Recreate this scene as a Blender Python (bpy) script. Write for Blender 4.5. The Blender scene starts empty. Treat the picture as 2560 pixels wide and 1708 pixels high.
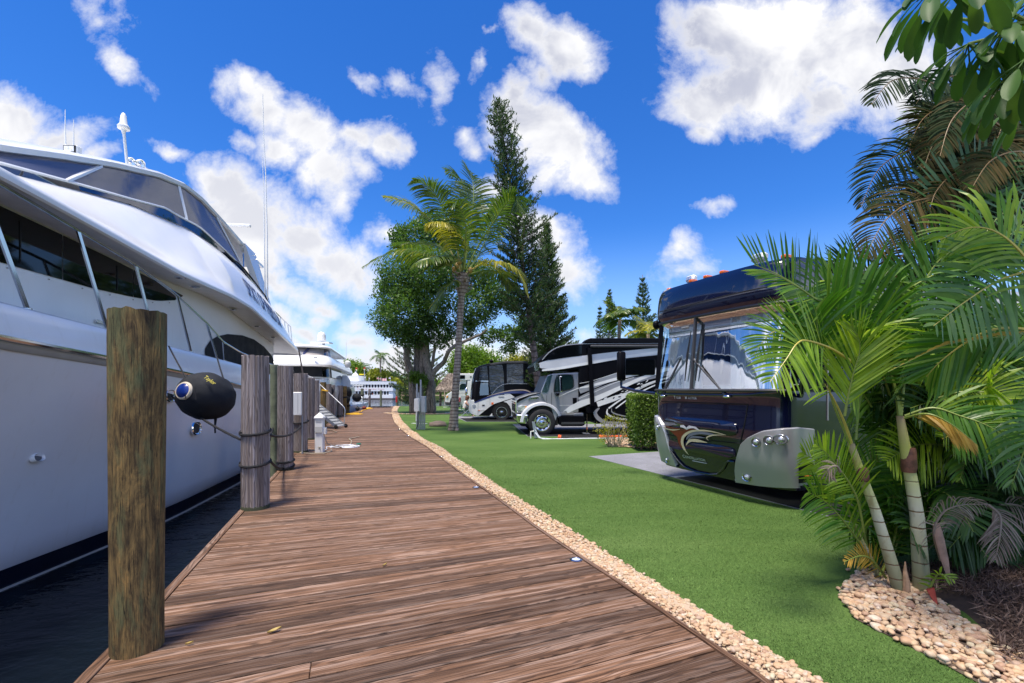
import bpy, math, random
from mathutils import Vector, Matrix, noise as mnoise
rnd = random.Random(7)
F = 1138.0; HX = 1280.0; HY = 972.0; EH = 1.65
def P(x, y, Y):
    return Vector(((x-HX)/F*Y, Y, EH+(HY-y)/F*Y))
def G(x, y, z=0.0):
    Y = (EH-z)*F/(y-HY)
    return Vector(((x-HX)/F*Y, Y, z))
def V(*a): return Vector(a)
def lerp(a, b, t): return a+(b-a)*t
def interp(t, x):
    if x <= t[0][0]: return t[0][1]
    for (x0, y0), (x1, y1) in zip(t, t[1:]):
        if x <= x1: return y0+(y1-y0)*(x-x0)/(x1-x0)
    return t[-1][1]
scene = bpy.context.scene
COL = scene.collection
# ---------------------------------------------------------------- camera
cam_d = bpy.data.cameras.new("camera"); cam = bpy.data.objects.new("camera", cam_d); COL.objects.link(cam)
cam.location = (0, 0, EH); cam.rotation_euler = (math.radians(90), 0, 0)
cam_d.sensor_width = 36; cam_d.lens = 36*F/2560; cam_d.shift_y = (HY-854)/2560
cam_d.clip_start = 0.05; cam_d.clip_end = 6000
scene.camera = cam
scene.view_settings.view_transform = 'Standard'; scene.view_settings.look = 'None'
scene.view_settings.exposure = 0.6; scene.view_settings.gamma = 1
scene.render.engine = 'CYCLES'
scene.cycles.max_bounces = 8; scene.cycles.transparent_max_bounces = 12
scene.cycles.use_adaptive_sampling = True
try: scene.cycles.use_denoising = True
except Exception: pass
# ---------------------------------------------------------------- mesh builder
class MB:
    def __init__(s):
        s.v = []; s.f = []; s.m = []; s.t = []; s.uv = []; s.tint = 1.0; s.hasuv = False
    def add(s, vs, fs, mi=0, uvs=None, tint=None):
        b = len(s.v); s.v.extend([tuple(p) for p in vs])
        t = s.tint if tint is None else tint
        for k, f in enumerate(fs):
            s.f.append(tuple(b+i for i in f)); s.m.append(mi); s.t.append(t)
            if uvs is not None: s.hasuv = True; s.uv.append([uvs[i] for i in f])
            else: s.uv.append([(0, 0)]*len(f))
    def box(s, c, d, mi=0, M=None, tint=None, taper=1.0, bev=0.0):
        x, y, z = d[0]/2, d[1]/2, d[2]/2
        if bev > 0:
            b = min(bev, x*.49, y*.49, z*.49)
            vs = []
            for sz in (-1, 1):
                for sx, sy in ((-1, -1), (1, -1), (1, 1), (-1, 1)):
                    vs += [(sx*(x-b), sy*(y-b), sz*z), (sx*x, sy*(y-b), sz*(z-b)), (sx*(x-b), sy*y, sz*(z-b))]
            idx = lambda k, c_, j: k*12+c_*3+j
            fs = [(0, 9, 6, 3), (12, 15, 18, 21)]
            for k, a, b2 in ((0, 1, 2), (1, 1, 2)):
                for c_ in range(4):
                    n_ = (c_+1) % 4
                    if c_ % 2 == 0: j = 2
                    else: j = 1
                    q = (idx(k, c_, 0), idx(k, n_, 0), idx(k, n_, j), idx(k, c_, j))
                    fs.append(q if k == 0 else q[::-1])
                    fs.append((idx(k, c_, 0), idx(k, c_, 1), idx(k, c_, 2)))
            for c_ in range(4):
                n_ = (c_+1) % 4; j = 2 if c_ % 2 == 0 else 1
                fs.append((idx(0, c_, j), idx(0, n_, j), idx(1, n_, j), idx(1, c_, j)))
                fs.append((idx(0, c_, 1), idx(0, c_, 2), idx(1, c_, 2), idx(1, c_, 1)))
        else:
            vs = [(sx*x*(taper if sz > 0 else 1), sy*y*(taper if sz > 0 else 1), sz*z) for sz in (-1, 1) for sx, sy in ((-1, -1), (1, -1), (1, 1), (-1, 1))]
            fs = [(0, 3, 2, 1), (4, 5, 6, 7), (0, 1, 5, 4), (1, 2, 6, 5), (2, 3, 7, 6), (3, 0, 4, 7)]
        if M is not None: vs = [M @ Vector(p) for p in vs]
        s.add([Vector(p)+Vector(c) for p in vs], fs, mi, None, tint)
    def beam(s, a, b, w, h, mi=0, up=(0, 0, 1), tint=None):
        a = Vector(a); b = Vector(b); d = b-a; L = d.length; d.normalize()
        x = d.cross(Vector(up))
        if x.length < 1e-4: x = d.cross(Vector((1, 0, 0)))
        x.normalize(); z = x.cross(d)
        M = Matrix((x, d, z)).transposed()
        s.box((a+b)/2, (w, L, h), mi, M, tint)
    def tube(s, pts, r, n=8, mi=0, caps=True, tint=None, uv=False, sx=1.0):
        pts = [Vector(p) for p in pts]; N = len(pts)
        rs = r if isinstance(r, (list, tuple)) else [r]*N
        vs = []; uvs = []; prev = None; L = 0
        for i, p in enumerate(pts):
            d = (pts[min(i+1, N-1)]-pts[max(i-1, 0)])
            if d.length < 1e-9: d = Vector((0, 0, 1))
            d.normalize()
            if prev is None:
                x = d.cross(Vector((0, 0, 1)))
                if x.length < .05: x = d.cross(Vector((0, 1, 0)))
            else: x = prev-d*prev.dot(d)
            x.normalize(); prev = x; y = d.cross(x)
            if i: L += (pts[i]-pts[i-1]).length
            for k in range(n):
                a = 2*math.pi*k/n
                vs.append(p+x*(math.cos(a)*rs[i]*sx)+y*(math.sin(a)*rs[i])); uvs.append((L, k/n))
        fs = [(i*n+k, i*n+(k+1) % n, (i+1)*n+(k+1) % n, (i+1)*n+k) for i in range(N-1) for k in range(n)]
        if caps: fs += [tuple(range(n))[::-1], tuple((N-1)*n+k for k in range(n))]
        s.add(vs, fs, mi, uvs if uv else None, tint)
    def lathe(s, prof, n=16, M=None, mi=0, caps=True, tint=None):
        vs = []
        for (r, z) in prof:
            for k in range(n):
                a = 2*math.pi*k/n; p = Vector((r*math.cos(a), r*math.sin(a), z))
                vs.append(M @ p if M is not None else p)
        N = len(prof)
        fs = [(i*n+k, i*n+(k+1) % n, (i+1)*n+(k+1) % n, (i+1)*n+k) for i in range(N-1) for k in range(n)]
        if caps: fs += [tuple(range(n))[::-1], tuple((N-1)*n+k for k in range(n))]
        s.add(vs, fs, mi, None, tint)
    def loft(s, rows, mi=0, closed=False, tint=None, uv=False):
        n = len(rows[0]); vs = [p for r in rows for p in r]; fs = []
        for i in range(len(rows)-1):
            for k in range(n if closed else n-1):
                fs.append((i*n+k, i*n+(k+1) % n, (i+1)*n+(k+1) % n, (i+1)*n+k))
        uvs = [(i/(len(rows)-1), k/(n-1)) for i in range(len(rows)) for k in range(n)] if uv else None
        s.add(vs, fs, mi, uvs, tint)
    def poly(s, pts, mi=0, tint=None): s.add(pts, [tuple(range(len(pts)))], mi, None, tint)
    def prism(s, pts, ext, mi=0, tint=None):
        n = len(pts); e = Vector(ext); a = [Vector(p) for p in pts]; b = [p+e for p in a]
        fs = [tuple(range(n))[::-1], tuple(range(n, 2*n))]+[(k, (k+1) % n, n+(k+1) % n, n+k) for k in range(n)]
        s.add(a+b, fs, mi, None, tint)
    def build(s, name, mats, parent=None, smooth=True, label=None, cat=None, group=None, kind=None, local=False, angle=35):
        me = bpy.data.meshes.new(name)
        vs = s.v
        if parent is not None and not local:
            Mi = root_matrix(parent).inverted()
            vs = [tuple(Mi @ Vector(p)) for p in vs]
        me.from_pydata(vs, [], s.f)
        if not isinstance(mats, (list, tuple)): mats = [mats]
        for m in mats: me.materials.append(m)
        if len(mats) > 1: me.polygons.foreach_set("material_index", s.m)
        if smooth:
            me.polygons.foreach_set("use_smooth", [True]*len(s.f))
        at = me.attributes.new("tint", 'FLOAT', 'FACE'); at.data.foreach_set("value", s.t)
        if s.hasuv:
            ul = me.uv_layers.new(name="UVMap"); flat = []
            for u in s.uv:
                for a in u: flat += [a[0], a[1]]
            ul.data.foreach_set("uv", flat)
        if smooth and angle < 179:
            try: me.set_sharp_from_angle(angle=math.radians(angle))
            except Exception: pass
        me.update()
        o = bpy.data.objects.new(name, me); COL.objects.link(o)
        if parent is not None: o.parent = parent
        tag(o, label, cat, group, kind)
        return o
ROOTM = {}
def root_matrix(o):
    while o.parent is not None: o = o.parent
    return ROOTM.get(o.name, Matrix.Identity(4))
def tag(o, label=None, cat=None, group=None, kind=None):
    if label: o['label'] = label
    if cat: o['category'] = cat
    if group: o['group'] = group
    if kind: o['kind'] = kind
def thing(name, label, cat, loc=(0, 0, 0), rz=0.0, group=None):
    o = bpy.data.objects.new(name, None); COL.objects.link(o); o.empty_display_size = .3
    o.location = loc; o.rotation_euler = (0, 0, rz)
    ROOTM[o.name] = Matrix.Translation(Vector(loc)) @ Matrix.Rotation(rz, 4, 'Z')
    tag(o, label, cat, group); return o
def copy_tree(o, parent=None, loc=None, rz=None, label=None, scale=None):
    c = o.copy(); COL.objects.link(c); c.parent = parent
    if loc is not None: c.location = loc
    if rz is not None: c.rotation_euler = (0, 0, rz)
    if scale is not None: c.scale = scale if isinstance(scale, (tuple, list)) else (scale,)*3
    if label: c['label'] = label
    for ch in list(o.children): copy_tree(ch, c)
    return c
def icosphere(sub=1):
    import bmesh
    bm = bmesh.new(); bmesh.ops.create_icosphere(bm, subdivisions=sub, radius=1)
    vs = [v.co.copy() for v in bm.verts]; fs = [tuple(v.index for v in f.verts) for f in bm.faces]; bm.free()
    return vs, fs
ICO1 = icosphere(1); ICO2 = icosphere(2); ICO3 = icosphere(3)
def text(s_, size, mat, parent, M, name='lettering', depth=.004, font_shear=0.0, spacing=1.0, align='LEFT', label=None):
    cu = bpy.data.curves.new(name, 'FONT'); cu.body = s_; cu.size = size; cu.extrude = depth; cu.shear = font_shear
    cu.space_character = spacing; cu.align_x = align; cu.resolution_u = 3
    to = bpy.data.objects.new(name, cu); COL.objects.link(to)
    dg = bpy.context.evaluated_depsgraph_get(); dg.update()
    me = bpy.data.meshes.new_from_object(to.evaluated_get(dg)); bpy.data.objects.remove(to)
    Mi = root_matrix(parent).inverted() if parent is not None else Matrix.Identity(4)
    me.transform(Mi @ M); me.materials.clear(); me.materials.append(mat)
    o = bpy.data.objects.new(name, me); COL.objects.link(o); o.parent = parent
    if label: o['label'] = label
    return o
# ---------------------------------------------------------------- materials
def nt(name):
    m = bpy.data.materials.new(name); m.use_nodes = True; t = m.node_tree; t.nodes.clear()
    return m, t
class N:
    """tiny node helper"""
    def __init__(s, t): s.t = t
    def new(s, ty, **k):
        n = s.t.nodes.new(ty)
        for a, b in k.items(): setattr(n, a, b)
        return n
    def link(s, a, b): s.t.links.new(a, b)
    def val(s, node, key, v):
        if isinstance(v, bpy.types.NodeSocket): s.link(v, node.inputs[key])
        else: node.inputs[key].default_value = v
    def math(s, op, a, b=0.0, c=None, clamp=False):
        n = s.new('ShaderNodeMath', operation=op, use_clamp=clamp); s.val(n, 0, a); s.val(n, 1, b)
        if c is not None: s.val(n, 2, c)
        return n.outputs[0]
    def vmath(s, op, a, b=None):
        n = s.new('ShaderNodeVectorMath', operation=op); s.val(n, 0, a)
        if b is not None: s.val(n, 1, b)
        return n
    def noise(s, vec, scale=5, detail=3, rough=.5, dist=0.0):
        n = s.new('ShaderNodeTexNoise'); s.link(vec, n.inputs['Vector']); s.val(n, 'Scale', scale); s.val(n, 'Detail', detail)
        s.val(n, 'Roughness', rough); s.val(n, 'Distortion', dist); return n
    def ramp(s, fac, stops, interp_='LINEAR'):
        n = s.new('ShaderNodeValToRGB'); e = n.color_ramp.elements; n.color_ramp.interpolation = interp_
        while len(e) > 1: e.remove(e[-1])
        for i, (p, c) in enumerate(stops):
            el = e[0] if i == 0 else e.new(p)
            el.position = p; el.color = (c[0], c[1], c[2], 1) if not isinstance(c, (int, float)) else (c, c, c, 1)
        s.val(n, 'Fac', fac); return n.outputs[0]
    def mix(s, fac, a, b, bt='MIX'):
        n = s.new('ShaderNodeMix', data_type='RGBA', blend_type=bt)
        s.val(n, 0, fac)
        for k, v in ((6, a), (7, b)):
            if isinstance(v, bpy.types.NodeSocket): s.link(v, n.inputs[k])
            else: n.inputs[k].default_value = (v[0], v[1], v[2], 1)
        return n.outputs[2]
    def maprange(s, v, a, b, c=0.0, d=1.0, smooth=True):
        n = s.new('ShaderNodeMapRange', interpolation_type='SMOOTHSTEP' if smooth else 'LINEAR')
        for k, x in enumerate((v, a, b, c, d)): s.val(n, k, x)
        return n.outputs[0]
    def mapping(s, vec, loc=(0, 0, 0), rot=(0, 0, 0), sc=(1, 1, 1), ty='POINT'):
        n = s.new('ShaderNodeMapping', vector_type=ty); s.link(vec, n.inputs[0])
        n.inputs[1].default_value = loc; n.inputs[2].default_value = rot; n.inputs[3].default_value = sc
        return n.outputs[0]
    def attr(s, name): return s.new('ShaderNodeAttribute', attribute_name=name)
    def coord(s, k='Object'): return s.new('ShaderNodeTexCoord').outputs[k]
    def bump(s, h, strength=.3, dist=.01):
        n = s.new('ShaderNodeBump'); s.val(n, 'Height', h); n.inputs['Strength'].default_value = strength
        n.inputs['Distance'].default_value = dist; return n.outputs[0]
    def out(s, bsdf):
        o = s.new('ShaderNodeOutputMaterial'); s.link(bsdf, o.inputs[0])
def principled(h, color, rough=.5, metal=0.0, spec=.5, normal=None, coat=0.0, coatr=.05, trans=0.0, ior=1.45, sheen=0, emis=None, es=0, alpha=None):
    b = h.new('ShaderNodeBsdfPrincipled')
    if isinstance(color, bpy.types.NodeSocket): h.link(color, b.inputs['Base Color'])
    else: b.inputs['Base Color'].default_value = (*color[:3], 1)
    h.val(b, 'Roughness', rough); h.val(b, 'Metallic', metal); b.inputs['Specular IOR Level'].default_value = spec
    b.inputs['Coat Weight'].default_value = coat; b.inputs['Coat Roughness'].default_value = coatr
    b.inputs['Transmission Weight'].default_value = trans; b.inputs['IOR'].default_value = ior
    if normal is not None: h.link(normal, b.inputs['Normal'])
    if emis: b.inputs['Emission Color'].default_value = (*emis, 1); b.inputs['Emission Strength'].default_value = es
    if alpha is not None: h.val(b, 'Alpha', alpha)
    return b.outputs[0]
_mc = {}
def mat(name, color, rough=.5, metal=0.0, var=.08, vs=3.0, bump=0.0, bs=40, coat=0.0, spec=.5, tint=False, dirt=0.0):
    """plain surface with a little procedural variation, optional bump and clearcoat"""
    if name in _mc: return _mc[name]
    m, t = nt(name); h = N(t); co = h.coord()
    n1 = h.noise(co, vs, 4, .6)
    c = h.mix(h.maprange(n1.outputs[0], .3, .7), [x*(1-var) for x in color], [min(1, x*(1+var)) for x in color])
    if dirt > 0:
        n2 = h.noise(co, vs*2.3, 5, .7)
        c = h.mix(h.maprange(n2.outputs[0], .52, .75, 0, dirt), c, [x*.45+.02 for x in color])
    if tint:
        a = h.attr('tint'); c = h.mix(1.0, c, a.outputs['Color'], 'MULTIPLY')
    nm = None
    if bump > 0:
        n3 = h.noise(co, bs, 3, .6); nm = h.bump(n3.outputs[0], bump, .01)
    r = h.maprange(n1.outputs[0], .2, .8, rough*.85, min(1, rough*1.15))
    h.out(principled(h, c, r, metal, spec, nm, coat)); _mc[name] = m; return m
# ---------------------------------------------------------------- light and sky
SUN_DIR = Vector((-.15, -.22, .96)).normalized()
sun_el = math.asin(SUN_DIR.z); sun_az = math.atan2(SUN_DIR.x, SUN_DIR.y)
sl = bpy.data.lights.new("sun", 'SUN'); sl.energy = 4.0; sl.angle = math.radians(11); sl.color = (1, .92, .79)
so = bpy.data.objects.new("sun", sl); COL.objects.link(so)
so.rotation_euler = (-SUN_DIR).to_track_quat('-Z', 'Y').to_euler(); so.location = (20, 10, 50)
w = bpy.data.worlds.new("World"); scene.world = w; w.use_nodes = True
wt = w.node_tree; wt.nodes.clear(); h = N(wt)
sky = h.new('ShaderNodeTexSky', sky_type='NISHITA'); sky.sun_disc = False
sky.sun_elevation = sun_el; sky.sun_rotation = sun_az; sky.air_density = 1.0; sky.dust_density = .0; sky.ozone_density = 2.5
co = h.coord('Generated')
sep = h.new('ShaderNodeSeparateXYZ'); h.link(co, sep.inputs[0])
X, Y, Z = sep.outputs
yy = h.math('MAXIMUM', Y, .12)
u = h.math('DIVIDE', X, yy); v = h.math('DIVIDE', Z, yy)
cmb = h.new('ShaderNodeCombineXYZ'); h.link(u, cmb.inputs[0]); h.link(v, cmb.inputs[1])
nz = h.noise(cmb.outputs[0], 3.2, 6, .62)
dsp = h.vmath('SUBTRACT', nz.outputs['Color'], (.5, .5, .5))
dsp2 = h.vmath('SCALE', dsp.outputs[0]); dsp2.inputs['Scale'].default_value = .20
uv = h.vmath('ADD', cmb.outputs[0], dsp2.outputs[0]).outputs[0]
# cumulus banks: centre and half-size as direction tangents, tilt, weight
CL = [(590,215,60,45,-30,.8),(660,265,110,62,-35,1.1),(760,330,120,80,-35,1.25),(700,370,80,50,-50,1),(880,340,80,45,15,1),(960,360,60,50,10,1),(800,440,75,100,0,1.1),(880,420,50,60,0,.8),(830,520,45,50,0,.7),
      (560,480,85,65,20,1.15),(640,560,150,90,-20,1.3),(540,580,80,90,0,1.2),(760,600,110,70,-30,1.2),(850,660,120,55,-20,1.1),(700,700,120,45,-20,.95),(640,650,110,60,0,1),(920,700,40,50,0,.7),
      (700,790,70,50,-20,.95),(760,830,60,30,-20,.8),(660,740,60,40,0,.8),
      (1320,80,75,75,0,1.05),(1400,120,95,75,20,1.1),(1450,150,60,45,0,.8),(1340,190,55,50,0,.8),(1270,230,55,55,0,1),(1330,310,120,85,-25,1.25),(1400,370,120,85,-30,1.25),(1440,420,85,60,-30,1.1),(1380,430,50,50,0,.8),
      (1800,60,130,110,0,1.25),(1950,90,220,150,0,1.35),(1900,200,200,110,0,1.3),(1760,240,110,75,15,1.15),(2060,250,110,90,0,1.15),(1740,320,50,35,0,.75),(2130,120,150,150,0,1.2),(1830,30,110,70,0,1),(2250,200,160,140,0,1),(2050,330,50,30,0,.6),(2300,300,90,40,0,.6),
      (20,300,130,80,0,1.1),(140,345,120,60,10,1.05),(230,390,70,30,0,.7),(460,395,55,28,-25,.72),(620,370,25,35,30,.6),(300,125,110,32,-42,.68),(250,30,70,30,-20,.4),(290,20,30,45,-30,.4),
      (930,190,45,16,-45,.42),(1000,215,60,26,-50,.55),(1085,235,34,62,10,.6),(1200,175,22,45,-30,.5),(1220,100,25,14,0,.5),(1150,330,35,25,0,.45),(1180,360,30,30,0,.5),
      (1370,600,90,80,-30,1.15),(1420,690,75,55,-30,1),(1300,560,55,45,0,.9),(1230,470,55,40,0,.75),(960,600,60,40,0,.8),
      (1770,530,60,22,14,.62),(1700,640,40,38,0,.6),(1720,690,50,30,0,.5),(820,770,55,28,-10,.75),(800,800,40,25,0,.6),
      (905,850,70,50,0,1),(900,795,55,35,0,.85),(980,900,90,60,0,.85),(880,910,70,40,0,.7),(1000,870,80,40,0,.7),(1200,880,160,60,0,.9),(1130,950,200,45,0,.8),(1500,830,60,30,0,.5),(1300,900,150,60,0,.9),(700,880,90,40,0,.8),(1450,700,40,40,0,.6)]
fld = None
for (px, py, rx, ry, ti, wgt) in CL:
    c = ((px-HX)/F, (HY-py)/F)
    mp = h.mapping(uv, (c[0], c[1], 0), (0, 0, math.radians(ti)), (rx*1.16/F, ry*1.16/F, 1), 'TEXTURE')
    ln = h.vmath('LENGTH', mp).outputs['Value']
    a = h.math('MULTIPLY_ADD', ln, -wgt, wgt)
    fld = a if fld is None else h.math('SMOOTH_MAX', fld, a, .16)
n2 = h.noise(cmb.outputs[0], 7.5, 8, .66, .25)
edge = h.math('MULTIPLY_ADD', n2.outputs[0], 2.0, -1.04)
front = h.math('ADD', fld, edge)
# clouds elsewhere round the sky
n3 = h.noise(co, 2.3, 8, .6, .3)
gen = h.math('MULTIPLY_ADD', n3.outputs[0], 2.4, -1.22)
fy = h.maprange(Y, .14, .36)
dens0 = h.new('ShaderNodeMix', data_type='FLOAT'); h.val(dens0, 0, fy); h.val(dens0, 2, gen); h.val(dens0, 3, front)
dens = dens0.outputs[0]
mask = h.math('POWER', h.maprange(dens, -.08, .62, smooth=False), 1.15)
core = h.maprange(dens, .2, .95)
n4 = h.noise(cmb.outputs[0], 4.2, 5, .55, .4)
# thick parts seen from below are greyer, edges bright; higher up the sky the bases show more
base = h.math('MULTIPLY', h.maprange(n4.outputs[0], .36, .6), core)
hi = h.maprange(Z, .3, .62, .5, 1.0)
shade = h.math('MULTIPLY', base, hi)
ccol = h.mix(shade, (.69, .69, .70), (.33, .35, .44))
hs = h.new('ShaderNodeHueSaturation'); h.link(sky.outputs[0], hs.inputs['Color']); hs.inputs['Saturation'].default_value = 1.3; hs.inputs['Value'].default_value = 1.0
skys = h.vmath('MULTIPLY', hs.outputs[0], (.066, .092, .134)).outputs[0]
hz = h.maprange(Z, 0.0, .34, .92, 0.0)
skys = h.mix(hz, skys, (.34, .53, .84))
ccol = h.vmath('MULTIPLY', ccol, h.mix(h.maprange(Y, .10, .30), (3.6, 3.45, 3.25), (1.0, 1.0, 1.0))).outputs[0]  # clouds out of view made brighter to add neutral fill light
fin = h.mix(mask, skys, ccol)
bg = h.new('ShaderNodeBackground'); h.link(fin, bg.inputs[0]); bg.inputs[1].default_value = 1.0
wo = h.new('ShaderNodeOutputWorld'); h.link(bg.outputs[0], wo.inputs[0])
w.cycles.sampling_method = 'MANUAL'; w.cycles.sample_map_resolution = 512
# ---------------------------------------------------------------- ground materials
def wood_mat(name, cols, dark=(.035, .028, .025), rough=.7, sx=1.2, sy=26.0, bumps=.35, grey=(.36, .33, .34), greyamt=.5):
    """weathered timber; uv.x runs along the grain (m), uv.y across it (m), tint is the board's own shade"""
    m, t = nt(name); h = N(t)
    uv = h.new('ShaderNodeUVMap').outputs[0]; a = h.attr('tint').outputs['Fac']
    n0 = h.noise(h.mapping(uv, sc=(.9, 7, 1)), 1.4, 2, .5)
    # growth-ring figure: distorted bands
    d = h.math('MULTIPLY_ADD', n0.outputs[0], 1.7, 0.0)
    sp = h.new('ShaderNodeSeparateXYZ'); h.link(uv, sp.inputs[0])
    ring = h.math('SINE', h.math('MULTIPLY', h.math('ADD', h.math('MULTIPLY', sp.outputs[1], 9.0), d), 34.0))
    fine = h.noise(h.mapping(uv, sc=(sx*1.6, sy*4, 1)), 2.2, 5, .78)
    streak = h.noise(h.mapping(uv, sc=(sx*.5, sy*.55, 1)), 1.6, 3, .6)
    base = h.ramp(streak.outputs[0], [(.30, cols[0]), (.5, cols[1]), (.7, cols[2])])
    base = h.mix(h.math('MULTIPLY', h.maprange(streak.outputs[0], .46, .62), greyamt), base, grey)
    g = h.maprange(ring, -.2, 1, 0, .6)
    base = h.mix(g, base, [c*.42 for c in cols[0]])
    base = h.mix(h.maprange(fine.outputs[0], .5, .72, 0, .6), base, [c*.5 for c in cols[0]])
    vo = h.new('ShaderNodeTexVoronoi'); h.link(h.mapping(uv, sc=(1.1, 5.5, 1)), vo.inputs['Vector']); vo.inputs['Scale'].default_value = 1.15
    knot = h.maprange(vo.outputs['Distance'], .04, .12, 1, 0)
    base = h.mix(h.math('MULTIPLY', knot, .75), base, dark)
    st = h.noise(h.mapping(uv, sc=(.35, 5, 1)), 1.3, 4, .7)
    base = h.mix(h.maprange(st.outputs[0], .57, .76, 0, .5), base, dark)
    tc = h.new('ShaderNodeCombineColor'); [h.link(a, tc.inputs[i]) for i in range(3)]
    base = h.mix(1.0, base, tc.outputs[0], 'MULTIPLY')
    hgt = h.math('ADD', h.math('MULTIPLY', fine.outputs[0], 1.0), h.math('MULTIPLY', ring, .12))
    nm = h.bump(hgt, bumps, .012)
    h.out(principled(h, base, h.maprange(fine.outputs[0], .3, .7, rough*.8, rough*1.1), 0, .4, nm)); return m
M_DECK = wood_mat('weathered_deck_timber', [(.070, .033, .016), (.215, .112, .062), (.37, .225, .14)], greyamt=.34, grey=(.33, .255, .235))
M_PILE_GREY = wood_mat('grey_piling_timber', [(.15, .115, .10), (.29, .24, .22), (.42, .36, .33)], sx=.8, sy=30, greyamt=.5, grey=(.36, .33, .35))
def mossy(name, wet=.5):
    m, t = nt(name); h = N(t); uv = h.new('ShaderNodeUVMap').outputs[0]
    fine = h.noise(h.mapping(uv, sc=(2.2, 46, 1)), 2.4, 7, .78)
    big = h.noise(h.mapping(uv, sc=(2.2, 9, 1)), 1.7, 7, .74, .9)
    moss = h.noise(h.mapping(uv, (4, 3, 0), sc=(1.0, 5, 1)), 1.7, 5, .7, .5)
    c = h.ramp(big.outputs[0], [(.30, (.03, .02, .012)), (.44, (.13, .085, .036)), (.56, (.27, .175, .065)), (.68, (.46, .26, .08))])
    c = h.mix(h.maprange(moss.outputs[0], .50, .64, 0, .55), c, (.17, .20, .09))
    c = h.mix(h.maprange(fine.outputs[0], .46, .66, 0, .85), c, (.018, .013, .009))
    ck = h.noise(h.mapping(uv, (7, 1, 0), sc=(.9, 34, 1)), 1.0, 3, .6, .3); c = h.mix(h.maprange(h.math('ABSOLUTE', h.math('SUBTRACT', ck.outputs[0], .5)), .0, .012, .9, 0), c, (.006, .005, .004))
    vo = h.new('ShaderNodeTexVoronoi'); h.link(h.mapping(uv, sc=(1.0, 9, 1)), vo.inputs['Vector']); vo.inputs['Scale'].default_value = 2.2
    c = h.mix(h.maprange(vo.outputs['Distance'], .04, .16, .6, 0), c, (.34, .17, .06))
    nm = h.bump(h.math('ADD', fine.outputs[0], big.outputs[0]), .7, .02)
    h.out(principled(h, c, .75, 0, .35, nm)); return m
M_MOSS = mossy('mossy_brown_timber')
def turf_mat(name, blade=False):
    m, t = nt(name); h = N(t); co = h.coord()
    big = h.noise(h.mapping(co, rot=(0, 0, .5), sc=(.35, .9, 1)), .9, 4, .6)
    fine = h.noise(co, 95, 3, .7); mid = h.noise(h.mapping(co, rot=(0, 0, -.35), sc=(.5, 2.6, 1)), 1.7, 5, .7)
    c = h.ramp(big.outputs[0], [(.3, (.065, .125, .025)), (.5, (.09, .16, .035)), (.7, (.122, .195, .05))] if not blade else [(.3, (.095, .16, .04)), (.5, (.125, .20, .052)), (.7, (.165, .238, .072))])
    if blade:
        c = h.mix(1.0, c, h.attr('tint').outputs['Color'], 'MULTIPLY')
    c = h.mix(h.maprange(fine.outputs[0], .42, .62, 0, .5), c, (.022, .06, .012))
    h.out(principled(h, c, .8, 0, .2, None if blade else h.bump(fine.outputs[0], .6, .02), sheen=0)); return m
M_TURF = turf_mat('artificial_turf'); M_BLADE = turf_mat('turf_pile', True)
def pebble_mat():
    m, t = nt('river_pebble'); h = N(t); co = h.coord(); a = h.attr('tint').outputs['Fac']
    c = h.ramp(a, [(0, (.62, .56, .38)), (.18, (.62, .41, .23)), (.36, (.54, .34, .20)), (.5, (.64, .45, .28)), (.64, (.52, .38, .24)), (.78, (.72, .60, .46)), (.9, (.38, .22, .14)), (1, (.66, .44, .27))])
    n = h.noise(co, 45, 4, .6); c = h.mix(h.maprange(n.outputs[0], .4, .7, 0, .4), c, (.36, .23, .14))
    c = h.mix(1.0, c, (.86, .86, .88), 'MULTIPLY'); h.out(principled(h, c, .6, 0, .4, h.bump(n.outputs[0], .15, .004))); return m
M_PEB = pebble_mat()
def water_mat():
    m, t = nt('canal_water'); h = N(t); co = h.coord()
    n1 = h.noise(h.mapping(co, sc=(1, 1.6, 1)), .9, 4, .6, .4); n2 = h.noise(h.mapping(co, rot=(0, 0, .6), sc=(1, 2.2, 1)), 3.4, 3, .55, .3)
    hh = h.math('ADD', h.math('MULTIPLY', n1.outputs[0], 1.0), h.math('MULTIPLY', n2.outputs[0], .28))
    b = principled(h, (.003, .006, .010), .03, 0, .16, h.bump(hh, .22, .2), ior=1.33)
    h.out(b); return m
M_WATER = water_mat()
def concrete(name, col, spk=.25):
    m, t = nt(name); h = N(t); co = h.coord(); n = h.noise(co, 1.4, 5, .65); f = h.noise(co, 160, 2, .6)
    c = h.mix(h.maprange(n.outputs[0], .35, .68), [x*.88 for x in col], [x*1.1 for x in col])
    c = h.mix(h.maprange(f.outputs[0], .45, .7, 0, spk), c, [x*.5 for x in col])
    h.out(principled(h, c, .85, 0, .3, h.bump(f.outputs[0], .3, .004))); return m
M_PAD = concrete('grey_pad_concrete', (.24, .24, .27)); M_WALLC = concrete('seawall_concrete', (.42, .40, .37))
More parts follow.
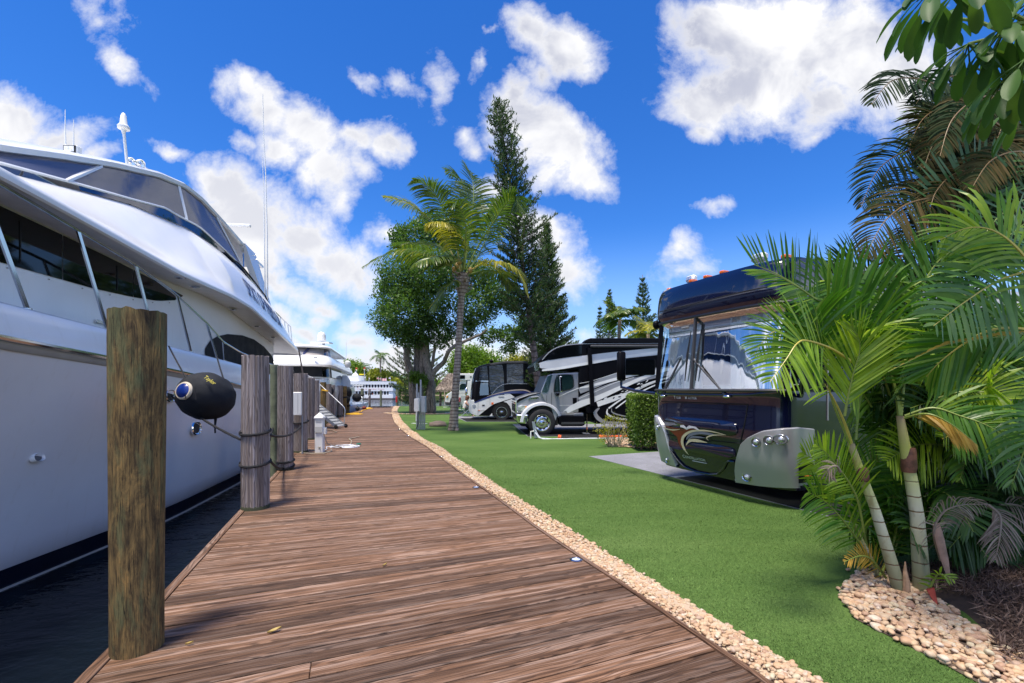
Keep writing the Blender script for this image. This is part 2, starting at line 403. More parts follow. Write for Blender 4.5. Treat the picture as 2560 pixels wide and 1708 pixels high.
# ---------------------------------------------------------------- curves of the walkway (plan)
RE = [(2.9, -4.0), (2.35, -1.0), (1.80, 1.3), (1.41, 2.56), (1.12, 3.3), (.83, 4.03), (.477, 4.89), (.26, 5.44), (-.207, 6.755), (-1.017, 8.9), (-2.42, 12.86), (-3.33, 15.1), (-4.53, 18.4), (-5.95, 22.8), (-8.06, 30.3), (-9.3, 35), (-10.6, 40.5), (-11.2, 43.2)]
LE = [(-.2, -4.0), (-1.15, -1.0), (-1.95, 1.3), (-2.38, 2.56), (-2.67, 3.465), (-3.56, 6.01), (-4.55, 8.9), (-6.37, 14.1), (-7.95, 19.0), (-9.6, 25), (-11.06, 31.3), (-12.0, 36.8), (-12.8, 41.5), (-13.0, 43.2)]
GW = [(-4, .32), (3, .32), (9, .34), (15, .36), (22, .42), (35, .42), (43, .5)]   # gravel strip width by distance
def yx(poly, y): return interp([(b, a) for a, b in poly], y)
def lin(poly, n):
    L = [0]
    for a, b in zip(poly, poly[1:]): L.append(L[-1]+math.hypot(b[0]-a[0], b[1]-a[1]))
    T = list(zip(L, [p[0] for p in poly])); U = list(zip(L, [p[1] for p in poly]))
    return [(interp(T, L[-1]*i/n), interp(U, L[-1]*i/n)) for i in range(n+1)], L[-1]
# water and far bank
b = MB(); b.poly([(-900, -200, -1), (900, -200, -1), (900, 1500, -1), (-900, 1500, -1)])
b.build('water', M_WATER, kind='structure')
# lawn sheet: east of the gravel strip, ends at the sea wall
b = MB(); n = 90
ys = [-30+(43.4+30)*i/n for i in range(n+1)]
L0 = [(yx(RE, y)+interp(GW, y)*.4, y) for y in ys]
rows = [[V(x, y, -.02) for x, y in L0], [V(x+.6, y, -.015) for x, y in L0], [V(60, y, -.015) for x, y in L0]]
b.loft([list(r) for r in rows]); b.build('lawn', M_TURF, kind='structure')
# land under everything with a sea wall facing the canal
b = MB()
out_ = [(x-.1, y) for x, y in LE if y < 43]+[(-13.0, 43.6), (-9, 43.9), (10, 44.2), (60, 46), (60, -30), (1, -30)]
b = MB()
b.prism([(x+.35 if y < 43 else x, y, -.12) for x, y in out_][::-1], (0, 0, -2.5)); b.build('seawall', M_WALLC, kind='structure', smooth=False)
# ---------------------------------------------------------------- boardwalk: individual boards, fanned round the bend
SKEW = [(0, 22), (4.5, 22), (8, 14), (12, 12), (18, 9), (26, 5), (40, 2), (45, 0)]
rs = random.Random(3); b = MB(); bt = .036
pts, L = lin(RE, 600)
y = -2.2; cross = []
def leftpt(xr, yr):
    a = math.radians(interp(SKEW, yr)); dx, dy = -math.cos(a), -math.sin(a)
    lo, hi = 0.5, 8
    for _ in range(30):
        m_ = (lo+hi)/2; px, py = xr+dx*m_, yr+dy*m_
        if px > yx(LE, py): lo = m_
        else: hi = m_
    return (xr+dx*lo, yr+dy*lo)
acc = 0; last = pts[0]; pitch = .142; cross = [pts[0]]
for p in pts[1:]:
    acc += math.hypot(p[0]-last[0], p[1]-last[1]); last = p
    if acc >= pitch*1.06: cross.append(p); acc = 0
cl = [(leftpt(*p), p) for p in cross]
for i in range(len(cl)-1):
    (l0, r0), (l1, r1) = cl[i], cl[i+1]
    if l1[1]-l0[1] < .03 or r1[1]-r0[1] < .03: pass
    g = .034
    A = Vector((*l0, 0)).lerp(Vector((*l1, 0)), g); B = Vector((*r0, 0)).lerp(Vector((*r1, 0)), g)
    C = Vector((*r1, 0)).lerp(Vector((*r0, 0)), g); D = Vector((*l1, 0)).lerp(Vector((*l0, 0)), g)
    far = r0[1] > 11.6
    tint = rs.choice([.48, .68, .88, 1.0, 1.08, 1.22, .98, .66, .9, 1.12])*rs.uniform(.92, 1.06)
    if far: tint *= .95
    dz = rs.uniform(-.0025, .0025)
    segs = [(0, 1)]
    if rs.random() < .04:
        q = rs.choice([.33, .5, .66]); segs = [(0, q-.0006), (q+.0006, 1)]
    for (s0, s1) in segs:
        a0 = A.lerp(B, s0); b0 = A.lerp(B, s1); c0 = D.lerp(C, s1); d0 = D.lerp(C, s0)
        ou, ov = rs.uniform(0, 90), rs.uniform(0, 90); ln = (b0-a0).length; wd = (d0-a0).length
        e = .004
        up = V(0, 0, dz)
        inn = lambda p, q, r: p+(q-p).normalized()*e+(r-p).normalized()*e
        top = [inn(a0, b0, d0)+up, inn(b0, a0, c0)+up, inn(c0, d0, b0)+up, inn(d0, c0, a0)+up]
        mid = [p+V(0, 0, dz-e) for p in (a0, b0, c0, d0)]; bot = [p+V(0, 0, -bt) for p in (a0, b0, c0, d0)]
        uvt = [(ou, ov), (ou+ln, ov), (ou+ln, ov+wd), (ou, ov+wd)]
        b.add(top+mid+bot, [(0, 1, 2, 3), (0, 4, 5, 1), (1, 5, 6, 2), (2, 6, 7, 3), (3, 7, 4, 0), (4, 8, 9, 5), (5, 9, 10, 6), (6, 10, 11, 7), (7, 11, 8, 4)], 0, uvt*3, tint*(1 if s0 == 0 else rs.uniform(.85, 1.1)))
b.build('boardwalk', M_DECK, kind='structure', smooth=False)
# joists and dark under-deck
b = MB()
lp, _ = lin(LE, 60); rp, _ = lin(RE, 60)
b.loft([[V(x+.03, y, -.045) for x, y in lp], [V(x-.03, y, -.045) for x, y in rp]])
b.loft([[V(x-.005, y, -.04) for x, y in lp], [V(x-.005, y, -.3) for x, y in lp]])
b.build('boardwalk_frame', mat('under_deck_timber', (.03, .024, .02), .9), kind='structure', smooth=False)
# edge trim boards
def strip(name, line, w, z0, z1, m, off=0.0):
    b = MB(); pp, L = lin(line, 160); uu = 0; prev = None; rowsv = []
    for i, (x, y) in enumerate(pp):
        a = pp[max(i-1, 0)]; c = pp[min(i+1, len(pp)-1)]; d = Vector((c[0]-a[0], c[1]-a[1], 0)).normalized(); nn = V(d.y, -d.x, 0)
        p = V(x, y, 0)+nn*off; rowsv.append([p+V(0, 0, z0), p+V(0, 0, z1), p+nn*w+V(0, 0, z1), p+nn*w+V(0, 0, z0)])
    vs = []; uvs = []
    for i, r in enumerate(rowsv):
        for k, p in enumerate(r): vs.append(p); uvs.append((L*i/160, [0, .05, .1, .15][k]))
    fs = [(i*4+k, i*4+k+1, (i+1)*4+k+1, (i+1)*4+k) for i in range(len(rowsv)-1) for k in range(3)]
    b.add(vs, fs, 0, uvs, .8); return b.build(name, m, kind='structure', smooth=False)
strip('boardwalk_edge_trim', LE, .07, -.2, .006, M_DECK, -.075)
strip('boardwalk_edge_trim', RE, .04, -.1, .008, M_DECK, 0.004)
# ---------------------------------------------------------------- pebbles
def pebbles(name, places, parent_label, cat=None):
    """places: (x, y, z, size)"""
    b = MB()
    for (x, y, z, s_) in places:
        d = math.hypot(x, y); vs, fs = (ICO2 if d < 6.5 else ICO1)
        M = Matrix.Rotation(rs.uniform(0, 6.3), 3, 'Z') @ Matrix.Rotation(rs.uniform(-.5, .5), 3, 'X')
        sx, sy, sz = s_*rs.uniform(.75, 1.35), s_*rs.uniform(.7, 1.0), s_*rs.uniform(.45, .75)
        o = V(x, y, z); k = rs.uniform(0, 100)
        b.add([o+M @ V(p.x*sx*(1+.18*math.sin(3*p.y+k)), p.y*sy*(1+.15*math.sin(2.5*p.x+k)), p.z*sz) for p in vs], fs, 0, None, rs.random())
    return b.build(name, M_PEB, kind='stuff', label=parent_label, cat=cat, angle=180)
pl = []
y = 1.2
while y < 43:
    step = .0042 if y < 7 else (.0065 if y < 14 else .011)
    w_ = interp(GW, y); s_ = (.016 if y < 7 else .021 if y < 16 else .034)
    x = yx(RE, y)+.05+w_*min(1.03, rs.random()**.93)
    z = -.02+rs.uniform(0, .022)+.012*math.sin(y*5+x*9)
    pl.append((x, y, z, s_*rs.choice([.7, .85, 1, 1, 1.2, 1.5]))); y += step*.42
pebbles('gravel', pl, 'long curving strip of tan and white pebbles between boardwalk and turf', 'gravel')
b = MB(); pp = [(yx(RE, y_), y_) for y_ in [1+42.2*i/80 for i in range(81)]]
b.loft([[V(x+.03, y_, -.022) for x, y_ in pp], [V(x+.03+interp(GW, y_)*.99, y_, -.01) for x, y_ in pp]])
b.build('gravel_bed', concrete('sandy_grit', (.50, .38, .27)), kind='structure')
# ---------------------------------------------------------------- turf pile near the camera: short blades
b = MB(); rg = random.Random(5); cnt = 0
BEDP = [(2.75, 4.25), (2.62, 3.75), (2.45, 3.4), (2.5, 3.05), (2.6, 2.75), (2.72, 2.4), (3.2, 1.6), (6, 1.5), (6.5, 5.2), (3.6, 4.6)]
def inpoly(x, y, P_):
    c = False
    for i in range(len(P_)):
        x0, y0 = P_[i]; x1, y1 = P_[i-1]
        if (y0 > y) != (y1 > y) and x < (x1-x0)*(y-y0)/(y1-y0)+x0: c = not c
    return c
vs = []; fs = []; ts = []
while cnt < 150000:
    y = 2.2+10.8*rg.random()**1.7; xl = yx(RE, y)+interp(GW, y)-.01; xr = min(5.2, y*1.13+.1)
    x = xl+(xr-xl)*rg.random()
    if rg.random() > (xr-xl)/5 or rg.random() < (y-7)/6 or inpoly(x, y, BEDP): continue
    sc = 1+.12*y; hgt = rg.uniform(.008, .017); a = rg.uniform(0, 6.28); w_ = .0016*sc; dx, dy = math.cos(a)*w_, math.sin(a)*w_
    lx, ly = rg.gauss(0, .008), rg.gauss(0, .008)
    k = len(vs); vs += [(x-dx, y-dy, -.016), (x+dx, y+dy, -.016), (x+lx, y+ly, -.016+hgt)]; fs.append((k, k+1, k+2)); ts.append(rg.uniform(.85, 1.45)); cnt += 1
b.v = vs; b.f = fs; b.m = [0]*len(fs); b.t = ts; b.uv = [None]*len(fs)
b.build('turf', M_BLADE, kind='stuff', label='short green artificial turf pile beside the pebble strip', cat='turf', smooth=False)
# ---------------------------------------------------------------- parking pads
def pad(name, corners, z=-.008):
    b = MB(); b.prism([(x, y, z-.05) for x, y in corners], (0, 0, .05)); return b.build(name, M_PAD, kind='structure', smooth=False)
f1 = V(-.921, -.389, 0); l1 = V(.389, -.921, 0)
c0 = V(1.89, 11.18, 0); pad('parking_pad', [tuple((c0+l1*a-f1*q)[:2]) for a, q in ((0, 0), (6.3, 0), (6.3, 14), (0, 14))])
pad('parking_pad', [(.03, 21.2), (.55, 15.85), (16, 16.3), (16, 21.9)])
pad('parking_pad', [(-3.5, 27.5), (-2.3, 22.9), (14, 23.1), (14, 28)])
M_PADSHADE = concrete('pad_shade_black', (.012, .012, .014), .3)  # near-black sheets paint the parked vehicles' shade onto the pads
def shade_sheet(cn): b = MB(); b.poly([(x, y, -.004) for x, y in cn]); b.build('pad_shade_strip', M_PADSHADE, kind='structure', smooth=False)
shade_sheet([tuple((c0+l1*a-f1*q)[:2]) for a, q in ((2.95, .02), (6.28, .02), (6.28, 14), (2.95, 14))][::-1])
shade_sheet([(.30, 18.7), (.56, 15.87), (15.9, 16.32), (15.9, 19.2)]); shade_sheet([(-2.95, 25.6), (-2.28, 22.95), (13.9, 23.12), (13.9, 25.6)])
# thin concrete joints and paths that cross the turf
M_PATH = mat('pale_path_paint', (.55, .58, .58), .8)
for (x0, y0, x1, y1, w_) in ((-4.8, 21.9, -4.05, 21.6, .22), (-4.6, 31.2, 4, 31.8, .5), (-6.2, 41.0, -2.5, 41.3, .6), (-4.5, 36.2, 6, 36.4, .4)):
    b = MB(); b.beam((x0, y0, -.012), (x1, y1, -.012), w_, .012); b.build('path', M_PATH, kind='structure', smooth=False)
# ---------------------------------------------------------------- materials for boats
def gel(name, col, rough=.16):
    m, t = nt(name); h = N(t); co = h.coord(); n = h.noise(co, .7, 4, .6)
    st = h.noise(h.mapping(co, sc=(3, 3, .35)), 3, 4, .6)
    c = h.mix(h.maprange(n.outputs[0], .3, .7), [x*.95 for x in col], col)
    c = h.mix(h.maprange(st.outputs[0], .55, .78, 0, .14), c, (.55, .48, .38))
    h.out(principled(h, c, rough, 0, .4, None, .12, .04)); return m
M_GEL = gel('white_gelcoat', (.84, .84, .84)); M_HULLW = gel('white_hull_paint', (.80, .79, .81), .25)
M_BOOT = mat('navy_bottom_paint', (.004, .007, .018), .2, coat=.5)
M_STEEL = mat('polished_steel', (.55, .54, .52), .12, 1.0, var=.04)
M_BLACKGL = mat('black_window_glass', (.003, .004, .005), .05, 0, var=0, spec=.4)
M_CANVAS = mat('black_canvas_cover', (.008, .01, .015), .8, bump=.5, bs=9)
M_BLACKRUB = mat('black_rubber', (.012, .012, .013), .6, bump=.3)
M_TAN = mat('tan_rub_line', (.36, .33, .29), .5); M_CHROME = mat('chrome', (.8, .8, .8), .06, 1.0, var=.02)
M_SOFFIT = mat('offwhite_soffit', (.62, .60, .57), .45); M_WHITEP = mat('white_plastic', (.78, .78, .76), .4, var=.03, dirt=.15)
def clear_mat(name, tint, amount, rough=.05):
    m, t = nt(name); h = N(t); co = h.coord()
    n = h.noise(h.mapping(co, sc=(1, 1, 2.4)), 1.3, 4, .6, .8)
    g = h.new('ShaderNodeBsdfGlossy'); g.inputs[0].default_value = (.9, .93, 1, 1); g.inputs[1].default_value = rough
    h.link(h.bump(n.outputs[0], .12, .03), g.inputs['Normal'])
    tr = h.new('ShaderNodeBsdfTransparent'); tr.inputs[0].default_value = (*tint, 1)
    fr = h.new('ShaderNodeLayerWeight'); fr.inputs[0].default_value = .3
    mx = h.new('ShaderNodeMixShader'); h.val(mx, 0, h.math('MULTIPLY_ADD', h.math('POWER', fr.outputs['Facing'], 4), .28, amount, clamp=True)); h.link(g.outputs[0], mx.inputs[2])
    df = h.new('ShaderNodeBsdfDiffuse'); df.inputs[0].default_value = (.14, .15, .22, 1); m2 = h.new('ShaderNodeMixShader'); m2.inputs[0].default_value = .55; h.link(tr.outputs[0], m2.inputs[1]); h.link(df.outputs[0], m2.inputs[2]); h.link(m2.outputs[0], mx.inputs[1])
    h.out(mx.outputs[0]); return m
M_VINYL = clear_mat('clear_vinyl', (.34, .34, .40), .12, .05); M_BLUEGL = mat('blue_tinted_glass', (.008, .02, .07), .03, spec=1.0, var=0)
TIP = V(-5.9, -5.0, 0); AX = V(-.26, .965, 0); NX = V(.965, .26, 0)
WRt = [(0, 0), (1, .75), (2, 1.3), (4, 2.1), (6, 2.6), (8, 2.85), (10, 2.95), (13, 3.0), (17, 3.05), (21.5, 3.1), (27, 3.1), (40, 3.1)]
WWt = [(1.2, 0), (4, .6), (7, 1.3), (10.8, 2.05), (13.8, 2.68), (17.5, 2.9), (21.8, 3.03), (26, 3.0), (40, 3.0)]
def smooth_interp(t, x):  # average over a window: rounds the kinks of a polyline table
    return sum(interp(t, x+d) for d in (-.8, -.4, 0, .4, .8))/5
YA = 26.2
def yp(s, ins, z, side=1, T=None):
    w_ = smooth_interp(T or WRt, s)-ins
    return TIP+AX*s+NX*(w_*side)+V(0, 0, z)
ZR = [(0, 3.0), (5, 2.55), (9.5, 2.2), (11.4, 2.1), (13.2, 2.0), (17.2, 1.75), (21.7, 1.42), (27, 1.3)]
ZB = [(0, 3.45), (5, 2.98), (9.7, 2.62), (11.6, 2.56), (13.5, 2.48), (17.6, 2.34), (20.3, 2.18), (22.3, 2.07), (27, 1.98)]
ZH = [(0, 4.5), (6, 4.15), (9.7, 3.95), (12.4, 3.76), (13.9, 3.55), (15.4, 3.2), (16.5, 2.85), (17.9, 2.68), (22.4, 2.45), (27, 2.4)]
ZLIP = [(3, 4.1), (9.6, 4.0), (13.9, 3.94), (16.8, 4.06), (18.6, 4.05), (21.4, 3.75), (24.5, 3.45), (27, 3.15)]
ZSILL = [(8, 4.02), (9.8, 4.25), (11.26, 4.68), (12.8, 5.06), (14.5, 5.46), (16.9, 5.82), (18.8, 5.80), (20.9, 5.60), (23.2, 5.15), (24.5, 4.4), (26, 3.5)]
ZS2 = [(8.8, 4.28), (9.8, 4.40), (11.3, 4.80), (12.8, 5.18), (14.6, 5.62), (16.0, 5.98), (17.6, 6.1), (20.6, 5.85), (22.0, 5.5)]
ZRF = [(8.6, 4.25), (10.2, 4.75), (11.56, 5.2), (12.94, 5.75), (14.3, 6.26), (16.15, 6.88), (17.5, 7.2), (18.6, 7.28), (20.4, 7.2), (22.7, 7.05), (23.6, 6.95)]
INS_SILL = [(8, 1.9), (10, 1.45), (11.3, 1.2), (16.5, 1.2), (18, 1.05), (23.5, .85), (26, .55)]
INS_RF = [(8, 2.6), (10, 1.7), (11.5, 1.4), (23.6, 1.35)]
INS_LIP = [(3, .9), (6, .5), (9.5, .06), (26.5, .04)]
yt = thing('motor_yacht', 'large white motor yacht with black side windows and enclosed upper bridge, bow nearest the camera', 'yacht', tuple(TIP+V(0, 0, -1)))
def srange(a, b, n): return [a+(b-a)*i/n for i in range(n+1)]
# hull: sections from keel to rub rail
b = MB(); Ss = [0.02, .3, .8]+srange(1.4, YA, 44)
rows = []
for side in (1, -1):
    rows = []
    for s_ in Ss:
        zr = interp(ZR, s_); wr = smooth_interp(WRt, s_); ww = max(0, smooth_interp(WWt, s_)) if s_ > .9 else 0.0
        col = []
        for q in range(13):
            t_ = q/12
            if t_ < .25: z = lerp(-2.0, -.72, t_/.25); wd = ww*lerp(.35, .985, (t_/.25)**.6)
            else:
                k = (t_-.25)/.75; z = lerp(-.72, zr-.05, k)
                fl = 1.0 if s_ > 16 else lerp(1.9, 1.0, min(1, s_/16)); wd = lerp(ww, wr, k**fl)
            sl = s_+max(0, 1.6*(1-s_/3))*max(0, (zr-z)/(zr+1)) if s_ < 3 else s_
            col.append(TIP+AX*sl+NX*(wd*side)+V(0, 0, z))
        rows.append(col)
    b.loft(rows if side > 0 else [r for r in rows[::-1]])
# transom
zr = interp(ZR, YA); b.loft([[yp(YA, 0, zr-.05), yp(YA, .15, -2)], [yp(YA, 0, zr-.05, -1), yp(YA, .15, -2, -1)]])
b.build('hull', M_HULLW, yt, angle=60)
b = MB()
for side in (1, -1):
    b.loft([[TIP+AX*(s_+ (1.2*(1-s_/3) if s_ < 3 else 0))+NX*((max(0, smooth_interp(WWt, s_))+.012+.0*s_)*side)+V(0, 0, z) for z in (-1.3, -.95, -.74)] for s_ in srange(1.2, YA, 44)])
b.build('boot_stripe', M_BOOT, yt)
b = MB()
for side in (1, -1): b.tube([TIP+AX*s_+NX*((max(0, smooth_interp(WWt, s_))+.03)*side)+V(0, 0, -1.0) for s_ in srange(3, YA, 40)], .022, 6)
b.build('spray_strake', M_TAN, yt)
def ytube(name, zt, ins, r, m, s0, s1, dz=0, n=60, sides=(1, -1), nn=8):
    b = MB()
    for side in sides: b.tube([yp(s_, ins, interp(zt, s_)+dz, side) for s_ in srange(s0, s1, n)], r, nn)
    return b.build(name, m, yt)
ytube('rub_rail', ZR, -.03, .036, M_STEEL, .1, YA)
b = MB()
for side in (1, -1):
    b.loft([[yp(s_, -.02, interp(ZR, s_)-.035, side), yp(s_, -.005, interp(ZR, s_)-.09, side), yp(s_, .02, interp(ZR, s_)-.12, side)] for s_ in srange(.3, YA, 60)])
b.build('rail_backing', M_TAN, yt)
# bulwark (outer face, cap, inner face) and side deck
b = MB()
for side in (1, -1):
    b.loft([[yp(s_, .0, interp(ZR, s_)-.06, side), yp(s_, -.005, interp(ZR, s_)+.05, side), yp(s_, .05, interp(ZR, s_)+.3 if s_ < 1 else lerp(interp(ZR, s_), interp(ZB, s_), .6), side), yp(s_, .10, interp(ZB, s_)-.03, side), yp(s_, .13, interp(ZB, s_), side), yp(s_, .22, interp(ZB, s_), side), yp(s_, .24, interp(ZB, s_)-.25, side)] for s_ in srange(.35, YA, 64)])
b.build('bulwark', M_GEL, yt, angle=50)
b = MB()
b.loft([[yp(s_, .2, interp(ZB, s_)-.24, 1), TIP+AX*s_+V(0, 0, interp(ZB, s_)-.16), yp(s_, .2, interp(ZB, s_)-.24, -1)] for s_ in srange(1.5, YA, 30)])
b.build('deck', M_GEL, yt)
# house wall
b = MB()
IW = lambda s_: interp([(3, 2.2), (5, 1.7), (8, 1.05), (10, .82), (26, .8)], s_)
ZSOF = lambda s_: interp(ZLIP, s_)+.0
for side in (1, -1):
    b.loft([[yp(s_, IW(s_), interp(ZB, s_)-.3, side), yp(s_, IW(s_)+.0, lerp(interp(ZB, s_)-.3, ZSOF(s_), .5), side), yp(s_, IW(s_)+.02, ZSOF(s_)+.1, side)] for s_ in srange(3, 24.4, 50)])
b.loft([[yp(3, IW(3), 2.5, 1), yp(3, IW(3), 4.2, 1)], [yp(3, IW(3), 2.5, -1), yp(3, IW(3), 4.2, -1)]])
b.loft([[yp(24.4, IW(24), 1.7, 1), yp(24.4, IW(24), 3.7, 1)], [yp(24.4, IW(24), 1.7, -1), yp(24.4, IW(24), 3.7, -1)]])
b.build('deckhouse', M_GEL, yt, angle=60)
# long black side window: panels following the house wall, set 6 mm proud
def wallpanel(name, outline, mats, ins_off=-.012, side=1, nseg=None, wt=None):
    """outline: top and bottom z as functions over s range: list of (s, zlo, zhi)"""
    b = MB()
    b.loft([[yp(s_, (wt or IW)(s_)+ins_off, lerp(z0, z1, k), side) for k in (0, .5, 1)] for s_, z0, z1 in outline])
    return b.build(name, mats, yt)
WT = [(4, 3.98), (9, 4.02), (11.9, 4.0), (13, 3.98), (14.4, 3.94), (15.85, 3.88)]; WB = [(4, 3.2), (8.5, 3.24), (10.94, 3.29), (12.55, 3.34), (13.78, 3.43), (14.69, 3.53), (15.46, 3.69), (15.85, 3.86)]
for side in (1, -1):
    for (a, c) in ((4, 6.6), (6.62, 9.1), (9.12, 11.80), (11.82, 13.72), (13.74, 15.85)):
        wallpanel('side_window', [(s_, interp(WB, s_), interp(WT, s_)) for s_ in srange(a, c, 10)], M_BLACKGL, side=side)
for s_ in (11.0, 13.2):
    b = MB(); b.tube([yp(s_, IW(s_)-.016, interp(WB, s_)+.06), yp(s_, IW(s_)-.016, interp(WT, s_)-.08)], .009, 5); b.build('window_seam', M_BLACKRUB, yt)
for s_ in srange(8.6, 15.2, 9):
    b = MB(); b.lathe([(.012, -.01), (.012, .004), (.006, .010)], 8, Matrix.Translation(yp(s_, IW(s_)-.008, interp(WB, s_)-.05)) @ NX.to_track_quat('Z', 'Y').to_matrix().to_4x4()); b.build('snap_button', M_STEEL, yt)
CV = [(17.15, 2.5, 2.72), (17.5, 2.4, 2.98), (18.0, 2.3, 3.14), (18.8, 2.2, 3.30), (20.2, 2.1, 3.42), (21.5, 2.0, 3.42), (22.8, 1.95, 3.28), (24.0, 1.9, 3.02), (24.35, 1.85, 2.85)]
wallpanel('window_cover', CV, M_CANVAS, -.02, 1); wallpanel('window_cover', CV, M_CANVAS, -.02, -1)
# soffit and overhanging brow
b = MB()
for side in (1, -1): b.loft([[yp(s_, IW(s_)-.0, ZSOF(s_)+.06, side), yp(s_, lerp(IW(s_), interp(INS_LIP, s_), .6), ZSOF(s_)+.02, side), yp(s_, interp(INS_LIP, s_)+.05, ZSOF(s_)-.02, side)] for s_ in srange(3.5, 26.4, 56)])
b.loft([[yp(s_, .7, ZSOF(s_)+.058, 1), yp(s_, .7, ZSOF(s_)+.058, -1)] for s_ in srange(24, 26.4, 4)])
b.build('soffit', M_SOFFIT, yt)
b = MB()
def bulge(s_, side):
    l = interp(INS_LIP, s_); zl = ZSOF(s_); si = interp(INS_SILL, s_); zs = max(interp(ZSILL, s_), zl+.12)
    if s_ < 8: si = lerp(1.9, 2.2, (8-s_)/5); zs = lerp(4.05, 4.25, (8-s_)/5)+0.05
    si = max(si, l+.1)
    r = [yp(s_, l+.05, zl-.02, side), yp(s_, l+.005, zl-.005, side), yp(s_, l, zl+.05, side), yp(s_, l+.03, zl+.11, side)]
    for k in range(1, 9):
        t_ = k/8; e = math.sin(t_*math.pi/2); r.append(yp(s_, lerp(l+.06, si, t_**.85 if s_ < 17 else .18*t_+.82*t_**1.6), lerp(zl+.13, zs, lerp(t_, e, .42)), side))
    return r
SB = srange(3.5, 26.4, 76)
for side in (1, -1): b.loft([bulge(s_, side) for s_ in SB])
b.loft([[bulge(s_, 1)[-1], bulge(s_, -1)[-1]] for s_ in SB if s_ < 12 or s_ > 23])
b.loft([bulge(3.5, 1), bulge(3.5, -1)]); b.loft([bulge(26.4, 1), bulge(26.4, -1)])
b.build('flybridge_brow', M_GEL, yt, angle=50)
# flybridge floor
b = MB(); b.loft([[yp(s_, 1.3, interp(ZSILL, s_)-.5 if s_ < 16 else 4.9, 1), yp(s_, 1.3, interp(ZSILL, s_)-.5 if s_ < 16 else 4.9, -1)] for s_ in srange(12, 22, 10)])
b.build('flybridge_deck', M_SOFFIT, yt)
# blue glass strip, clear panels, frames, hardtop
def up(s_, t_, side=1):
    """point on the enclosure between the second sill (0) and the roof edge (1)"""
    z0 = max(interp(ZS2, s_), interp(ZSILL, s_)); z1 = max(interp(ZRF, s_)-.14, z0)
    return yp(s_, lerp(interp(INS_SILL, s_)+.02, interp(INS_RF, s_)+.03, t_), lerp(z0, z1, t_), side)
for side in (1, -1):
    b = MB(); b.loft([[yp(s_, interp(INS_SILL, s_)-.01, interp(ZSILL, s_)+.02, side), up(s_, 0, side)] for s_ in srange(12.9, 21.6, 30)]); b.build('sill_window', M_BLUEGL, yt)
    b = MB(); b.tube([up(s_, 0, side) for s_ in srange(9.3, 22, 50)], .028, 6); b.build('window_frame', M_GEL, yt)
    DIV = [(9.2, 9.6), (12.6, 13.9), (17.0, 17.15), (20.9, 19.7)]
    for (a0, a1), (c0_, c1_) in zip(DIV, DIV[1:]):
        b = MB(); b.loft([[up(lerp(lerp(a0, c0_, k), lerp(a1, c1_, k), t_), t_, side) for t_ in (0, .33, .66, 1)] for k in srange(.015, .985, 14)]); b.build('bridge_window', M_VINYL, yt)
    for (a0, a1) in DIV[1:]:
        b = MB(); b.beam(up(a0, 0, side), up(a1, 1, side), .07, .045); b.build('window_frame', M_GEL, yt)
# front pane between the two sides
b = MB(); b.loft([[up(9.25, .1, 1), up(9.25, .1, -1)], [up(10.4, .9, 1), up(10.4, .9, -1)]]); b.build('bridge_window', M_VINYL, yt)
b = MB()
for side in (1, -1):
    b.loft([[yp(s_, interp(INS_RF, s_)+.06, interp(ZRF, s_)-.13, side), yp(s_, interp(INS_RF, s_)-.02, interp(ZRF, s_)-.12, side), yp(s_, interp(INS_RF, s_)-.03, interp(ZRF, s_)-.03, side), yp(s_, interp(INS_RF, s_)+.04, interp(ZRF, s_)+.02, side), yp(s_, interp(INS_RF, s_)+.7, interp(ZRF, s_)+.10, side), yp(s_, smooth_interp(WRt, s_), interp(ZRF, s_)+.13, side)] for s_ in srange(8.8, 25.0, 60)])
b.build('hardtop', M_GEL, yt, angle=50)
b = MB(); b.loft([[yp(s_, 1.4, interp(ZRF, s_)-.11, 1), yp(s_, 1.4, interp(ZRF, s_)-.11, -1)] for s_ in srange(9.5, 25.0, 30)]); b.build('hardtop_lining', M_SOFFIT, yt)
# radar arch legs and rail
for side in (1, -1):
    b = MB()
    b.loft([[yp(s0, i0, z0, side), yp(s1, i0, z0, side), yp(s1, i0+.22, z0, side), yp(s0, i0+.22, z0, side)] for (s0, s1, i0, z0) in ((22.2, 23.6, 1.28, 7.05), (22.6, 23.9, 1.15, 6.4), (23.2, 24.3, 1.0, 5.6), (23.9, 24.8, .85, 4.7))], closed=True)
    b.build('radar_arch', M_GEL, yt, angle=50)
b = MB(); pts_ = [yp(s_, interp(INS_SILL, s_)-.03, interp(ZSILL, s_)+(.10 if s_ < 20 else .16), 1) for s_ in srange(19.2, 23.9, 20)]; b.tube(pts_, .03, 6); b.build('coaming_rail', M_BLACKRUB, yt)
b = MB(); b.beam(yp(20.9, .95, 5.85), yp(22.4, 1.4, 6.95), .035, .035); b.build('arch_brace', M_STEEL, yt)
# handrail with leaning stanchions
b = MB(); b.tube([yp(s_, .16 if s_ > 9 else .1, interp(ZH, s_), 1) for s_ in srange(1, 25, 90)], .024, 8); b.build('handrail', M_STEEL, yt)
b = MB(); b.tube([yp(s_, .16, interp(ZH, s_), -1) for s_ in srange(1, 25, 60)], .024, 6); b.build('handrail', M_STEEL, yt)
for s_ in (3.2, 5.2, 7.2, 9.45, 11.0, 12.45, 13.95, 15.45, 16.5, 18.2, 20.2, 22.4):
    b = MB(); dl = .62 if s_ < 15.5 else .12
    a_ = yp(s_, .16, interp(ZH, s_)); c_ = yp(s_+dl*1.1, .17, interp(ZB, s_+dl))
    b.beam(a_, c_, .045, .026, up=(1, 0, 0)); b.lathe([(.045, 0), (.045, .012), (.03, .02)], 10, Matrix.Translation(c_)); b.build('stanchion', M_STEEL, yt)
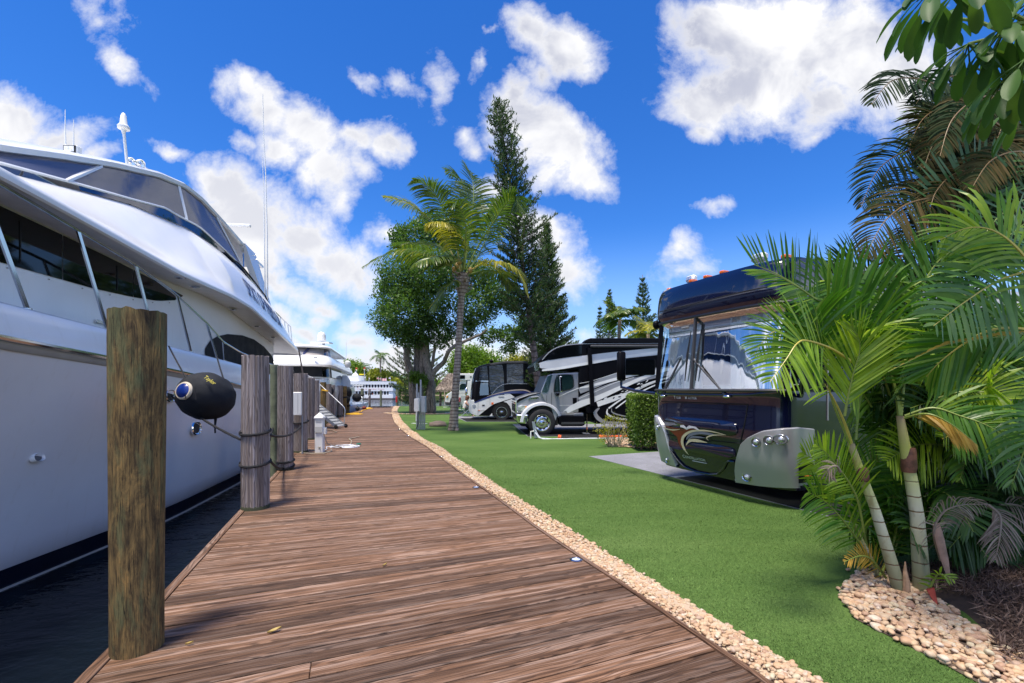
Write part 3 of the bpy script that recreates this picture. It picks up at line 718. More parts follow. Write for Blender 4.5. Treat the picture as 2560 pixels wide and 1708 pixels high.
# soffit downlights
def flat_disc(name, c, r, m, axis='Z', h_=.01, par=None):
    b = MB(); b.lathe([(r, -h_), (r*1.0, 0), (r*.7, .004)], 18, Matrix.Translation(c)); return b.build(name, m, par or yt)
for (px, py) in ((451, 691), (487, 714), (582, 772), (642, 814), (682, 842)):
    u_ = (px-HX)/F; vv = (HY-py)/F
    lo, hi = 4.0, 30.0
    for _ in range(50):
        m_ = (lo+hi)/2; q = m_*V(u_, 1, 0); s_ = (q-TIP).dot(AX); z_ = EH+vv*m_
        if z_ < ZSOF(s_)+.02: lo = m_
        else: hi = m_
    c_ = V(u_*lo, lo, ZSOF(s_)-.0)
    fr = MB(); fr.lathe([(.095, -.006), (.105, -.012), (.085, -.02), (.07, -.008)], 18, Matrix.Translation(c_), caps=False); fo = fr.build('downlight', M_STEEL, yt)
    le = MB(); le.lathe([(.0, -.008), (.07, -.009)], 14, Matrix.Translation(c_), caps=False); le.build('lens', M_BLACKRUB, fo)
def ray_side(px, py, ins=0.0, wt=None):
    u_ = (px-HX)/F; lo, hi = 7.0, 30.0
    for _ in range(50):
        m_ = (lo+hi)/2; q = yp(m_, (wt(m_) if wt else ins), 0)
        if q.x-u_*q.y < 0: lo = m_
        else: hi = m_
    return lo, EH+(HY-py)/F*yp(lo, (wt(lo) if wt else ins), 0).y
# exhaust fitting, hawse holes, vent by the window
def hull_pt(px, py):
    """point on the flared topside seen along a pixel ray"""
    u_ = (px-HX)/F; vv = (HY-py)/F; best = None
    for i in range(400):
        Y_ = 4+i*.04; q = V(u_*Y_, Y_, EH+vv*Y_); s_ = (q-TIP).dot(AX); w_ = (q-TIP).dot(NX)
        zr = interp(ZR, s_); k = max(0, min(1, (q.z+.72)/(zr-.05+.72))); fl = 1.0 if s_ > 16 else lerp(1.9, 1.0, min(1, s_/16))
        wd = lerp(smooth_interp(WWt, s_), smooth_interp(WRt, s_), k**fl)
        if w_ < wd: return q, s_
    return q, s_
SIDE_M = Matrix((AX, V(0, 0, 1), NX)).transposed().to_4x4()
def fitting(name, px, py, rx, rz, mring, mhole, tilt=-.25):
    q, s_ = hull_pt(px, py); M = Matrix.Translation(q+NX*.02) @ SIDE_M @ Matrix.Rotation(tilt, 4, 'X')
    b = MB(); n_ = 24; ring = []
    for (r_, z_) in ((1.0, -.03), (1.05, .01), (.95, .03), (.78, .01), (.72, -.03)):
        ring.append([M @ V(rx*r_*math.copysign(abs(math.cos(a))**.75, math.cos(a)), rz*r_*math.copysign(abs(math.sin(a))**.75, math.sin(a)), z_) for a in [2*math.pi*k/n_ for k in range(n_)]])
    b.loft(ring, closed=True); o = b.build(name, mring, yt)
    if mhole:
        b = MB(); b.poly([M @ V(rx*.76*math.cos(2*math.pi*k/n_), rz*.76*math.sin(2*math.pi*k/n_), .002) for k in range(n_)]); b.build('opening', mhole, o, smooth=False)
    return o
fitting('exhaust_fitting', 89, 1145, .10, .055, M_GEL, mat('dark_hole', (.1, .1, .11), .5))
fitting('hawse_hole', 488, 1071, .24, .14, M_CHROME, M_BLACKRUB, -.1)
fitting('hawse_hole', 688, 1038, .22, .13, M_CHROME, M_BLACKRUB, -.1)
fitting('hawse_hole', 422, 990, .2, .12, M_CHROME, M_BLACKRUB, -.1)
s_, z_ = ray_side(250, 806, wt=IW); b = MB(); b.box((0, 0, 0), (.34, .05, .03), M=SIDE_M.to_3x3()); b2 = [tuple(Vector(p)+yp(s_, IW(s_)-.03, z_)) for p in b.v]; b.v = b2; b.build('door_handle', M_STEEL, yt)
# name on the coaming: the letters are too raked to read; same rhythm of tall navy strokes
M_NAVYL = mat('navy_lettering', (.035, .045, .13), .4)
def name_frame(s_):
    a = bulge(s_, 1); p0 = a[5]; p1 = a[9]; return p0, p1
wd = 'SPIRIT OF FREEDOM'
s0, s1 = 18.7, 22.9
dg = (yp(s1, 0, 0)-yp(s0, 0, 0)).normalized()
letters = MB()
import bpy as _b
cu = bpy.data.curves.new('lt', 'FONT'); cu.body = wd; cu.size = 1; cu.extrude = 0; cu.offset = .018; cu.space_character = .94
to = bpy.data.objects.new('lt', cu); COL.objects.link(to); me_ = bpy.data.meshes.new_from_object(to.evaluated_get(bpy.context.evaluated_depsgraph_get())); bpy.data.objects.remove(to)
xs = [v.co.x for v in me_.vertices]; x0_, x1_ = min(xs), max(xs)
vs = []
for v_ in me_.vertices:
    s_ = lerp(s1, s0, 1-(v_.co.x-x0_)/(x1_-x0_)); k = v_.co.y/.72; a = bulge(s_, 1)
    q = 4.3+k*2.3; i = int(q); f_ = q-i; p_ = a[i].lerp(a[min(i+1, 11)], f_); nr = (a[min(i+1, 11)]-a[i]).cross(AX).normalized()
    if nr.dot(NX) < 0: nr = -nr
    vs.append(p_+nr*.012)
letters.add(vs, [tuple(p.vertices) for p in me_.polygons]); letters.build('name_lettering', M_NAVYL, yt, smooth=False)
# antennas and deck gear
def antenna(pts_px, Yd, r, name='antenna', m=M_WHITEP, label=None):
    pp = [P(x, y, Yd) for x, y in pts_px]; b = MB(); n_ = len(pp)
    b.tube(pp, [lerp(r, r*.35, i/(n_-1)) for i in range(n_)], 6); return b.build(name, m, yt, label=label)
q = antenna([(663, 755), (661, 600), (659, 470), (656, 385)], 18.2, .03); q = antenna([(669, 752), (668, 600), (664, 430), (659, 340), (657, 236)], 18.4, .034)
for (x0, y0, x1, y1) in ((626, 637, 656, 639), (634, 648, 662, 650)): b = MB(); b.tube([P(x0, y0, 18.1), P(x1, y1, 18.2)], .014, 5); b.build('antenna_bracket', M_STEEL, yt)
antenna([(164, 362), (163, 320), (163, 274)], 8.6, .014); antenna([(184, 364), (184, 330), (184, 300)], 8.7, .014)
# pole with a satellite puck on the brow
base = P(328, 512, 10.2); top = P(309, 325, 10.0); b = MB()
b.tube([base, base.lerp(top, .5), top], [.032, .028, .028], 10); b.tube([base, base.lerp(top, .12)], .04, 8); po = b.build('mast_pole', M_WHITEP, yt)
Mx = Matrix.Translation(top) ; b = MB(); b.lathe([(.03, -.08), (.05, 0), (.11, .02), (.115, .07), (.07, .13), (.055, .3), (.03, .36), (.005, .38)], 14, Mx); b.build('satellite_puck', M_WHITEP, po)
b = MB(); b.tube([base+V(0, 0, .02), base+V(0, 0, -.1)], .05, 8); b.build('pole_foot', M_STEEL, po)
# floodlight on the hardtop
M_LAMP = mat('lamp_lens', (.55, .58, .62), .15, .6, var=.3, vs=30)
def floodlight(c, w_, h_, par, housing, right=V(1, 0, 0), upv=V(0, 0, 1), name='floodlight'):
    fw = right.cross(upv).normalized(); R_ = Matrix((right, -fw*-1, upv)).transposed()
    b = MB(); b.box(c+fw*-.05, (w_, .12, h_), M=R_, bev=.02); o = b.build(name, housing, par, angle=30)
    b = MB(); b.box(c+fw*.016, (w_*.86, .02, h_*.78), M=R_); b.build('bezel', M_BLACKRUB, o)
    b = MB(); b.box(c+fw*.028, (w_*.72, .01, h_*.6), M=R_); b.build('lens', M_LAMP, o); return o
floodlight(P(176, 374, 8.5), .26, .17, yt, M_WHITEP)
# twin air horns
for (x, y) in ((327, 405), (351, 410)):
    c_ = P(x, y, 10.9); b = MB(); Mh = Matrix.Translation(c_) @ V(.35, -1, -.1).to_track_quat('Z', 'Y').to_matrix().to_4x4()
    b.lathe([(.03, -.42), (.035, -.2), (.06, -.06), (.10, .0), (.105, .01), (.085, -.01), (.03, -.12)], 16, Mh); b.build('air_horn', M_CHROME, yt)
# open-array radar behind
b = MB(); b.box(P(585, 563, 17.5), (1.2, .12, .11), M=Matrix.Rotation(.15, 3, 'Z'), bev=.03); ro = b.build('radar_scanner', M_WHITEP, yt)
b = MB(); b.tube([P(585, 563, 17.5)+V(-.3, 0, -.05), P(585, 563, 17.5)+V(-.3, 0, -.5)], .12, 10); b.build('scanner_pedestal', M_GEL, ro)
# aft rail and its lamp
for i, (x0, y0, x1, y1) in enumerate(((689, 793, 691, 818), (701, 794, 703, 815), (712, 804, 714, 836), (720, 813, 724, 847), (727, 818, 730, 853))):
    b = MB(); b.tube([P(x0, y0-6 if i == 0 else y0, 19.5), P(x1, y1, 19.5)], .02, 5); b.build('aft_rail_post', M_STEEL, yt)
b = MB(); b.tube([P(672, 770, 18.8), P(678, 770, 18.9), P(701, 793, 19.5), P(712, 803, 19.5), P(721, 812, 19.5), P(727, 818, 19.5)], .022, 6); b.build('aft_rail', M_STEEL, yt)
floodlight(P(682, 792, 19.0), .20, .22, yt, M_BLACKRUB, name='deck_lamp')
b = MB(); b.tube([P(747, 873, 19.2), P(757, 935, 19.0), P(762, 962, 18.9)], .035, 6); b.build('support_pole', mat('dark_pole', (.12, .10, .10), .4, .5), yt)
# ---------------------------------------------------------------- pilings
def piling(x, y, r, ztop, kind, label, seed=0, zbot=-2.2, group='mooring pilings along the boardwalk edge', lean=(0, 0)):
    rr = random.Random(seed); n_ = 64 if kind == 'flute' else 40; H_ = ztop-zbot
    o = thing('mooring_piling', label, 'piling', (x, y, zbot), rr.uniform(0, 6), group)
    nz = 26; vs = []; uvs = []; Mr = ROOTM[o.name]
    fl = []; a = 0
    while a < n_: wdt = rr.choice([2, 3, 3, 4, 4, 5]); fl.append((a, wdt, rr.uniform(.75, 1.2))); a += wdt
    groove = [0]*n_; stave = [1]*n_
    for (a, wdt, tn) in fl:
        for k in range(wdt):
            if a+k < n_: groove[a+k] = 0 if k else 1; stave[a+k] = tn
    ph = rr.uniform(0, 50)
    for i in range(nz+1):
        t_ = i/nz; z = zbot+H_*t_
        rad = r*(1+.03*math.sin(z*1.7+ph))*(1.0+(.05*t_ if kind != 'flute' else 0))
        for k in range(n_):
            a = 2*math.pi*k/n_
            q = rad*(1+.018*mnoise.noise(V(math.cos(a)*2+ph, math.sin(a)*2, z*.8)))
            if kind == 'flute': q *= (1-.07*groove[k])
            else: q *= 1+.012*mnoise.noise(V(math.cos(a)*9+ph, math.sin(a)*9, z*1.2))
            zz = z+((.02 if kind == 'moss' else .015)*mnoise.noise(V(math.cos(a)*4, math.sin(a)*4+ph, 1)) if i == nz else 0)
            vs.append(V(x+q*math.cos(a)+lean[0]*(t_-.5), y+q*math.sin(a)+lean[1]*(t_-.5), zz)); uvs.append((z+ph, k/n_*2*math.pi*r*1.0+ph*.37))
    b = MB()
    for k in range(n_):
        t_ = stave[k] if kind == 'flute' else 1.0
        k2 = (k+1) % n_
        fs = []; vv = []; uu = []
        for i in range(nz+1): vv += [vs[i*n_+k], vs[i*n_+k2]]; uu += [uvs[i*n_+k], (uvs[i*n_+k][0], uvs[i*n_+k][1]+2*math.pi*r/n_)]
        fs = [(2*i, 2*i+1, 2*i+3, 2*i+2) for i in range(nz)]
        b.add(vv, fs, 0, uu, t_*rr.uniform(.97, 1.03) if kind == 'flute' else 1)
    top = [vs[nz*n_+k] for k in range(n_)]; c_ = V(x+lean[0]*.5, y+lean[1]*.5, ztop+.006)
    b.add(top+[c_], [(k, (k+1) % n_, n_) for k in range(n_)], 0, [(p.x*2, p.y*2) for p in top]+[(x*2, y*2)], .9)
    m_ = M_PILE_GREY if kind == 'flute' else M_MOSS
    if kind == 'green': m_ = M_GREENP
    b.build('post', m_, o, angle=180 if kind != 'flute' else 20)
    if kind == 'flute':  # dark wet foot
        b = MB(); b.lathe([(r*1.02, zbot), (r*1.035, -.25), (r*1.04, .03), (r*1.0, .05)], 24, Matrix.Translation((x, y, 0))); b.build('tarred_foot', M_WETFOOT, o)
    return o
M_WETFOOT = mat('wet_mossy_foot', (.045, .05, .025), .8, bump=.5, dirt=.5)
M_GREENP = mat('green_grey_treated_timber', (.17, .19, .12), .85, bump=.5, bs=20, dirt=.5, var=.25, vs=5)
piling(-2.385, 2.90, .138, 2.14, 'moss', 'mossy brown round piling nearest the camera with a ragged top', 1)
piling(-3.55, 6.3, .172, 2.10, 'flute', 'grey grooved piling with two turns of black rope beside the fender', 2)
piling(-4.62, 9.28, .15, 2.11, 'flute', 'grey piling with a green mossy side, third from the camera', 3)
piling(-4.92, 9.42, .075, 2.14, 'green', 'slim green mossy post tight against the third grey piling', 31)
piling(-5.5, 11.85, .17, 2.04, 'flute', 'weathered piling behind the white electrical box', 4)
piling(-6.62, 14.85, .175, 2.0, 'flute', 'broad grey piling just behind the white pedestal', 5)
piling(-7.5, 17.4, .13, 1.97, 'flute', 'grey piling right before the rusty brown one', 6)
piling(-8.25, 19.9, .12, 1.93, 'moss', 'rusty brown piling at the foot of the gangway', 7)
piling(-8.98, 22.3, .13, 1.88, 'flute', 'narrow grey piling first behind the gangway handrail', 8)
piling(-9.6, 24.4, .12, 1.84, 'flute', 'narrow grey piling second behind the gangway handrail', 9)
piling(-10.5, 27.8, .17, 1.84, 'flute', 'grey piling third behind the gangway, next to a black fender', 10)
piling(-10.95, 29.8, .12, 1.81, 'moss', 'dark brown piling wrapped in black rope left of the yellow line', 11)
piling(-11.55, 32.0, .12, 1.77, 'moss', 'brown piling with two black rope bands right of its darker twin', 12)
piling(-12.8, 38.9, .12, 1.66, 'green', 'green piling beside the distant white pedestal', 13)
piling(-13.55, 43.3, .11, 1.6, 'flute', 'grey piling with a drooping rope collar before the tour boat stern', 14)
piling(-12.6, 43.75, .10, 1.5, 'green', 'short green piling alone before the middle of the tour boat', 15)
piling(-11.0, 43.6, .13, 1.55, 'green', 'green piling carrying a small red cylinder at the end of the boardwalk', 16)
# ---------------------------------------------------------------- ropes
M_ROPE = mat('black_rope', (.014, .014, .017), .85, bump=.6, bs=60); M_ROPEW = mat('white_rope', (.62, .62, .60), .8, bump=.4, bs=60)
M_ROPEY = mat('yellow_rope', (.75, .42, .03), .8, bump=.4, bs=60)
def sag(a, c, s_=.15, n_=14):
    return [a.lerp(c, i/n_)-V(0, 0, s_*4*(i/n_)*(1-i/n_)) for i in range(n_+1)]
def coil(x, y, z, r, turns=1.3, n_=28, a0=0, rise=.03):
    return [V(x+r*math.cos(a0+2*math.pi*turns*i/n_), y+r*math.sin(a0+2*math.pi*turns*i/n_), z+rise*math.sin(a0+2*math.pi*turns*i/n_)+.02*i/n_) for i in range(n_+1)]
def rope(name, paths, r, m, label, group=None, cat='rope'):
    if len(paths) == 1:
        b = MB(); b.tube(paths[0], r, 7); return b.build(name, m, label=label, cat=cat, group=group)
    o = thing(name, label, cat, tuple(paths[0][0]), 0, group)
    for i, p in enumerate(paths): b = MB(); b.tube(p, r, 7); b.build('strand' if i else 'line', m, o)
    return o
h1, _ = hull_pt(422, 990)
rope('mooring_rope', [sag(h1+NX*.05, V(-3.72, 6.25, .95), .06), coil(-3.55, 6.3, 1.05, .185, 1.1, a0=3.4), coil(-3.55, 6.3, .62, .185, 1.1, a0=2.9)], .018, M_ROPE, 'black rope from the near hull hole, wound twice round the grooved grey piling')
h2, _ = hull_pt(688, 1040)
rope('mooring_rope', [sag(V(-3.4, 6.42, .62), V(-4.60, 9.15, .08), .05), coil(-4.62, 9.28, .06, .165, 1.6, a0=4), coil(-4.62, 9.28, .18, .165, 1.1, a0=5)], .018, M_ROPE, 'black rope running low from the grooved piling to the foot of the third piling')
rope('mooring_rope', [sag(h2+V(0, 0, .02), V(-3.40, 6.4, 1.0), .08), sag(h2, V(-3.42, 6.42, .92), .05)], .014, M_ROPE, 'pair of black lines from the second hull hole to the grooved piling')
rope('mooring_rope', [sag(V(-3.42, 6.4, 1.0), V(-5.4, 11.7, .72), .12), coil(-5.5, 11.85, .78, .185, 1.2, a0=1)], .02, M_ROPE, 'black rope ending in a turn below the electrical box')
rope('piling_rope', [coil(-10.95, 29.8, 1.1, .14, 2.2)], .05, M_ROPE, 'thick black rope band on the darker brown piling')
rope('piling_rope', [coil(-11.55, 32.0, 1.05, .14, 2.2)], .05, M_ROPE, 'upper black rope band on the lighter brown piling')
rope('piling_rope', [coil(-11.55, 32.0, .45, .14, 2.2)], .05, M_ROPE, 'lower black rope band on the lighter brown piling')
rope('piling_rope', [coil(-13.55, 43.3, 1.15, .14, 2.2)], .05, M_ROPE, 'rope collar on the grey piling before the tour boat stern')
rope('piling_rope', [coil(-12.8, 38.9, 1.1, .14, 2.2)], .05, M_ROPE, 'dark rope collar on the green piling by the far pedestal')
rope('mooring_rope', [sag(V(-12.7, 38.9, 1.1), V(-13.5, 43.2, 1.1), .3), sag(V(-13.5, 43.3, 1.1), V(-12.6, 43.7, 1.15), .1)], .015, M_ROPEW, 'thin pale line slung between the distant green and grey pilings')
# ---------------------------------------------------------------- big covered fender
def fender(c, R_, Lh, ax, label, ends=True, deck_pts=()):
    o = thing('boat_fender', label, 'fender', tuple(c)); M = Matrix.Translation(c) @ ax.to_track_quat('Z', 'Y').to_matrix().to_4x4()
    b = MB(); prof = []
    for i in range(25):
        t_ = -1+2*i/24; prof.append((R_*max(.0, 1-abs(t_*.98)**2.05)**.5, Lh*t_))
    vs = []; n_ = 40
    for (r_, z_) in prof:
        for k in range(n_):
            a = 2*math.pi*k/n_; q = r_*(1+.02*math.sin(9*a+z_*6)*(abs(z_)/Lh)**2+.05*mnoise.noise(V(math.cos(a)*3, math.sin(a)*3, z_*5)))
            vs.append(M @ V(q*math.cos(a), q*math.sin(a), z_))
    b.add(vs, [(i*n_+k, i*n_+(k+1) % n_, (i+1)*n_+(k+1) % n_, (i+1)*n_+k) for i in range(24) for k in range(n_)]+[tuple(range(n_))[::-1], tuple(24*n_+k for k in range(n_))])
    b.build('cover', M_CANVAS, o, angle=180)
    if ends:
        b = MB(); b.lathe([(R_*.36, Lh*.90), (R_*.37, Lh*.98), (R_*.33, Lh*1.03), (R_*.27, Lh*1.04)], 28, M, caps=False); b.build('white_end_ring', mat('cream_vinyl', (.60, .52, .40), .5), o)
        b = MB(); b.lathe([(R_*.30, Lh*1.03), (R_*.24, Lh*1.07), (R_*.12, Lh*1.13), (.0, Lh*1.135)], 24, M, caps=False); b.build('blue_end_cap', mat('blue_vinyl', (.006, .03, .22), .25, var=.3), o)
    for (p0, p1) in deck_pts:
        b = MB(); b.tube(sag(p0, p1, .01, 6), .014, 6); b.build('hanging_line', M_ROPE, o)
    return o
fc = P(516, 991, 7.7); fa = (P(487, 976, 7.35)-fc); fa = V(-.16, -1.0, .22).normalized()
f_o = fender(fc, .40, .46, fa, 'large black covered fender with a blue end cap hanging on the yacht side', True,
    [(P(422, 866, 8.0), P(467, 948, 7.4)), (P(467, 948, 7.4), P(466, 960, 7.3)), (P(543, 895, 9.2), P(561, 955, 7.9)), (P(537, 1045, 7.7), P(538, 1083, 7.7)), (P(541, 1045, 7.7), P(536, 1070, 7.7))])
b = MB(); b.tube([P(462, 968, 7.22), P(464, 996, 7.2)], .006, 5); b.tube([P(487, 968, 7.18), P(490, 1000, 7.16)], .006, 5); b.build('lacing', M_ROPE, f_o)
Mt = Matrix.Translation(P(508, 944, 7.36)) @ Matrix.Rotation(math.radians(78), 4, 'X') @ Matrix.Rotation(math.radians(-33), 4, 'Z')
text('Taylor', .085, mat('yellow_print', (.75, .65, .12), .5), f_o, Mt, 'printed_lettering', .003, .35)
fender(P(822, 978, 24), .26, .16, V(.6, -.8, 0), 'small flat black fender seen between the grey pilings behind the gangway', False)
fender(P(866, 982, 31.0), .36, .42, V(.1, -.5, .9), 'tall black fender between the two brown rope wrapped pilings', False)
fender(P(865, 999, 30.8), .28, .28, V(.1, -.5, .9), 'lower black fender under the tall one between brown pilings', False)
fender(P(892, 994, 36.0), .34, .36, V(.8, -.5, -.3), 'round black fender on the bow of the small blue white boat', False)
# ---------------------------------------------------------------- service boxes and pedestals
o = thing('electrical_box', 'white metal electrical box on the piling behind the third one', 'electrical box', (-5.38, 11.45, .98)); 
b = MB(); b.box((-5.38, 11.42, 1.275), (.20, .14, .58), M=Matrix.Rotation(.32, 3, 'Z'), bev=.012); b.build('cabinet', M_WHITEP, o, angle=30)
b = MB(); b.box((-5.315, 11.30, 1.275), (.004, .012, .5), M=Matrix.Rotation(.32, 3, 'Z')); b.build('door_seam', M_BLACKRUB, o)
b = MB(); b.tube([V(-5.3, 11.5, .98), V(-5.3, 11.5, -.2)], .018, 8); b.build('conduit', mat('grey_conduit', (.3, .31, .33), .5), o)
def pedestal(x, y, rz, label, s_=1.0):
    o = thing('dock_pedestal', label, 'pedestal', (x, y, 0), rz, 'white dock power pedestals'); R_ = ROOTM[o.name]
    b = MB(); b.box((0, 0, .44*s_), (.20*s_, .20*s_, .88*s_), bev=.015); b.build('column', M_WHITEP, o, local=True, angle=30)
    b = MB(); b.lathe([(.16*s_, .88*s_), (.165*s_, .90*s_), (.15*s_, .93*s_), (.02*s_, 1.03*s_)], 4, Matrix.Rotation(math.pi/4, 4, 'Z')); b.build('pyramid_cap', M_WHITEP, o, local=True, smooth=False)
    b = MB(); b.box((0, -.105*s_, .60*s_), (.175*s_, .02, .15*s_), M=Matrix.Rotation(-.15, 3, 'X')); b.build('grey_panel', mat('grey_panel', (.35, .35, .35), .5), o, local=True)
    for k in range(3): b = MB(); b.box((0, -.102*s_, (.79+.025*k)*s_), (.14*s_, .006, .008*s_)); b.build('louver', mat('grey_panel', (.35, .35, .35), .5), o, local=True)
    b = MB(); b.box((.13*s_, 0, .56*s_), (.07*s_, .12*s_, .17*s_), bev=.01); b.build('socket_cover', M_WHITEP, o, local=True, angle=30)
    b = MB(); b.tube([V(.03, -.1, .14)*s_, V(.03, -.16, .14)*s_, V(.03, -.17, .10)*s_], .014*s_, 8); b.tube([V(-.01, -.14, .16)*s_, V(.07, -.14, .16)*s_], .008*s_, 6); b.build('tap', mat('brass_tap', (.3, .26, .2), .35, 1.0), o, local=True)
    return o
pedestal(-4.96, 11.75, .12, 'white power pedestal on the boardwalk by the coiled white hose')
pedestal(-12.65, 38.2, .1, 'small distant white pedestal beside the green piling')
# hoses and coils on the boards
def loops(cx, cy, rx, ry, n_, r, seed, z=.015):
    rr = random.Random(seed); pts_ = []
    for i in range(n_*26):
        a = 2*math.pi*i/26; k = i//26; sx = rx*(1-.10*k+rr.uniform(-.006, .006)); sy = ry*(1-.08*k)
        ox, oy = .03*math.sin(k*2.1), .03*math.cos(k*1.7)
        pts_.append(V(cx+ox+sx*math.cos(a), cy+oy+sy*math.sin(a)*(1+.1*math.cos(a)), z+r*k*.5+.006*math.sin(a*3+k)))
    return pts_
ho = thing('hose_coil', 'flattened coil of white hose with a green nozzle on the boards', 'hose', (-4.7, 12.8, 0))
b = MB(); b.tube(loops(-4.73, 12.85, .40, .30, 6, .011, 2), .011, 6); b.build('hose', mat('white_hose', (.72, .74, .80), .4), ho)
b = MB(); b.tube([V(-4.95, 12.0, .02), V(-5.0, 12.3, .02), V(-5.2, 12.75, .02), V(-5.05, 12.95, .03)], .011, 6); b.build('hose', mat('white_hose', (.72, .74, .80), .4), ho)
b = MB(); b.tube([V(-4.48, 13.12, .05), V(-4.38, 13.12, .06), V(-4.34, 13.06, .06)], [.02, .028, .02], 8); b.build('nozzle', mat('green_plastic', (.01, .14, .09), .5), ho)
rope('power_cord', [[V(-5.45, 12.3, .02), V(-5.4, 11.6, .02), V(-5.1, 11.45, .02), V(-4.75, 11.5, .02), V(-4.72, 11.9, .02), V(-4.85, 12.2, .03)]], .014, mat('beige_cord', (.42, .35, .26), .5), 'beige cord looped round the foot of the near pedestal', cat='cord')
rope('power_cord', [[V(-4.9, 11.8, .5), V(-4.82, 11.9, .2), V(-4.7, 12.6, .02), V(-4.75, 13.4, .02), V(-5.0, 14.2, .02), V(-5.3, 14.8, .02), V(-5.2, 15.5, .02)]], .014, mat('beige_cord', (.42, .35, .26), .5), 'beige cord winding away along the boards behind the near pedestal', cat='cord')
rope('power_cord', [[V(-7.3, 16.3, .02), V(-6.8, 16.1, .02), V(-6.5, 16.9, .03), V(-7.0, 17.8, .02), V(-7.5, 18.0, .02)]], .014, mat('brown_cord', (.25, .20, .15), .5), 'brown cord lying beside the gangway wheels', cat='cord')
rope('yellow_rope_coil', [loops(-10.2, 29.2, .6, .45, 5, .02, 8)], .022, M_ROPEY, 'coil of yellow rope beside the brown pilings')
rope('yellow_rope', [[V(-10.6, 29.6, .02), V(-10.6, 32, .03), V(-11.2, 34, .02), V(-11.5, 36.2, .03), V(-11.9, 37.6, .02), V(-11.9, 38.3, .02)]], .03, M_ROPEY, 'loose yellow line running to the far pedestal')
rope('yellow_rope_coil', [loops(-12.0, 37.4, .5, .45, 4, .03, 9)], .03, M_ROPEY, 'smaller heap of yellow rope at the far pedestal')
b = MB()
for i in range(60):
    a = rs.uniform(0, 6.3); r_ = rs.random()**.5; vs, fs = ICO1; o_ = V(-11.6+.85*r_*math.cos(a), 40.3+.5*r_*math.sin(a), .04); b.add([o_+V(p.x*.17, p.y*.17, p.z*.07) for p in vs], fs)
b.build('netting_heap', M_BLACKRUB, label='low heap of black netting near the end of the boardwalk', cat='netting')
for i, (x, y, r_, lb) in enumerate(((-11.5, 33.9, .17, 'round black buoy at the boardwalk edge before the small boat'), (-11.55, 35.6, .16, 'dark red buoy at the boardwalk edge behind the black one'))):
    b = MB(); b.add([V(x, y, r_*.9)+V(p.x, p.y, p.z*.9)*r_ for p in ICO3[0]], ICO3[1]); b.tube([V(x, y, r_*1.6), V(x, y, r_*2.1)], .03, 8); b.build('buoy', M_BLACKRUB if i == 0 else mat('dark_red_rubber', (.16, .02, .015), .6), label=lb, cat='buoy')
lr = thing('fire_extinguisher', 'red fire extinguisher cylinder fixed low on the last green piling', 'fire extinguisher', (-11.0, 43.4, .4))
b = MB(); b.lathe([(.06, .35), (.09, .37), (.09, .82), (.06, .9), (.03, .93)], 14, Matrix.Translation((-11.0, 43.36, 0))); b.build('cylinder', mat('red_paint', (.45, .02, .02), .35), lr)
b = MB(); b.tube([V(-11.0, 43.36, .93), V(-11.0, 43.36, 1.0), V(-10.93, 43.33, 1.02)], .02, 6); b.build('valve', M_BLACKRUB, lr)
# ---------------------------------------------------------------- gangway with wheels and hand line
gw = thing('gangway', 'aluminium gangway leaning from the near yacht to the boards with a thin handrail', 'gangway', (-7.3, 19.0, 0))
M_ALU = mat('brushed_aluminium', (.55, .56, .58), .35, .9)
e0 = V(-7.15, 18.9, .12); e1 = V(-8.9, 19.4, 1.35); ac = V(.28, .96, 0)*.28
for s_ in (-1, 1): b = MB(); b.beam(e0+ac*s_, e1+ac*s_, .035, .11); b.build('side_rail', M_ALU, gw)
b = MB(); b.loft([[e0+ac*.95, e1+ac*.95], [e0-ac*.95, e1-ac*.95]]); b.build('tread_panel', mat('grey_tread', (.30, .31, .33), .6), gw)
for k in range(11): p = e0.lerp(e1, (k+.5)/11)+V(0, 0, .02); b = MB(); b.beam(p-ac, p+ac, .035, .02); b.build('tread', M_ALU, gw)
b = MB(); b.tube([e0-ac*1.1+V(.05, 0, -.02), e0+ac*1.1+V(.05, 0, -.02)], .018, 8); b.build('axle', M_ALU, gw)
for s_ in (-1, 1): b = MB(); b.lathe([(.07, -.025), (.085, -.015), (.085, .015), (.07, .025)], 16, Matrix.Translation(e0+ac*1.15*s_+V(.05, 0, -.03)) @ ac.to_track_quat('Z', 'Y').to_matrix().to_4x4()); b.build('wheel', M_BLACKRUB, gw)
b = MB(); b.tube([e0+ac+V(0, 0, 0), e0+ac+V(.04, 0, .62), e0+ac+V(.0, 0, .75), e0+ac+V(-.12, .05, .86), e1+ac+V(.2, 0, .78), e1+ac+V(-.1, 0, .9)], .018, 8); b.build('handrail', M_ALU, gw)
b = MB(); b.beam(e0.lerp(e1, .55)+ac+V(-.08, 0, .8), e0.lerp(e1, .45)+ac+V(.02, 0, .88), .05, .05); b.build('yellow_tie', M_ROPEY, gw)
# recessed deck lights
for i, (px, py, lb) in enumerate(((1440, 1400, 'round deck light nearest the camera, flush in the boards by the edge'), (1190, 1219, 'second flush deck light along the gravel edge'), (1103, 1142, 'third flush deck light, at the warm coloured boards'), (1020, 1090, 'fourth flush deck light, small, by the bend'), (997, 1074, 'fifth and farthest flush deck light by the bend'))):
    p = G(px, py); sc_ = 1.0; o = thing('deck_light', lb, 'deck light', tuple(p), 0, 'round lights set in the boardwalk')
    b = MB(); b.lathe([(.062, .0), (.062, .006), (.045, .012), (.04, .006)], 20, Matrix.Translation(p), caps=False); b.build('rim', M_STEEL, o)
    b = MB(); b.lathe([(.0, .010), (.04, .006)], 16, Matrix.Translation(p), caps=False); b.build('lens', mat('frosted_lens', (.5, .55, .68), .3), o)
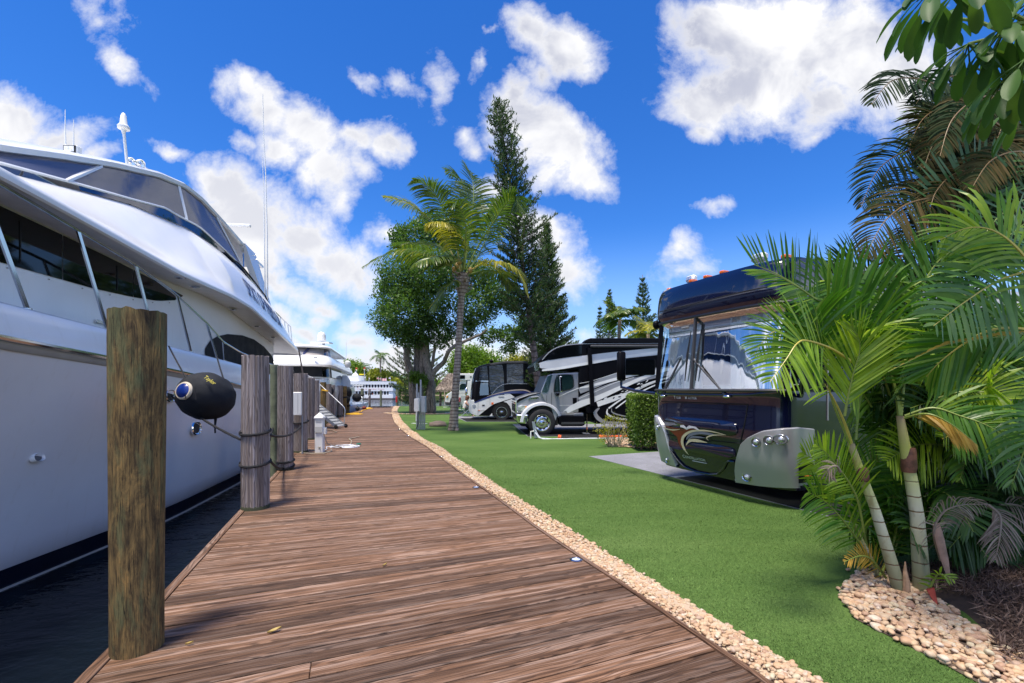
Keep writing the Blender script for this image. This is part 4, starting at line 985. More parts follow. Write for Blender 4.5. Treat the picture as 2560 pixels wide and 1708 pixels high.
# fallen leaves
for i, (px, py, sz, a, lb) in enumerate(((686, 1580, .055, .7, 'curled yellow leaf lying on the boards'), (473, 1613, .03, .2, 'small brown leaf scrap near the first piling'), (962, 1415, .03, .9, 'tiny pale leaf scrap in the middle of the boards'))):
    p = G(px, py, .004); b = MB(); rows = []
    for k in range(7):
        t_ = k/6; w_ = math.sin(math.pi*min(1, t_*.95+.03))*.3*sz; rows.append([p+Matrix.Rotation(a, 3, 'Z') @ V((t_-.5)*sz*1.6, q*w_, .004+.012*abs(q)+.01*t_*t_) for q in (-1, 0, 1)])
    b.loft(rows); b.build('fallen_leaf', mat('dry_leaf', (.42, .30, .09), .6), label=lb, cat='leaf')
# ---------------------------------------------------------------- utility posts on the turf
M_GALV = mat('galvanised_steel', (.34, .38, .42), .5, .5); M_GREYBOX = mat('grey_meter_box', (.36, .40, .44), .5)
up_ = thing('utility_post', 'cluster of grey steel struts carrying a white and a grey meter box on the turf', 'utility post', (-3.75, 18.6, 0))
for (px, z1_, w_) in ((1042.5, 1.85, .06), (1047, 1.5, .05), (1052, 2.02, .06), (1057, 1.3, .05), (1061.5, 1.3, .05)):
    x_ = (px-HX)/F*18.6; b = MB(); b.beam((x_, 18.6, -.02), (x_, 18.6, z1_), w_, w_); b.build('strut', M_GALV, up_)
b = MB(); b.box(P(1043, 1013, 18.4), (.21, .16, .52), M=Matrix.Rotation(-.3, 3, 'Z'), bev=.015); b.build('white_meter_box', M_WHITEP, up_, angle=30)
b = MB(); b.box(P(1059.5, 1011, 18.4), (.18, .14, .66), M=Matrix.Rotation(-.3, 3, 'Z'), bev=.015); b.build('grey_meter_box', M_GREYBOX, up_, angle=30)
b = MB(); b.tube([P(1041, 1022, 18.35), P(1041, 1053, 18.35)], .03, 8); b.build('white_pipe', M_WHITEP, up_)
b = MB(); b.tube([P(1046, 1028, 18.3), P(1044, 1045, 18.3), P(1045, 1060, 18.3), P(1041, 1072, 18.3)], .016, 6); b.build('black_cable', M_BLACKRUB, up_)
for z_ in (.35, .9): b = MB(); b.beam(((1041-HX)/F*18.6, 18.52, z_), ((1064-HX)/F*18.6, 18.52, z_), .05, .05); b.build('cross_bar', M_GALV, up_)
# rock
def rock(name, c, s_, label, m, seed):
    vs, fs = ICO3; b = MB(); b.add([V(c[0]+p.x*s_[0]*(1+.25*mnoise.noise(p*1.3+V(seed, 0, 0))), c[1]+p.y*s_[1]*(1+.25*mnoise.noise(p*1.5+V(0, seed, 0))), c[2]+p.z*s_[2]*(1+.35*mnoise.noise(p*1.8+V(0, 0, seed)))) for p in vs], fs)
    return b.build(name, m, label=label, cat='rock', angle=60)
rock('rock', (-3.3, 20.2, .06), (.42, .25, .16), 'low brown boulder on the turf between the meter boxes and the palm', mat('brown_rock', (.20, .15, .12), .9, bump=.7, bs=12, var=.2), 3)
# ---------------------------------------------------------------- vehicle paints
def paint(name, col, rough=.22, metal=0.0, coat=1.0, flake=0.0, spec=.5):
    m, t = nt(name); h = N(t); co = h.coord(); n = h.noise(co, 1.2, 3, .5)
    c = h.mix(h.maprange(n.outputs[0], .3, .7), [x*.92 for x in col], [min(1, x*1.08) for x in col])
    d = h.noise(co, 30, 5, .75); c = h.mix(h.maprange(d.outputs[0], .60, .8, 0, .5), c, [min(.7, x*1.35+.004) for x in col])
    h.out(principled(h, c, rough, metal, spec, None, coat, .02)); return m
M_NAVY = paint('deep_navy_paint', (.003, .004, .022), .12); M_SILV = paint('silver_metallic_paint', (.38, .38, .40), .28, .3, .5)
M_SIL2 = paint('light_silver_paint', (.58, .59, .62), .3, .1, .5)
M_BLK = paint('gloss_black_paint', (.005, .005, .007), .30, coat=0.0, spec=.10); M_GUN = paint('gunmetal_paint', (.36, .37, .40), .3, .3, .6)
M_WHT = paint('white_paint', (.78, .78, .77), .25); M_CREAM = mat('cream_stripe', (.62, .54, .36), .3, coat=.6); M_REDP = mat('dark_red_stripe', (.16, .012, .012), .3, coat=.6)
M_SLATE = mat('slate_stripe', (.16, .17, .24), .3, coat=.6); M_TYRE = mat('tyre_rubber', (.018, .018, .02), .8, bump=.4, bs=30)
M_ALLOY = mat('polished_alloy', (.66, .66, .66), .14, 1.0, var=.05); M_DKGAP = mat('dark_gap', (.004, .004, .004), .8)
M_AMBER = mat('amber_lens', (.85, .16, .01), .2, coat=.5); M_DGREY = mat('dark_grey_rubber', (.05, .05, .055), .5)
M_GLASSG = mat('dark_green_glass', (.012, .03, .03), .03, 0, var=0, spec=1.0)
def glass_mat(name, tint, extra):
    m, t = nt(name); h = N(t)
    g = h.new('ShaderNodeBsdfGlossy'); g.inputs[0].default_value = (1, 1, 1, 1); g.inputs[1].default_value = .01
    co = h.coord(); n = h.noise(h.mapping(co, sc=(1, 2.0, .35)), 1.4, 2, .5); h.link(h.bump(n.outputs[0], .12, .10), g.inputs['Normal'])
    tr = h.new('ShaderNodeBsdfTransparent'); tr.inputs[0].default_value = (*tint, 1); fr = h.new('ShaderNodeLayerWeight'); fr.inputs[0].default_value = .4
    mx = h.new('ShaderNodeMixShader'); h.val(mx, 0, h.math('MULTIPLY_ADD', h.math('POWER', fr.outputs['Facing'], 3), .6, extra, clamp=True)); h.link(tr.outputs[0], mx.inputs[1]); h.link(g.outputs[0], mx.inputs[2]); h.out(mx.outputs[0]); return m
M_WSCR = glass_mat('windscreen_glass', (.80, .92, .92), .50); M_CABGL = glass_mat('cab_glass', (.45, .62, .60), .22)
def mirror_mat():
    m, t = nt('black_mirror_window'); h = N(t); co = h.coord(); n = h.noise(h.mapping(co, sc=(.5, 1, 1.6)), 1.3, 4, .6, .8)
    h.out(principled(h, (.004, .004, .006), .03, 0, 1.0, h.bump(n.outputs[0], .5, .25), .5)); return m
M_MIRROR = mirror_mat()
def bevel(o, w_, seg=2, ang=35):
    m_ = o.modifiers.new('bevel', 'BEVEL'); m_.width = w_; m_.segments = seg; m_.limit_method = 'ANGLE'; m_.angle_limit = math.radians(ang); return o
class Veh:
    def __init__(s, name, label, cat, origin, rz, group=None):
        s.o = thing(name, label, cat, tuple(origin), rz, group); s.M = ROOTM[s.o.name]; s.Mi = s.M.inverted()
    def S(s, px, py, y=0.0):
        """local point where the sight line meets the vertical plane y=const of the vehicle"""
        d = Vector(((px-HX)/F, 1, (HY-py)/F)); o = Vector((0, 0, EH))
        lo = s.Mi @ o; ld = s.Mi.to_3x3() @ d; t_ = (y-lo.y)/ld.y; return lo+ld*t_
    def plate(s, name, pxs, y, mat_, par=None, depth=.02, bev=0, smooth=False):
        b = MB(); b.prism([s.S(*p, y=y) for p in pxs], (0, depth, 0)); o = b.build(name, mat_, par or s.o, local=True, smooth=smooth)
        if bev: bevel(o, bev)
        return o
    def ribbon(s, name, pts, ws, y, mat_, par=None):
        b = MB(); n_ = len(pts); up_ = []; dn = []
        PX = [Vector(p) for p in pts]
        # smooth resample
        Q = []; W = []
        for i in range(n_-1):
            for k in range(6):
                t_ = k/6; p0 = PX[max(i-1, 0)]; p1 = PX[i]; p2 = PX[i+1]; p3 = PX[min(i+2, n_-1)]
                Q.append(.5*((2*p1)+(p2-p0)*t_+(2*p0-5*p1+4*p2-p3)*t_*t_+(3*p1-p0-3*p2+p3)*t_**3)); W.append(lerp(ws[i], ws[i+1], t_))
        Q.append(PX[-1]); W.append(ws[-1])
        for i, q in enumerate(Q):
            d = (Q[min(i+1, len(Q)-1)]-Q[max(i-1, 0)]).normalized(); nn = Vector((-d.y, d.x))
            a = q+nn*W[i]*.5; c_ = q-nn*W[i]*.5; up_.append(s.S(a.x, a.y, y)); dn.append(s.S(c_.x, c_.y, y))
        b.loft([up_, dn]); return b.build(name, mat_, par or s.o, local=True, smooth=False)
def wheel(v, c, R_, w_, rim='alloy', label=None):
    """axis along local y, outer face toward -y"""
    M = Matrix.Translation(c) @ Matrix.Rotation(math.radians(90), 4, 'X')
    wo = MB(); wo.lathe([(R_*.60, w_*.5), (R_*.64, w_*.52), (R_*.90, w_*.52), (R_*.975, w_*.42), (R_, w_*.3), (R_, -w_*.3), (R_*.97, -w_*.45), (R_*.6, -w_*.5)], 44, M, caps=False); for_ = wo
    # tread grooves
    t_ = wo.build('tyre', M_TYRE, v.o, local=True, angle=40)
    b = MB(); b.lathe([(R_*.60, w_*.50), (R_*.615, w_*.53), (R_*.58, w_*.53), (R_*.56, w_*.44), (R_*.47, w_*.36), (R_*.40, w_*.42), (R_*.30, w_*.43), (R_*.20, w_*.42), (R_*.19, w_*.58), (R_*.12, w_*.64), (.001, w_*.65)], 44, M, caps=False)
    r_ = b.build('rim', M_ALLOY, v.o, local=True, angle=30)
    for k in range(10):
        a = 2*math.pi*k/10; b = MB(); b.poly([M @ V(R_*.475*math.cos(a)+R_*.05*(math.cos(q)*math.cos(a)-1.5*math.sin(q)*math.sin(a)), R_*.475*math.sin(a)+R_*.05*(math.cos(q)*math.sin(a)+1.5*math.sin(q)*math.cos(a)), w_*.375+.012+R_*.05*.9*0) for q in [2*math.pi*j/10 for j in range(10)]])
        b.build('hand_hole', M_DKGAP, r_, local=True, smooth=False)
    for k in range(10):
        a = 2*math.pi*(k+.5)/10; b = MB(); b.lathe([(R_*.035, w_*.40), (R_*.035, w_*.48), (R_*.02, w_*.52)], 6, M @ Matrix.Translation((R_*.27*math.cos(a), R_*.27*math.sin(a), 0))); b.build('lug_nut', M_CHROME, r_, local=True)
    return t_
# ================================================================ near coach (class A), seen from its front corner
A = Veh('motorhome', 'dark navy motorhome with silver lamp housings, partly behind the near palm', 'motorhome', (3.106, 7.13, 0), math.atan2(.389, .921), 'motorhomes parked on the pads')
HW = 1.36; HN = 1.15   # the front is traced from its own datum: far half and near half
HWs = lambda y: HW if y > 0 else HN
X0t = [(.2, .2), (.3, .16), (.6, .06), (1.0, 0), (1.5, .01), (1.6, -.03), (2.80, .16), (2.86, -.01), (3.1, -.01), (3.34, .02), (3.43, .08), (3.47, .22)]
def fx(y, z):
    q = min(1, abs(y)/HWs(y)); return interp(X0t, z)+(.27*(1-(1-q**4.4)**(1/4.4)) if y > 0 else .36*(1-(1-q**3.2)**(1/3.2)))
def outline(z, e=0.0, n_=26, L_=11.2):
    pts_ = []
    for k in range(n_+1):
        a = math.pi*(k/n_-.5); s_ = math.sin(a); c_ = math.cos(a); 
        y = HWs(s_)*math.copysign(min(1, abs(s_)**.62), s_)
        tp = 1.0 if z < 3.0 else 1-.03*((z-3.0)/.5)**2
        pts_.append(V(fx(y, z)-e, y*tp*(1+e/HW), z))
    tp = 1.0 if z < 3.0 else 1-.03*((z-3.0)/.5)**2
    return pts_+[V(L_, HW*tp+e, z), V(L_, -HN*tp-e, z)]
b = MB(); Z_ = [.25, .32, .5, .7, .9, 1.1, 1.3, 1.5, 1.56, 1.62]; b.loft([outline(z) for z in Z_], closed=True)
lower = b.build('lower_body', M_NAVY, A.o, local=True, angle=50)
b = MB(); b.loft([outline(z) for z in (2.84, 2.95, 3.045)]+[outline(z) for z in (3.05, 3.2, 3.3, 3.38, 3.43, 3.465)]+[[p*1 for p in outline(3.47)]], closed=True)
o_ = outline(3.47); b.poly(o_); b.build('roof_cap', M_NAVY, A.o, local=True, angle=40)
b = MB(); so_ = [V(p.x if p.x < 11 else 11.2, p.y, 0) for p in outline(2.0)]
b.loft([[V(.75, HW, 1.6), V(11.2, HW, 1.6), V(11.2, -HN, 1.6), V(.75, -HN, 1.6)], [V(.75, HW, 2.86), V(11.2, HW, 2.86), V(11.2, -HN, 2.86), V(.75, -HN, 2.86)]], closed=False)
for s_ in (1, -1): hh_ = HW if s_ > 0 else HN; b.loft([[V(.5, s_*hh_, 1.6), V(.5, s_*hh_, 2.86)], [V(11.2, s_*hh_, 1.6), V(11.2, s_*hh_, 2.86)]])
b.build('side_wall', M_BLK, A.o, local=True, smooth=False)
b = MB(); b.loft([[V(.3, y, 1.6), V(11, y, 1.6)] for y in (-1.1, 1.3)]); b.loft([[V(.45, y, 2.83), V(11, y, 2.83)] for y in (-1.1, 1.3)]); b.loft([[V(1.9, y, 1.3), V(1.9, y, 2.83)] for y in (-1.1, 1.3)]); b.build('cab_interior', mat('pale_interior', (.20, .26, .28), .7), A.o, local=True, smooth=False)
def fgrid(name, ys, zlo, zhi, e, mat_, par=None, nz=5):
    b = MB(); b.loft([[V(fx(y, lerp(zlo(y), zhi(y), k/nz))-e, y*(1+e/HW), lerp(zlo(y), zhi(y), k/nz)) for k in range(nz+1)] for y in ys]); return b.build(name, mat_, par or A.o, local=True, angle=60)
# windscreen
ws = fgrid('windscreen', srange(-HN+.015, 1.345, 44), lambda y: 1.62, lambda y: 2.84, .002, M_WSCR, nz=8)
for z in (1.625, 2.835):
    b = MB(); b.tube([V(fx(y, z)-.012, y*1.008, z) for y in srange(-HN+.01, 1.35, 60)], .026, 6)
    b.build('windscreen_seal', M_DGREY, A.o, local=True)
b = MB(); b.beam((fx(.36, 1.62)-.012, .36, 1.62), (fx(.36, 2.83)-.012, .36, 2.83), .035, .045, up=(1, 0, 0)); b.build('centre_bar', M_DGREY, A.o, local=True)
for y in (1.26, -HN+.03): b = MB(); b.beam((fx(y, 1.62)-.004, y, 1.62), (fx(y, 2.83)-.004, y, 2.83), .10, .02, up=(1, 0, 0)); b.build('corner_post', M_BLK, A.o, local=True)
# dashboard, seats and folded privacy curtains
b = MB(); b.loft([[V(.30, y, 1.60), V(.38, y, 1.70), V(.75, y, 1.72), V(.95, y, 1.62)] for y in srange(-1.08, 1.2, 8)]); b.build('dashboard', mat('grey_green_vinyl', (.36, .46, .44), .6), A.o, local=True)
for yc in (.05, -.85):
    b = MB(); b.box((1.25, yc, 1.95), (.22, .55, .85), bev=.09); b.box((1.2, yc, 2.45), (.16, .3, .2), bev=.07); b.box((1.0, yc, 1.62), (.5, .55, .18), bev=.07); b.build('driver_seat', mat('pale_seat_leather', (.42, .50, .50), .5), A.o, local=True)
def curtain(y0, y1, x_):
    b = MB(); n_ = 70; rows = []
    for i in range(n_+1):
        y = lerp(y0, y1, i/n_); rows.append([V(x_+.05*math.sin(i*1.15)*(.5+.5*k/6)+.02*math.sin(i*.37), y+.03*math.sin(i*.8)*(k/6), lerp(2.78, 1.66, k/6)) for k in range(7)])
    b.loft(rows); return b.build('curtain', mat('white_curtain', (.92, .93, .95), .8), A.o, local=True, angle=180)
curtain(1.25, .46, .30); curtain(-.08, -1.08, .34)
# seams: hood hatch
def fline(name, pts_, r_, mat_, par=None, e=.002):
    b = MB(); q = []
    for i in range(len(pts_)-1):
        for k in range(8): y = lerp(pts_[i][0], pts_[i+1][0], k/8); z = lerp(pts_[i][1], pts_[i+1][1], k/8); q.append(V(fx(y, z)-e, y, z))
    y, z = pts_[-1]; q.append(V(fx(y, z)-e, y, z)); b.tube(q, r_, 5); return b.build(name, mat_, par or lower, local=True)
hat = fline('hatch_seam', [(1.16, 1.42), (.29, 1.424), (-.66, 1.426), (-.61, 1.13), (-.53, .85), (.16, .835), (1.0, .838)], .008, M_DKGAP)
fline('hatch_seam', [(1.3, 1.555), (.02, 1.555), (-.70, 1.57), (-1.12, 1.62)], .012, mat('blue_highlight_trim', (.02, .03, .16), .15, coat=1), e=.006)
fline('cap_seam', [(1.2, 3.04), (.5, 3.035), (-.06, 3.045), (-1.1, 3.06)], .007, M_DKGAP)
# raised lozenge mouldings on the hatch
def lozenge(y0, y1, z0, z1, e, name):
    b = MB(); n_ = 40; yc, zc = (y0+y1)/2, (z0+z1)/2; ry, rz_ = abs(y1-y0)/2, abs(z1-z0)/2; rows = []
    for (s_, ee) in ((1.03, -.004), (1.0, .004), (.97, e*.8), (.93, e), (.0, e*1.05)):
        rows.append([V(fx(yc+ry*s_*math.copysign(abs(math.cos(a))**.35, math.cos(a)), zc)-ee, yc+(ry-(1-s_)*rz_*1.0 if s_ > 0 else 0)*math.copysign(abs(math.cos(a))**.35, math.cos(a)), zc+rz_*s_*math.copysign(abs(math.sin(a))**.5, math.sin(a))) for a in [2*math.pi*k/n_ for k in range(n_)]])
    b.loft(rows, closed=True); return b.build(name, M_NAVY, lower, local=True, angle=60)
lozenge(-.50, 1.02, .94, 1.17, .03, 'upper_moulding'); lozenge(-.42, .96, .60, .785, .03, 'lower_moulding')
# lower valance U and bumper lip
b = MB(); up_ = [(.95, .56), (.90, .50), (.823, .40), (.71, .31), (.44, .262), (.15, .268), (-.017, .305), (-.154, .41), (-.24, .52), (-.30, .555), (-.42, .56)]
q = [];
for i in range(len(up_)-1):
    for k in range(5): y = lerp(up_[i][0], up_[i+1][0], k/5); z = lerp(up_[i][1], up_[i+1][1], k/5); q.append(V(fx(y, z)-.02, y, z+.0))
b.tube(q, .016, 8); b.build('valance_lip', M_NAVY, lower, local=True)
# silver corner housings
def sil_top(y): return interp([(.34, .25), (.377, .45), (.454, .633), (.534, .825), (.657, .937), (.866, 1.052), (1.086, 1.102), (1.281, 1.123), (1.4, 1.12)], y)
for s_ in (1, -1):
    off = .26 if s_ > 0 else 0   # the pair sits about the front's own centre
    hh_ = HW if s_ > 0 else HN
    n_ = 30; ys = [(.345 if s_ < 0 else .86)+(hh_-(.345 if s_ < 0 else .86)-.004)*k/n_ for k in range(n_+1)]
    top_ = (lambda y: sil_top(y)) if s_ < 0 else (lambda y: interp([(.86, .30), (.93, .6), (.99, .87), (1.05, 1.0), (1.2, 1.13), (1.4, 1.16)], y))
    b = MB(); rows = []
    for y in ys:
        zt = max(top_(y), .27); zl = interp([(.3, .235), (.7, .255), (1.15, .30), (1.4, .33)], y)
        g_ = s_*y; rows.append([V(fx(g_, z)-ee, s_*y*(1+ee/HW), z) for z, ee in ((zl, -.03), (zl+.005, .035))]+[V(fx(g_, lerp(zl, zt, k/8))-.045, s_*y*(1+.045/HW), lerp(zl, zt, k/8)) for k in range(9)]+[V(fx(g_, zt)-.03, s_*y*(1+.03/HW), zt+.012), V(fx(g_, zt)+.03, s_*y, zt+.015)])
    if s_ < 0: # wrap along the side
        for xx in (.36, .5, .66): rows.append([V(xx, s_*(HN+e_), z_) for z_, e_ in ((.33, -.03), (.335, .035))]+[V(xx, s_*(HN+.045), lerp(.335, 1.12-.1*(xx-.3), k/8)) for k in range(9)]+[V(xx, s_*(HN+.03), 1.13-.1*(xx-.3)), V(xx, s_*(HN-.03), 1.135-.1*(xx-.3))])
    b.loft(rows if s_ < 0 else rows[::-1]); hz_ = b.build('lamp_housing', M_SILV, A.o, local=True, angle=50)
    b = MB(); b.tube([rows[0][k] for k in range(2, 12)], .008, 5); b.build('housing_edge', M_SILV, hz_, local=True)
def lamp(y, z, ry, rz_, kind='head', par=None):
    n_ = 24; nrm = (V(fx(y+.01, z), y+.01, 0)-V(fx(y-.01, z), y-.01, 0)).normalized(); tang = nrm; out_ = V(-tang.y, tang.x, 0); out_ = out_ if out_.x < 0 else -out_
    c_ = V(fx(y, z), y*(1+.045/HW), z)+out_*.046; ring = []
    for (s_, d_) in ((1.12, .001), (1.05, .012), (.94, .006), (.8, -.05)):
        ring.append([c_+tang*(ry*s_*math.cos(a))+V(0, 0, rz_*s_*math.sin(a))+out_*d_ for a in [2*math.pi*k/n_ for k in range(n_)]])
    b = MB(); b.loft(ring[:3], closed=True); ro = b.build('headlight' if kind == 'head' else 'fog_light', M_CHROME, A.o, local=True)
    b = MB(); b.poly([p+out_*.0 for p in [c_+tang*(ry*.94*math.cos(a))+V(0, 0, rz_*.94*math.sin(a))+out_*.003 for a in [2*math.pi*k/n_ for k in range(n_)]]]); b.build('reflector_bowl', mat('grey_reflector', (.22, .21, .20), .25, .8), ro, local=True, smooth=False)
    b = MB(); M_ = Matrix.Translation(c_+tang*ry*(-.15)+out_*.004) @ out_.to_track_quat('Z', 'Y').to_matrix().to_4x4(); r0 = min(ry, rz_)*.62
    b.lathe([(r0, 0), (r0*.95, .02), (r0*.6, .035), (.0, .042)], 18, M_, caps=False); b.build('bulb_lens', M_LAMP, ro, local=True)
for (y, z, ry, rz_) in ((-.774, .905, .062, .062), (-.935, .945, .066, .062), (-1.05, .965, .085, .066)): lamp(y, z, ry, rz_)
lamp(-.556, .365, .07, .062, 'fog'); lamp(1.14, .96, .05, .055); lamp(1.04, .38, .04, .055, 'fog')
b = MB(); b.box((.50, -HN-.055, .45), (.12, .03, .05), bev=.01); b.build('side_marker', M_AMBER, A.o, local=True)
b = MB(); b.box((.48, -HN-.05, .5), (.30, .01, .26), bev=.004); b.build('side_recess', M_BLK, A.o, local=True)
# graphics on the front
def fpoly(name, yz, mat_, e=.012, par=None):
    b = MB(); b.poly([V(fx(y, z)-e, y, z) for y, z in yz]); return b.build(name, mat_, par or lower, local=True, smooth=False)
def fr(pts_, ws_, name, mat_, e):
    rows = [[], []]; Q = []; W = []
    for i in range(len(pts_)-1):
        for k in range(6):
            t_ = k/6; p0, p1, p2, p3 = (Vector(pts_[j]) for j in (max(i-1, 0), i, i+1, min(i+2, len(pts_)-1)))
            Q.append(.5*((2*p1)+(p2-p0)*t_+(2*p0-5*p1+4*p2-p3)*t_*t_+(3*p1-p0-3*p2+p3)*t_**3)); W.append(lerp(ws_[i], ws_[i+1], t_))
    Q.append(Vector(pts_[-1])); W.append(ws_[-1])
    for i, q in enumerate(Q):
        d = (Q[min(i+1, len(Q)-1)]-Q[max(i-1, 0)]).normalized(); nn = Vector((-d.y, d.x))
        for j, s_ in ((0, .5), (1, -.5)): a = q+nn*W[i]*s_; rows[j].append(V(fx(a.x, a.y)-e, a.x, a.y))
    b = MB(); b.loft(rows); return b.build(name, mat_, lower, local=True, smooth=False)
red = fpoly('red_swoosh', [(1.0, 1.0), (.8, .985), (.55, .975), (.30, 1.0), (.1, .99), (-.05, .985), (.2, .955), (.45, .90), (.58, .80), (.60, .70), (.56, .60), (.64, .64), (.70, .73), (.72, .83), (.85, .90)], M_REDP, .036)
fr([(1.08, .97), (.95, .945), (.78, .94), (.62, .965)], [.004, .02, .02, .004], 'cream_swoosh', M_CREAM, .040)
fr([(-.33, .955), (-.1, .985), (.15, .985), (.38, .945), (.55, .85), (.60, .74), (.57, .64), (.49, .545)], [.003, .018, .026, .034, .05, .062, .05, .004], 'cream_swoosh', M_CREAM, .042)
fr([(.02, .84), (.05, .88), (-.08, .93), (-.30, .955)], [.004, .02, .02, .003], 'cream_swoosh', M_CREAM, .043)
fr([(.50, .80), (.40, .89), (.2, .945), (.0, .945), (-.15, .93)], [.01, .05, .05, .04, .01], 'slate_swoosh', M_SLATE, .040)
fr([(.52, .70), (.42, .79), (.25, .81), (.05, .80)], [.004, .045, .05, .004], 'cream_swoosh', M_CREAM, .043)
fr([(.46, .80), (.35, .86), (.2, .87), (.08, .875)], [.004, .03, .03, .004], 'slate_swoosh', M_SLATE, .044)
# small winged emblem
for pl_ in ([(.60, 1.035), (.52, 1.045), (.46, 1.005), (.40, 1.045), (.25, 1.035), (.18, .99), (.22, .985), (.30, 1.01), (.38, 1.0), (.46, .97), (.54, 1.0), (.60, 1.005)],):
    fpoly('emblem', pl_, mat('silver_badge', (.65, .66, .70), .3, .4), .046)
TM = Matrix(((0, 0, -1, 0), (-1, 0, 0, 0), (0, 1, 0, 0), (0, 0, 0, 1)))
def ftext(s_, y0, z0, size, sp=1.0, slope=0.0, name='lettering', m_=None):
    cu = bpy.data.curves.new('t', 'FONT'); cu.body = s_; cu.size = size; cu.extrude = 0.0; cu.space_character = sp; cu.offset = size*.015
    to = bpy.data.objects.new('t', cu); COL.objects.link(to); me = bpy.data.meshes.new_from_object(to.evaluated_get(bpy.context.evaluated_depsgraph_get())); bpy.data.objects.remove(to)
    b = MB(); b.add([V(fx(y0-v_.co.x, z0+v_.co.y)-.010, y0-v_.co.x, z0+v_.co.y+slope*v_.co.x) for v_ in me.vertices], [tuple(p.vertices) for p in me.polygons]); return b.build(name, m_ or M_LET, lower, local=True, smooth=False)
M_LET = mat('silver_lettering', (.62, .64, .68), .3, .3)
ftext('T', .80, 1.476, .075, 1); ftext('OUR', .745, 1.478, .052, 1.05); ftext('M', .535, 1.478, .062, 1); ftext('ASTER', .46, 1.478, .052, 1.3)
ftext('C', .685, .470, .078); ftext('ONSTELLATION', .625, .474, .060, 1.02)
b = MB(); b.box((fx(.32, .445)-.012, .32, .448), (.006, .30, .012)); b.build('script_underline', M_LET, lower, local=True)
# wipers
def wiper(base, elbow, y_, zt, zb):
    w0 = MB(); p0 = V(fx(base[0], base[1])-.03, base[0], base[1]); p1 = V(fx(elbow[0], elbow[1])-.06, elbow[0], elbow[1])
    w0.tube([p0, p0.lerp(p1, .25), p1], [.02, .013, .011], 6); w0.tube([p0+V(0, .035, .02), p1+V(0, .02, 0)], .006, 5); o = w0.build('wiper_arm', M_DGREY, A.o, local=True)
    b = MB(); b.tube([V(fx(y_, zb)-.035, y_, zb), V(fx(y_, (zt+zb)/2)-.05, y_, (zt+zb)/2), V(fx(y_, zt)-.035, y_, zt)], [.008, .020, .006], 6); b.build('wiper_blade', M_BLACKRUB, o, local=True)
    b = MB(); b.add([p0+V(p.x*.04, p.y*.07, p.z*.03) for p in ICO2[0]], ICO2[1]); b.build('wiper_boss', M_CHROME, o, local=True)
wiper((-.337, 1.533), (.36, 2.143), .27, 2.62, 1.78); wiper((1.068, 1.523), (.624, 2.165), .50, 2.62, 1.78)
# mirrors
b = MB(); p0 = V(fx(1.3, 1.55), 1.36, 1.56); b.tube([p0, p0+V(-.25, .25, .05), p0+V(-.42, .46, .12), p0+V(-.42, .46, .3)], .028, 8); mo = b.build('mirror_arm', M_NAVY, A.o, local=True)
b = MB(); b.box(p0+V(-.42, .46, .52), (.16, .12, .56), bev=.05); b.build('mirror_head', M_BLK, mo, local=True, angle=60)
b = MB(); p0 = V(.45, -HN, 1.55); b.tube([p0, p0+V(-.35, -.25, .05), p0+V(-.5, -.35, .25)], .028, 8); b.build('mirror_arm', M_NAVY, A.o, local=True)
# roof: marker lights, spot lamps, horn bulb, side awning
for (y, z) in ((1.22, 3.47), (.62, 3.49), (.30, 3.49), (-.03, 3.49), (-1.0, 3.49)):
    b = MB(); b.box((fx(y, 3.47)+.04, y, z), (.14, .085, .05), bev=.02); b.build('marker_light', M_AMBER, A.o, local=True)
M_SPOT = mat('white_spot_housing', (.7, .72, .75), .25)
for (y, z, w_) in ((.86, 3.60, .20), (-.50, 3.62, .24)):
    b = MB(); b.box((.46, y, z), (.12, w_, .12), M=Matrix.Rotation(.25, 3, 'Y'), bev=.03); so2 = b.build('spot_lamp', M_SPOT, A.o, local=True, angle=40)
    b = MB(); b.box((.395, y, z+.01), (.01, w_*.6, .06), M=Matrix.Rotation(.25, 3, 'Y')); b.build('lens', M_LAMP, so2, local=True)
    b = MB(); b.box((.5, y, 3.52), (.06, w_*.8, .08)); b.build('bracket', M_SPOT, so2, local=True)
b = MB(); b.add([V(.15+p.x*.08, 1.41+p.y*.06, 2.84+p.z*.085) for p in ICO2[0]], ICO2[1]); b.build('camera_pod', M_BLK, A.o, local=True)
b = MB(); b.box((5.9, -HN-.03, 3.40), (9.6, .12, .11), bev=.03); b.build('awning_tube', M_GUN, A.o, local=True, angle=40)
b = MB(); b.beam((1.0, -HN-.006, 3.4), (1.0, -HN-.006, 1.2), .02, .012); b.build('door_seam', M_GUN, A.o, local=True)
for (x0_, x1_, z0_, z1_) in ((1.15, 2.1, 1.75, 2.7), (3.0, 4.6, 2.0, 2.8), (5.4, 7.2, 2.0, 2.8)):
    b = MB(); b.box(((x0_+x1_)/2, -HN-.008, (z0_+z1_)/2), (x1_-x0_, .012, z1_-z0_), bev=.004); b.build('side_window', M_BLACKGL, A.o, local=True)
for (x, y) in ((2.0, -.95), (8.3, -.95), (2.0, 1.12), (8.3, 1.12)): wheel(A, V(x, y, .5), .5, .28)
b = MB(); b.box((5.6, 0, .50), (9.2, 2.2, .30)); b.build('chassis', M_BLACKRUB, A.o, local=True)
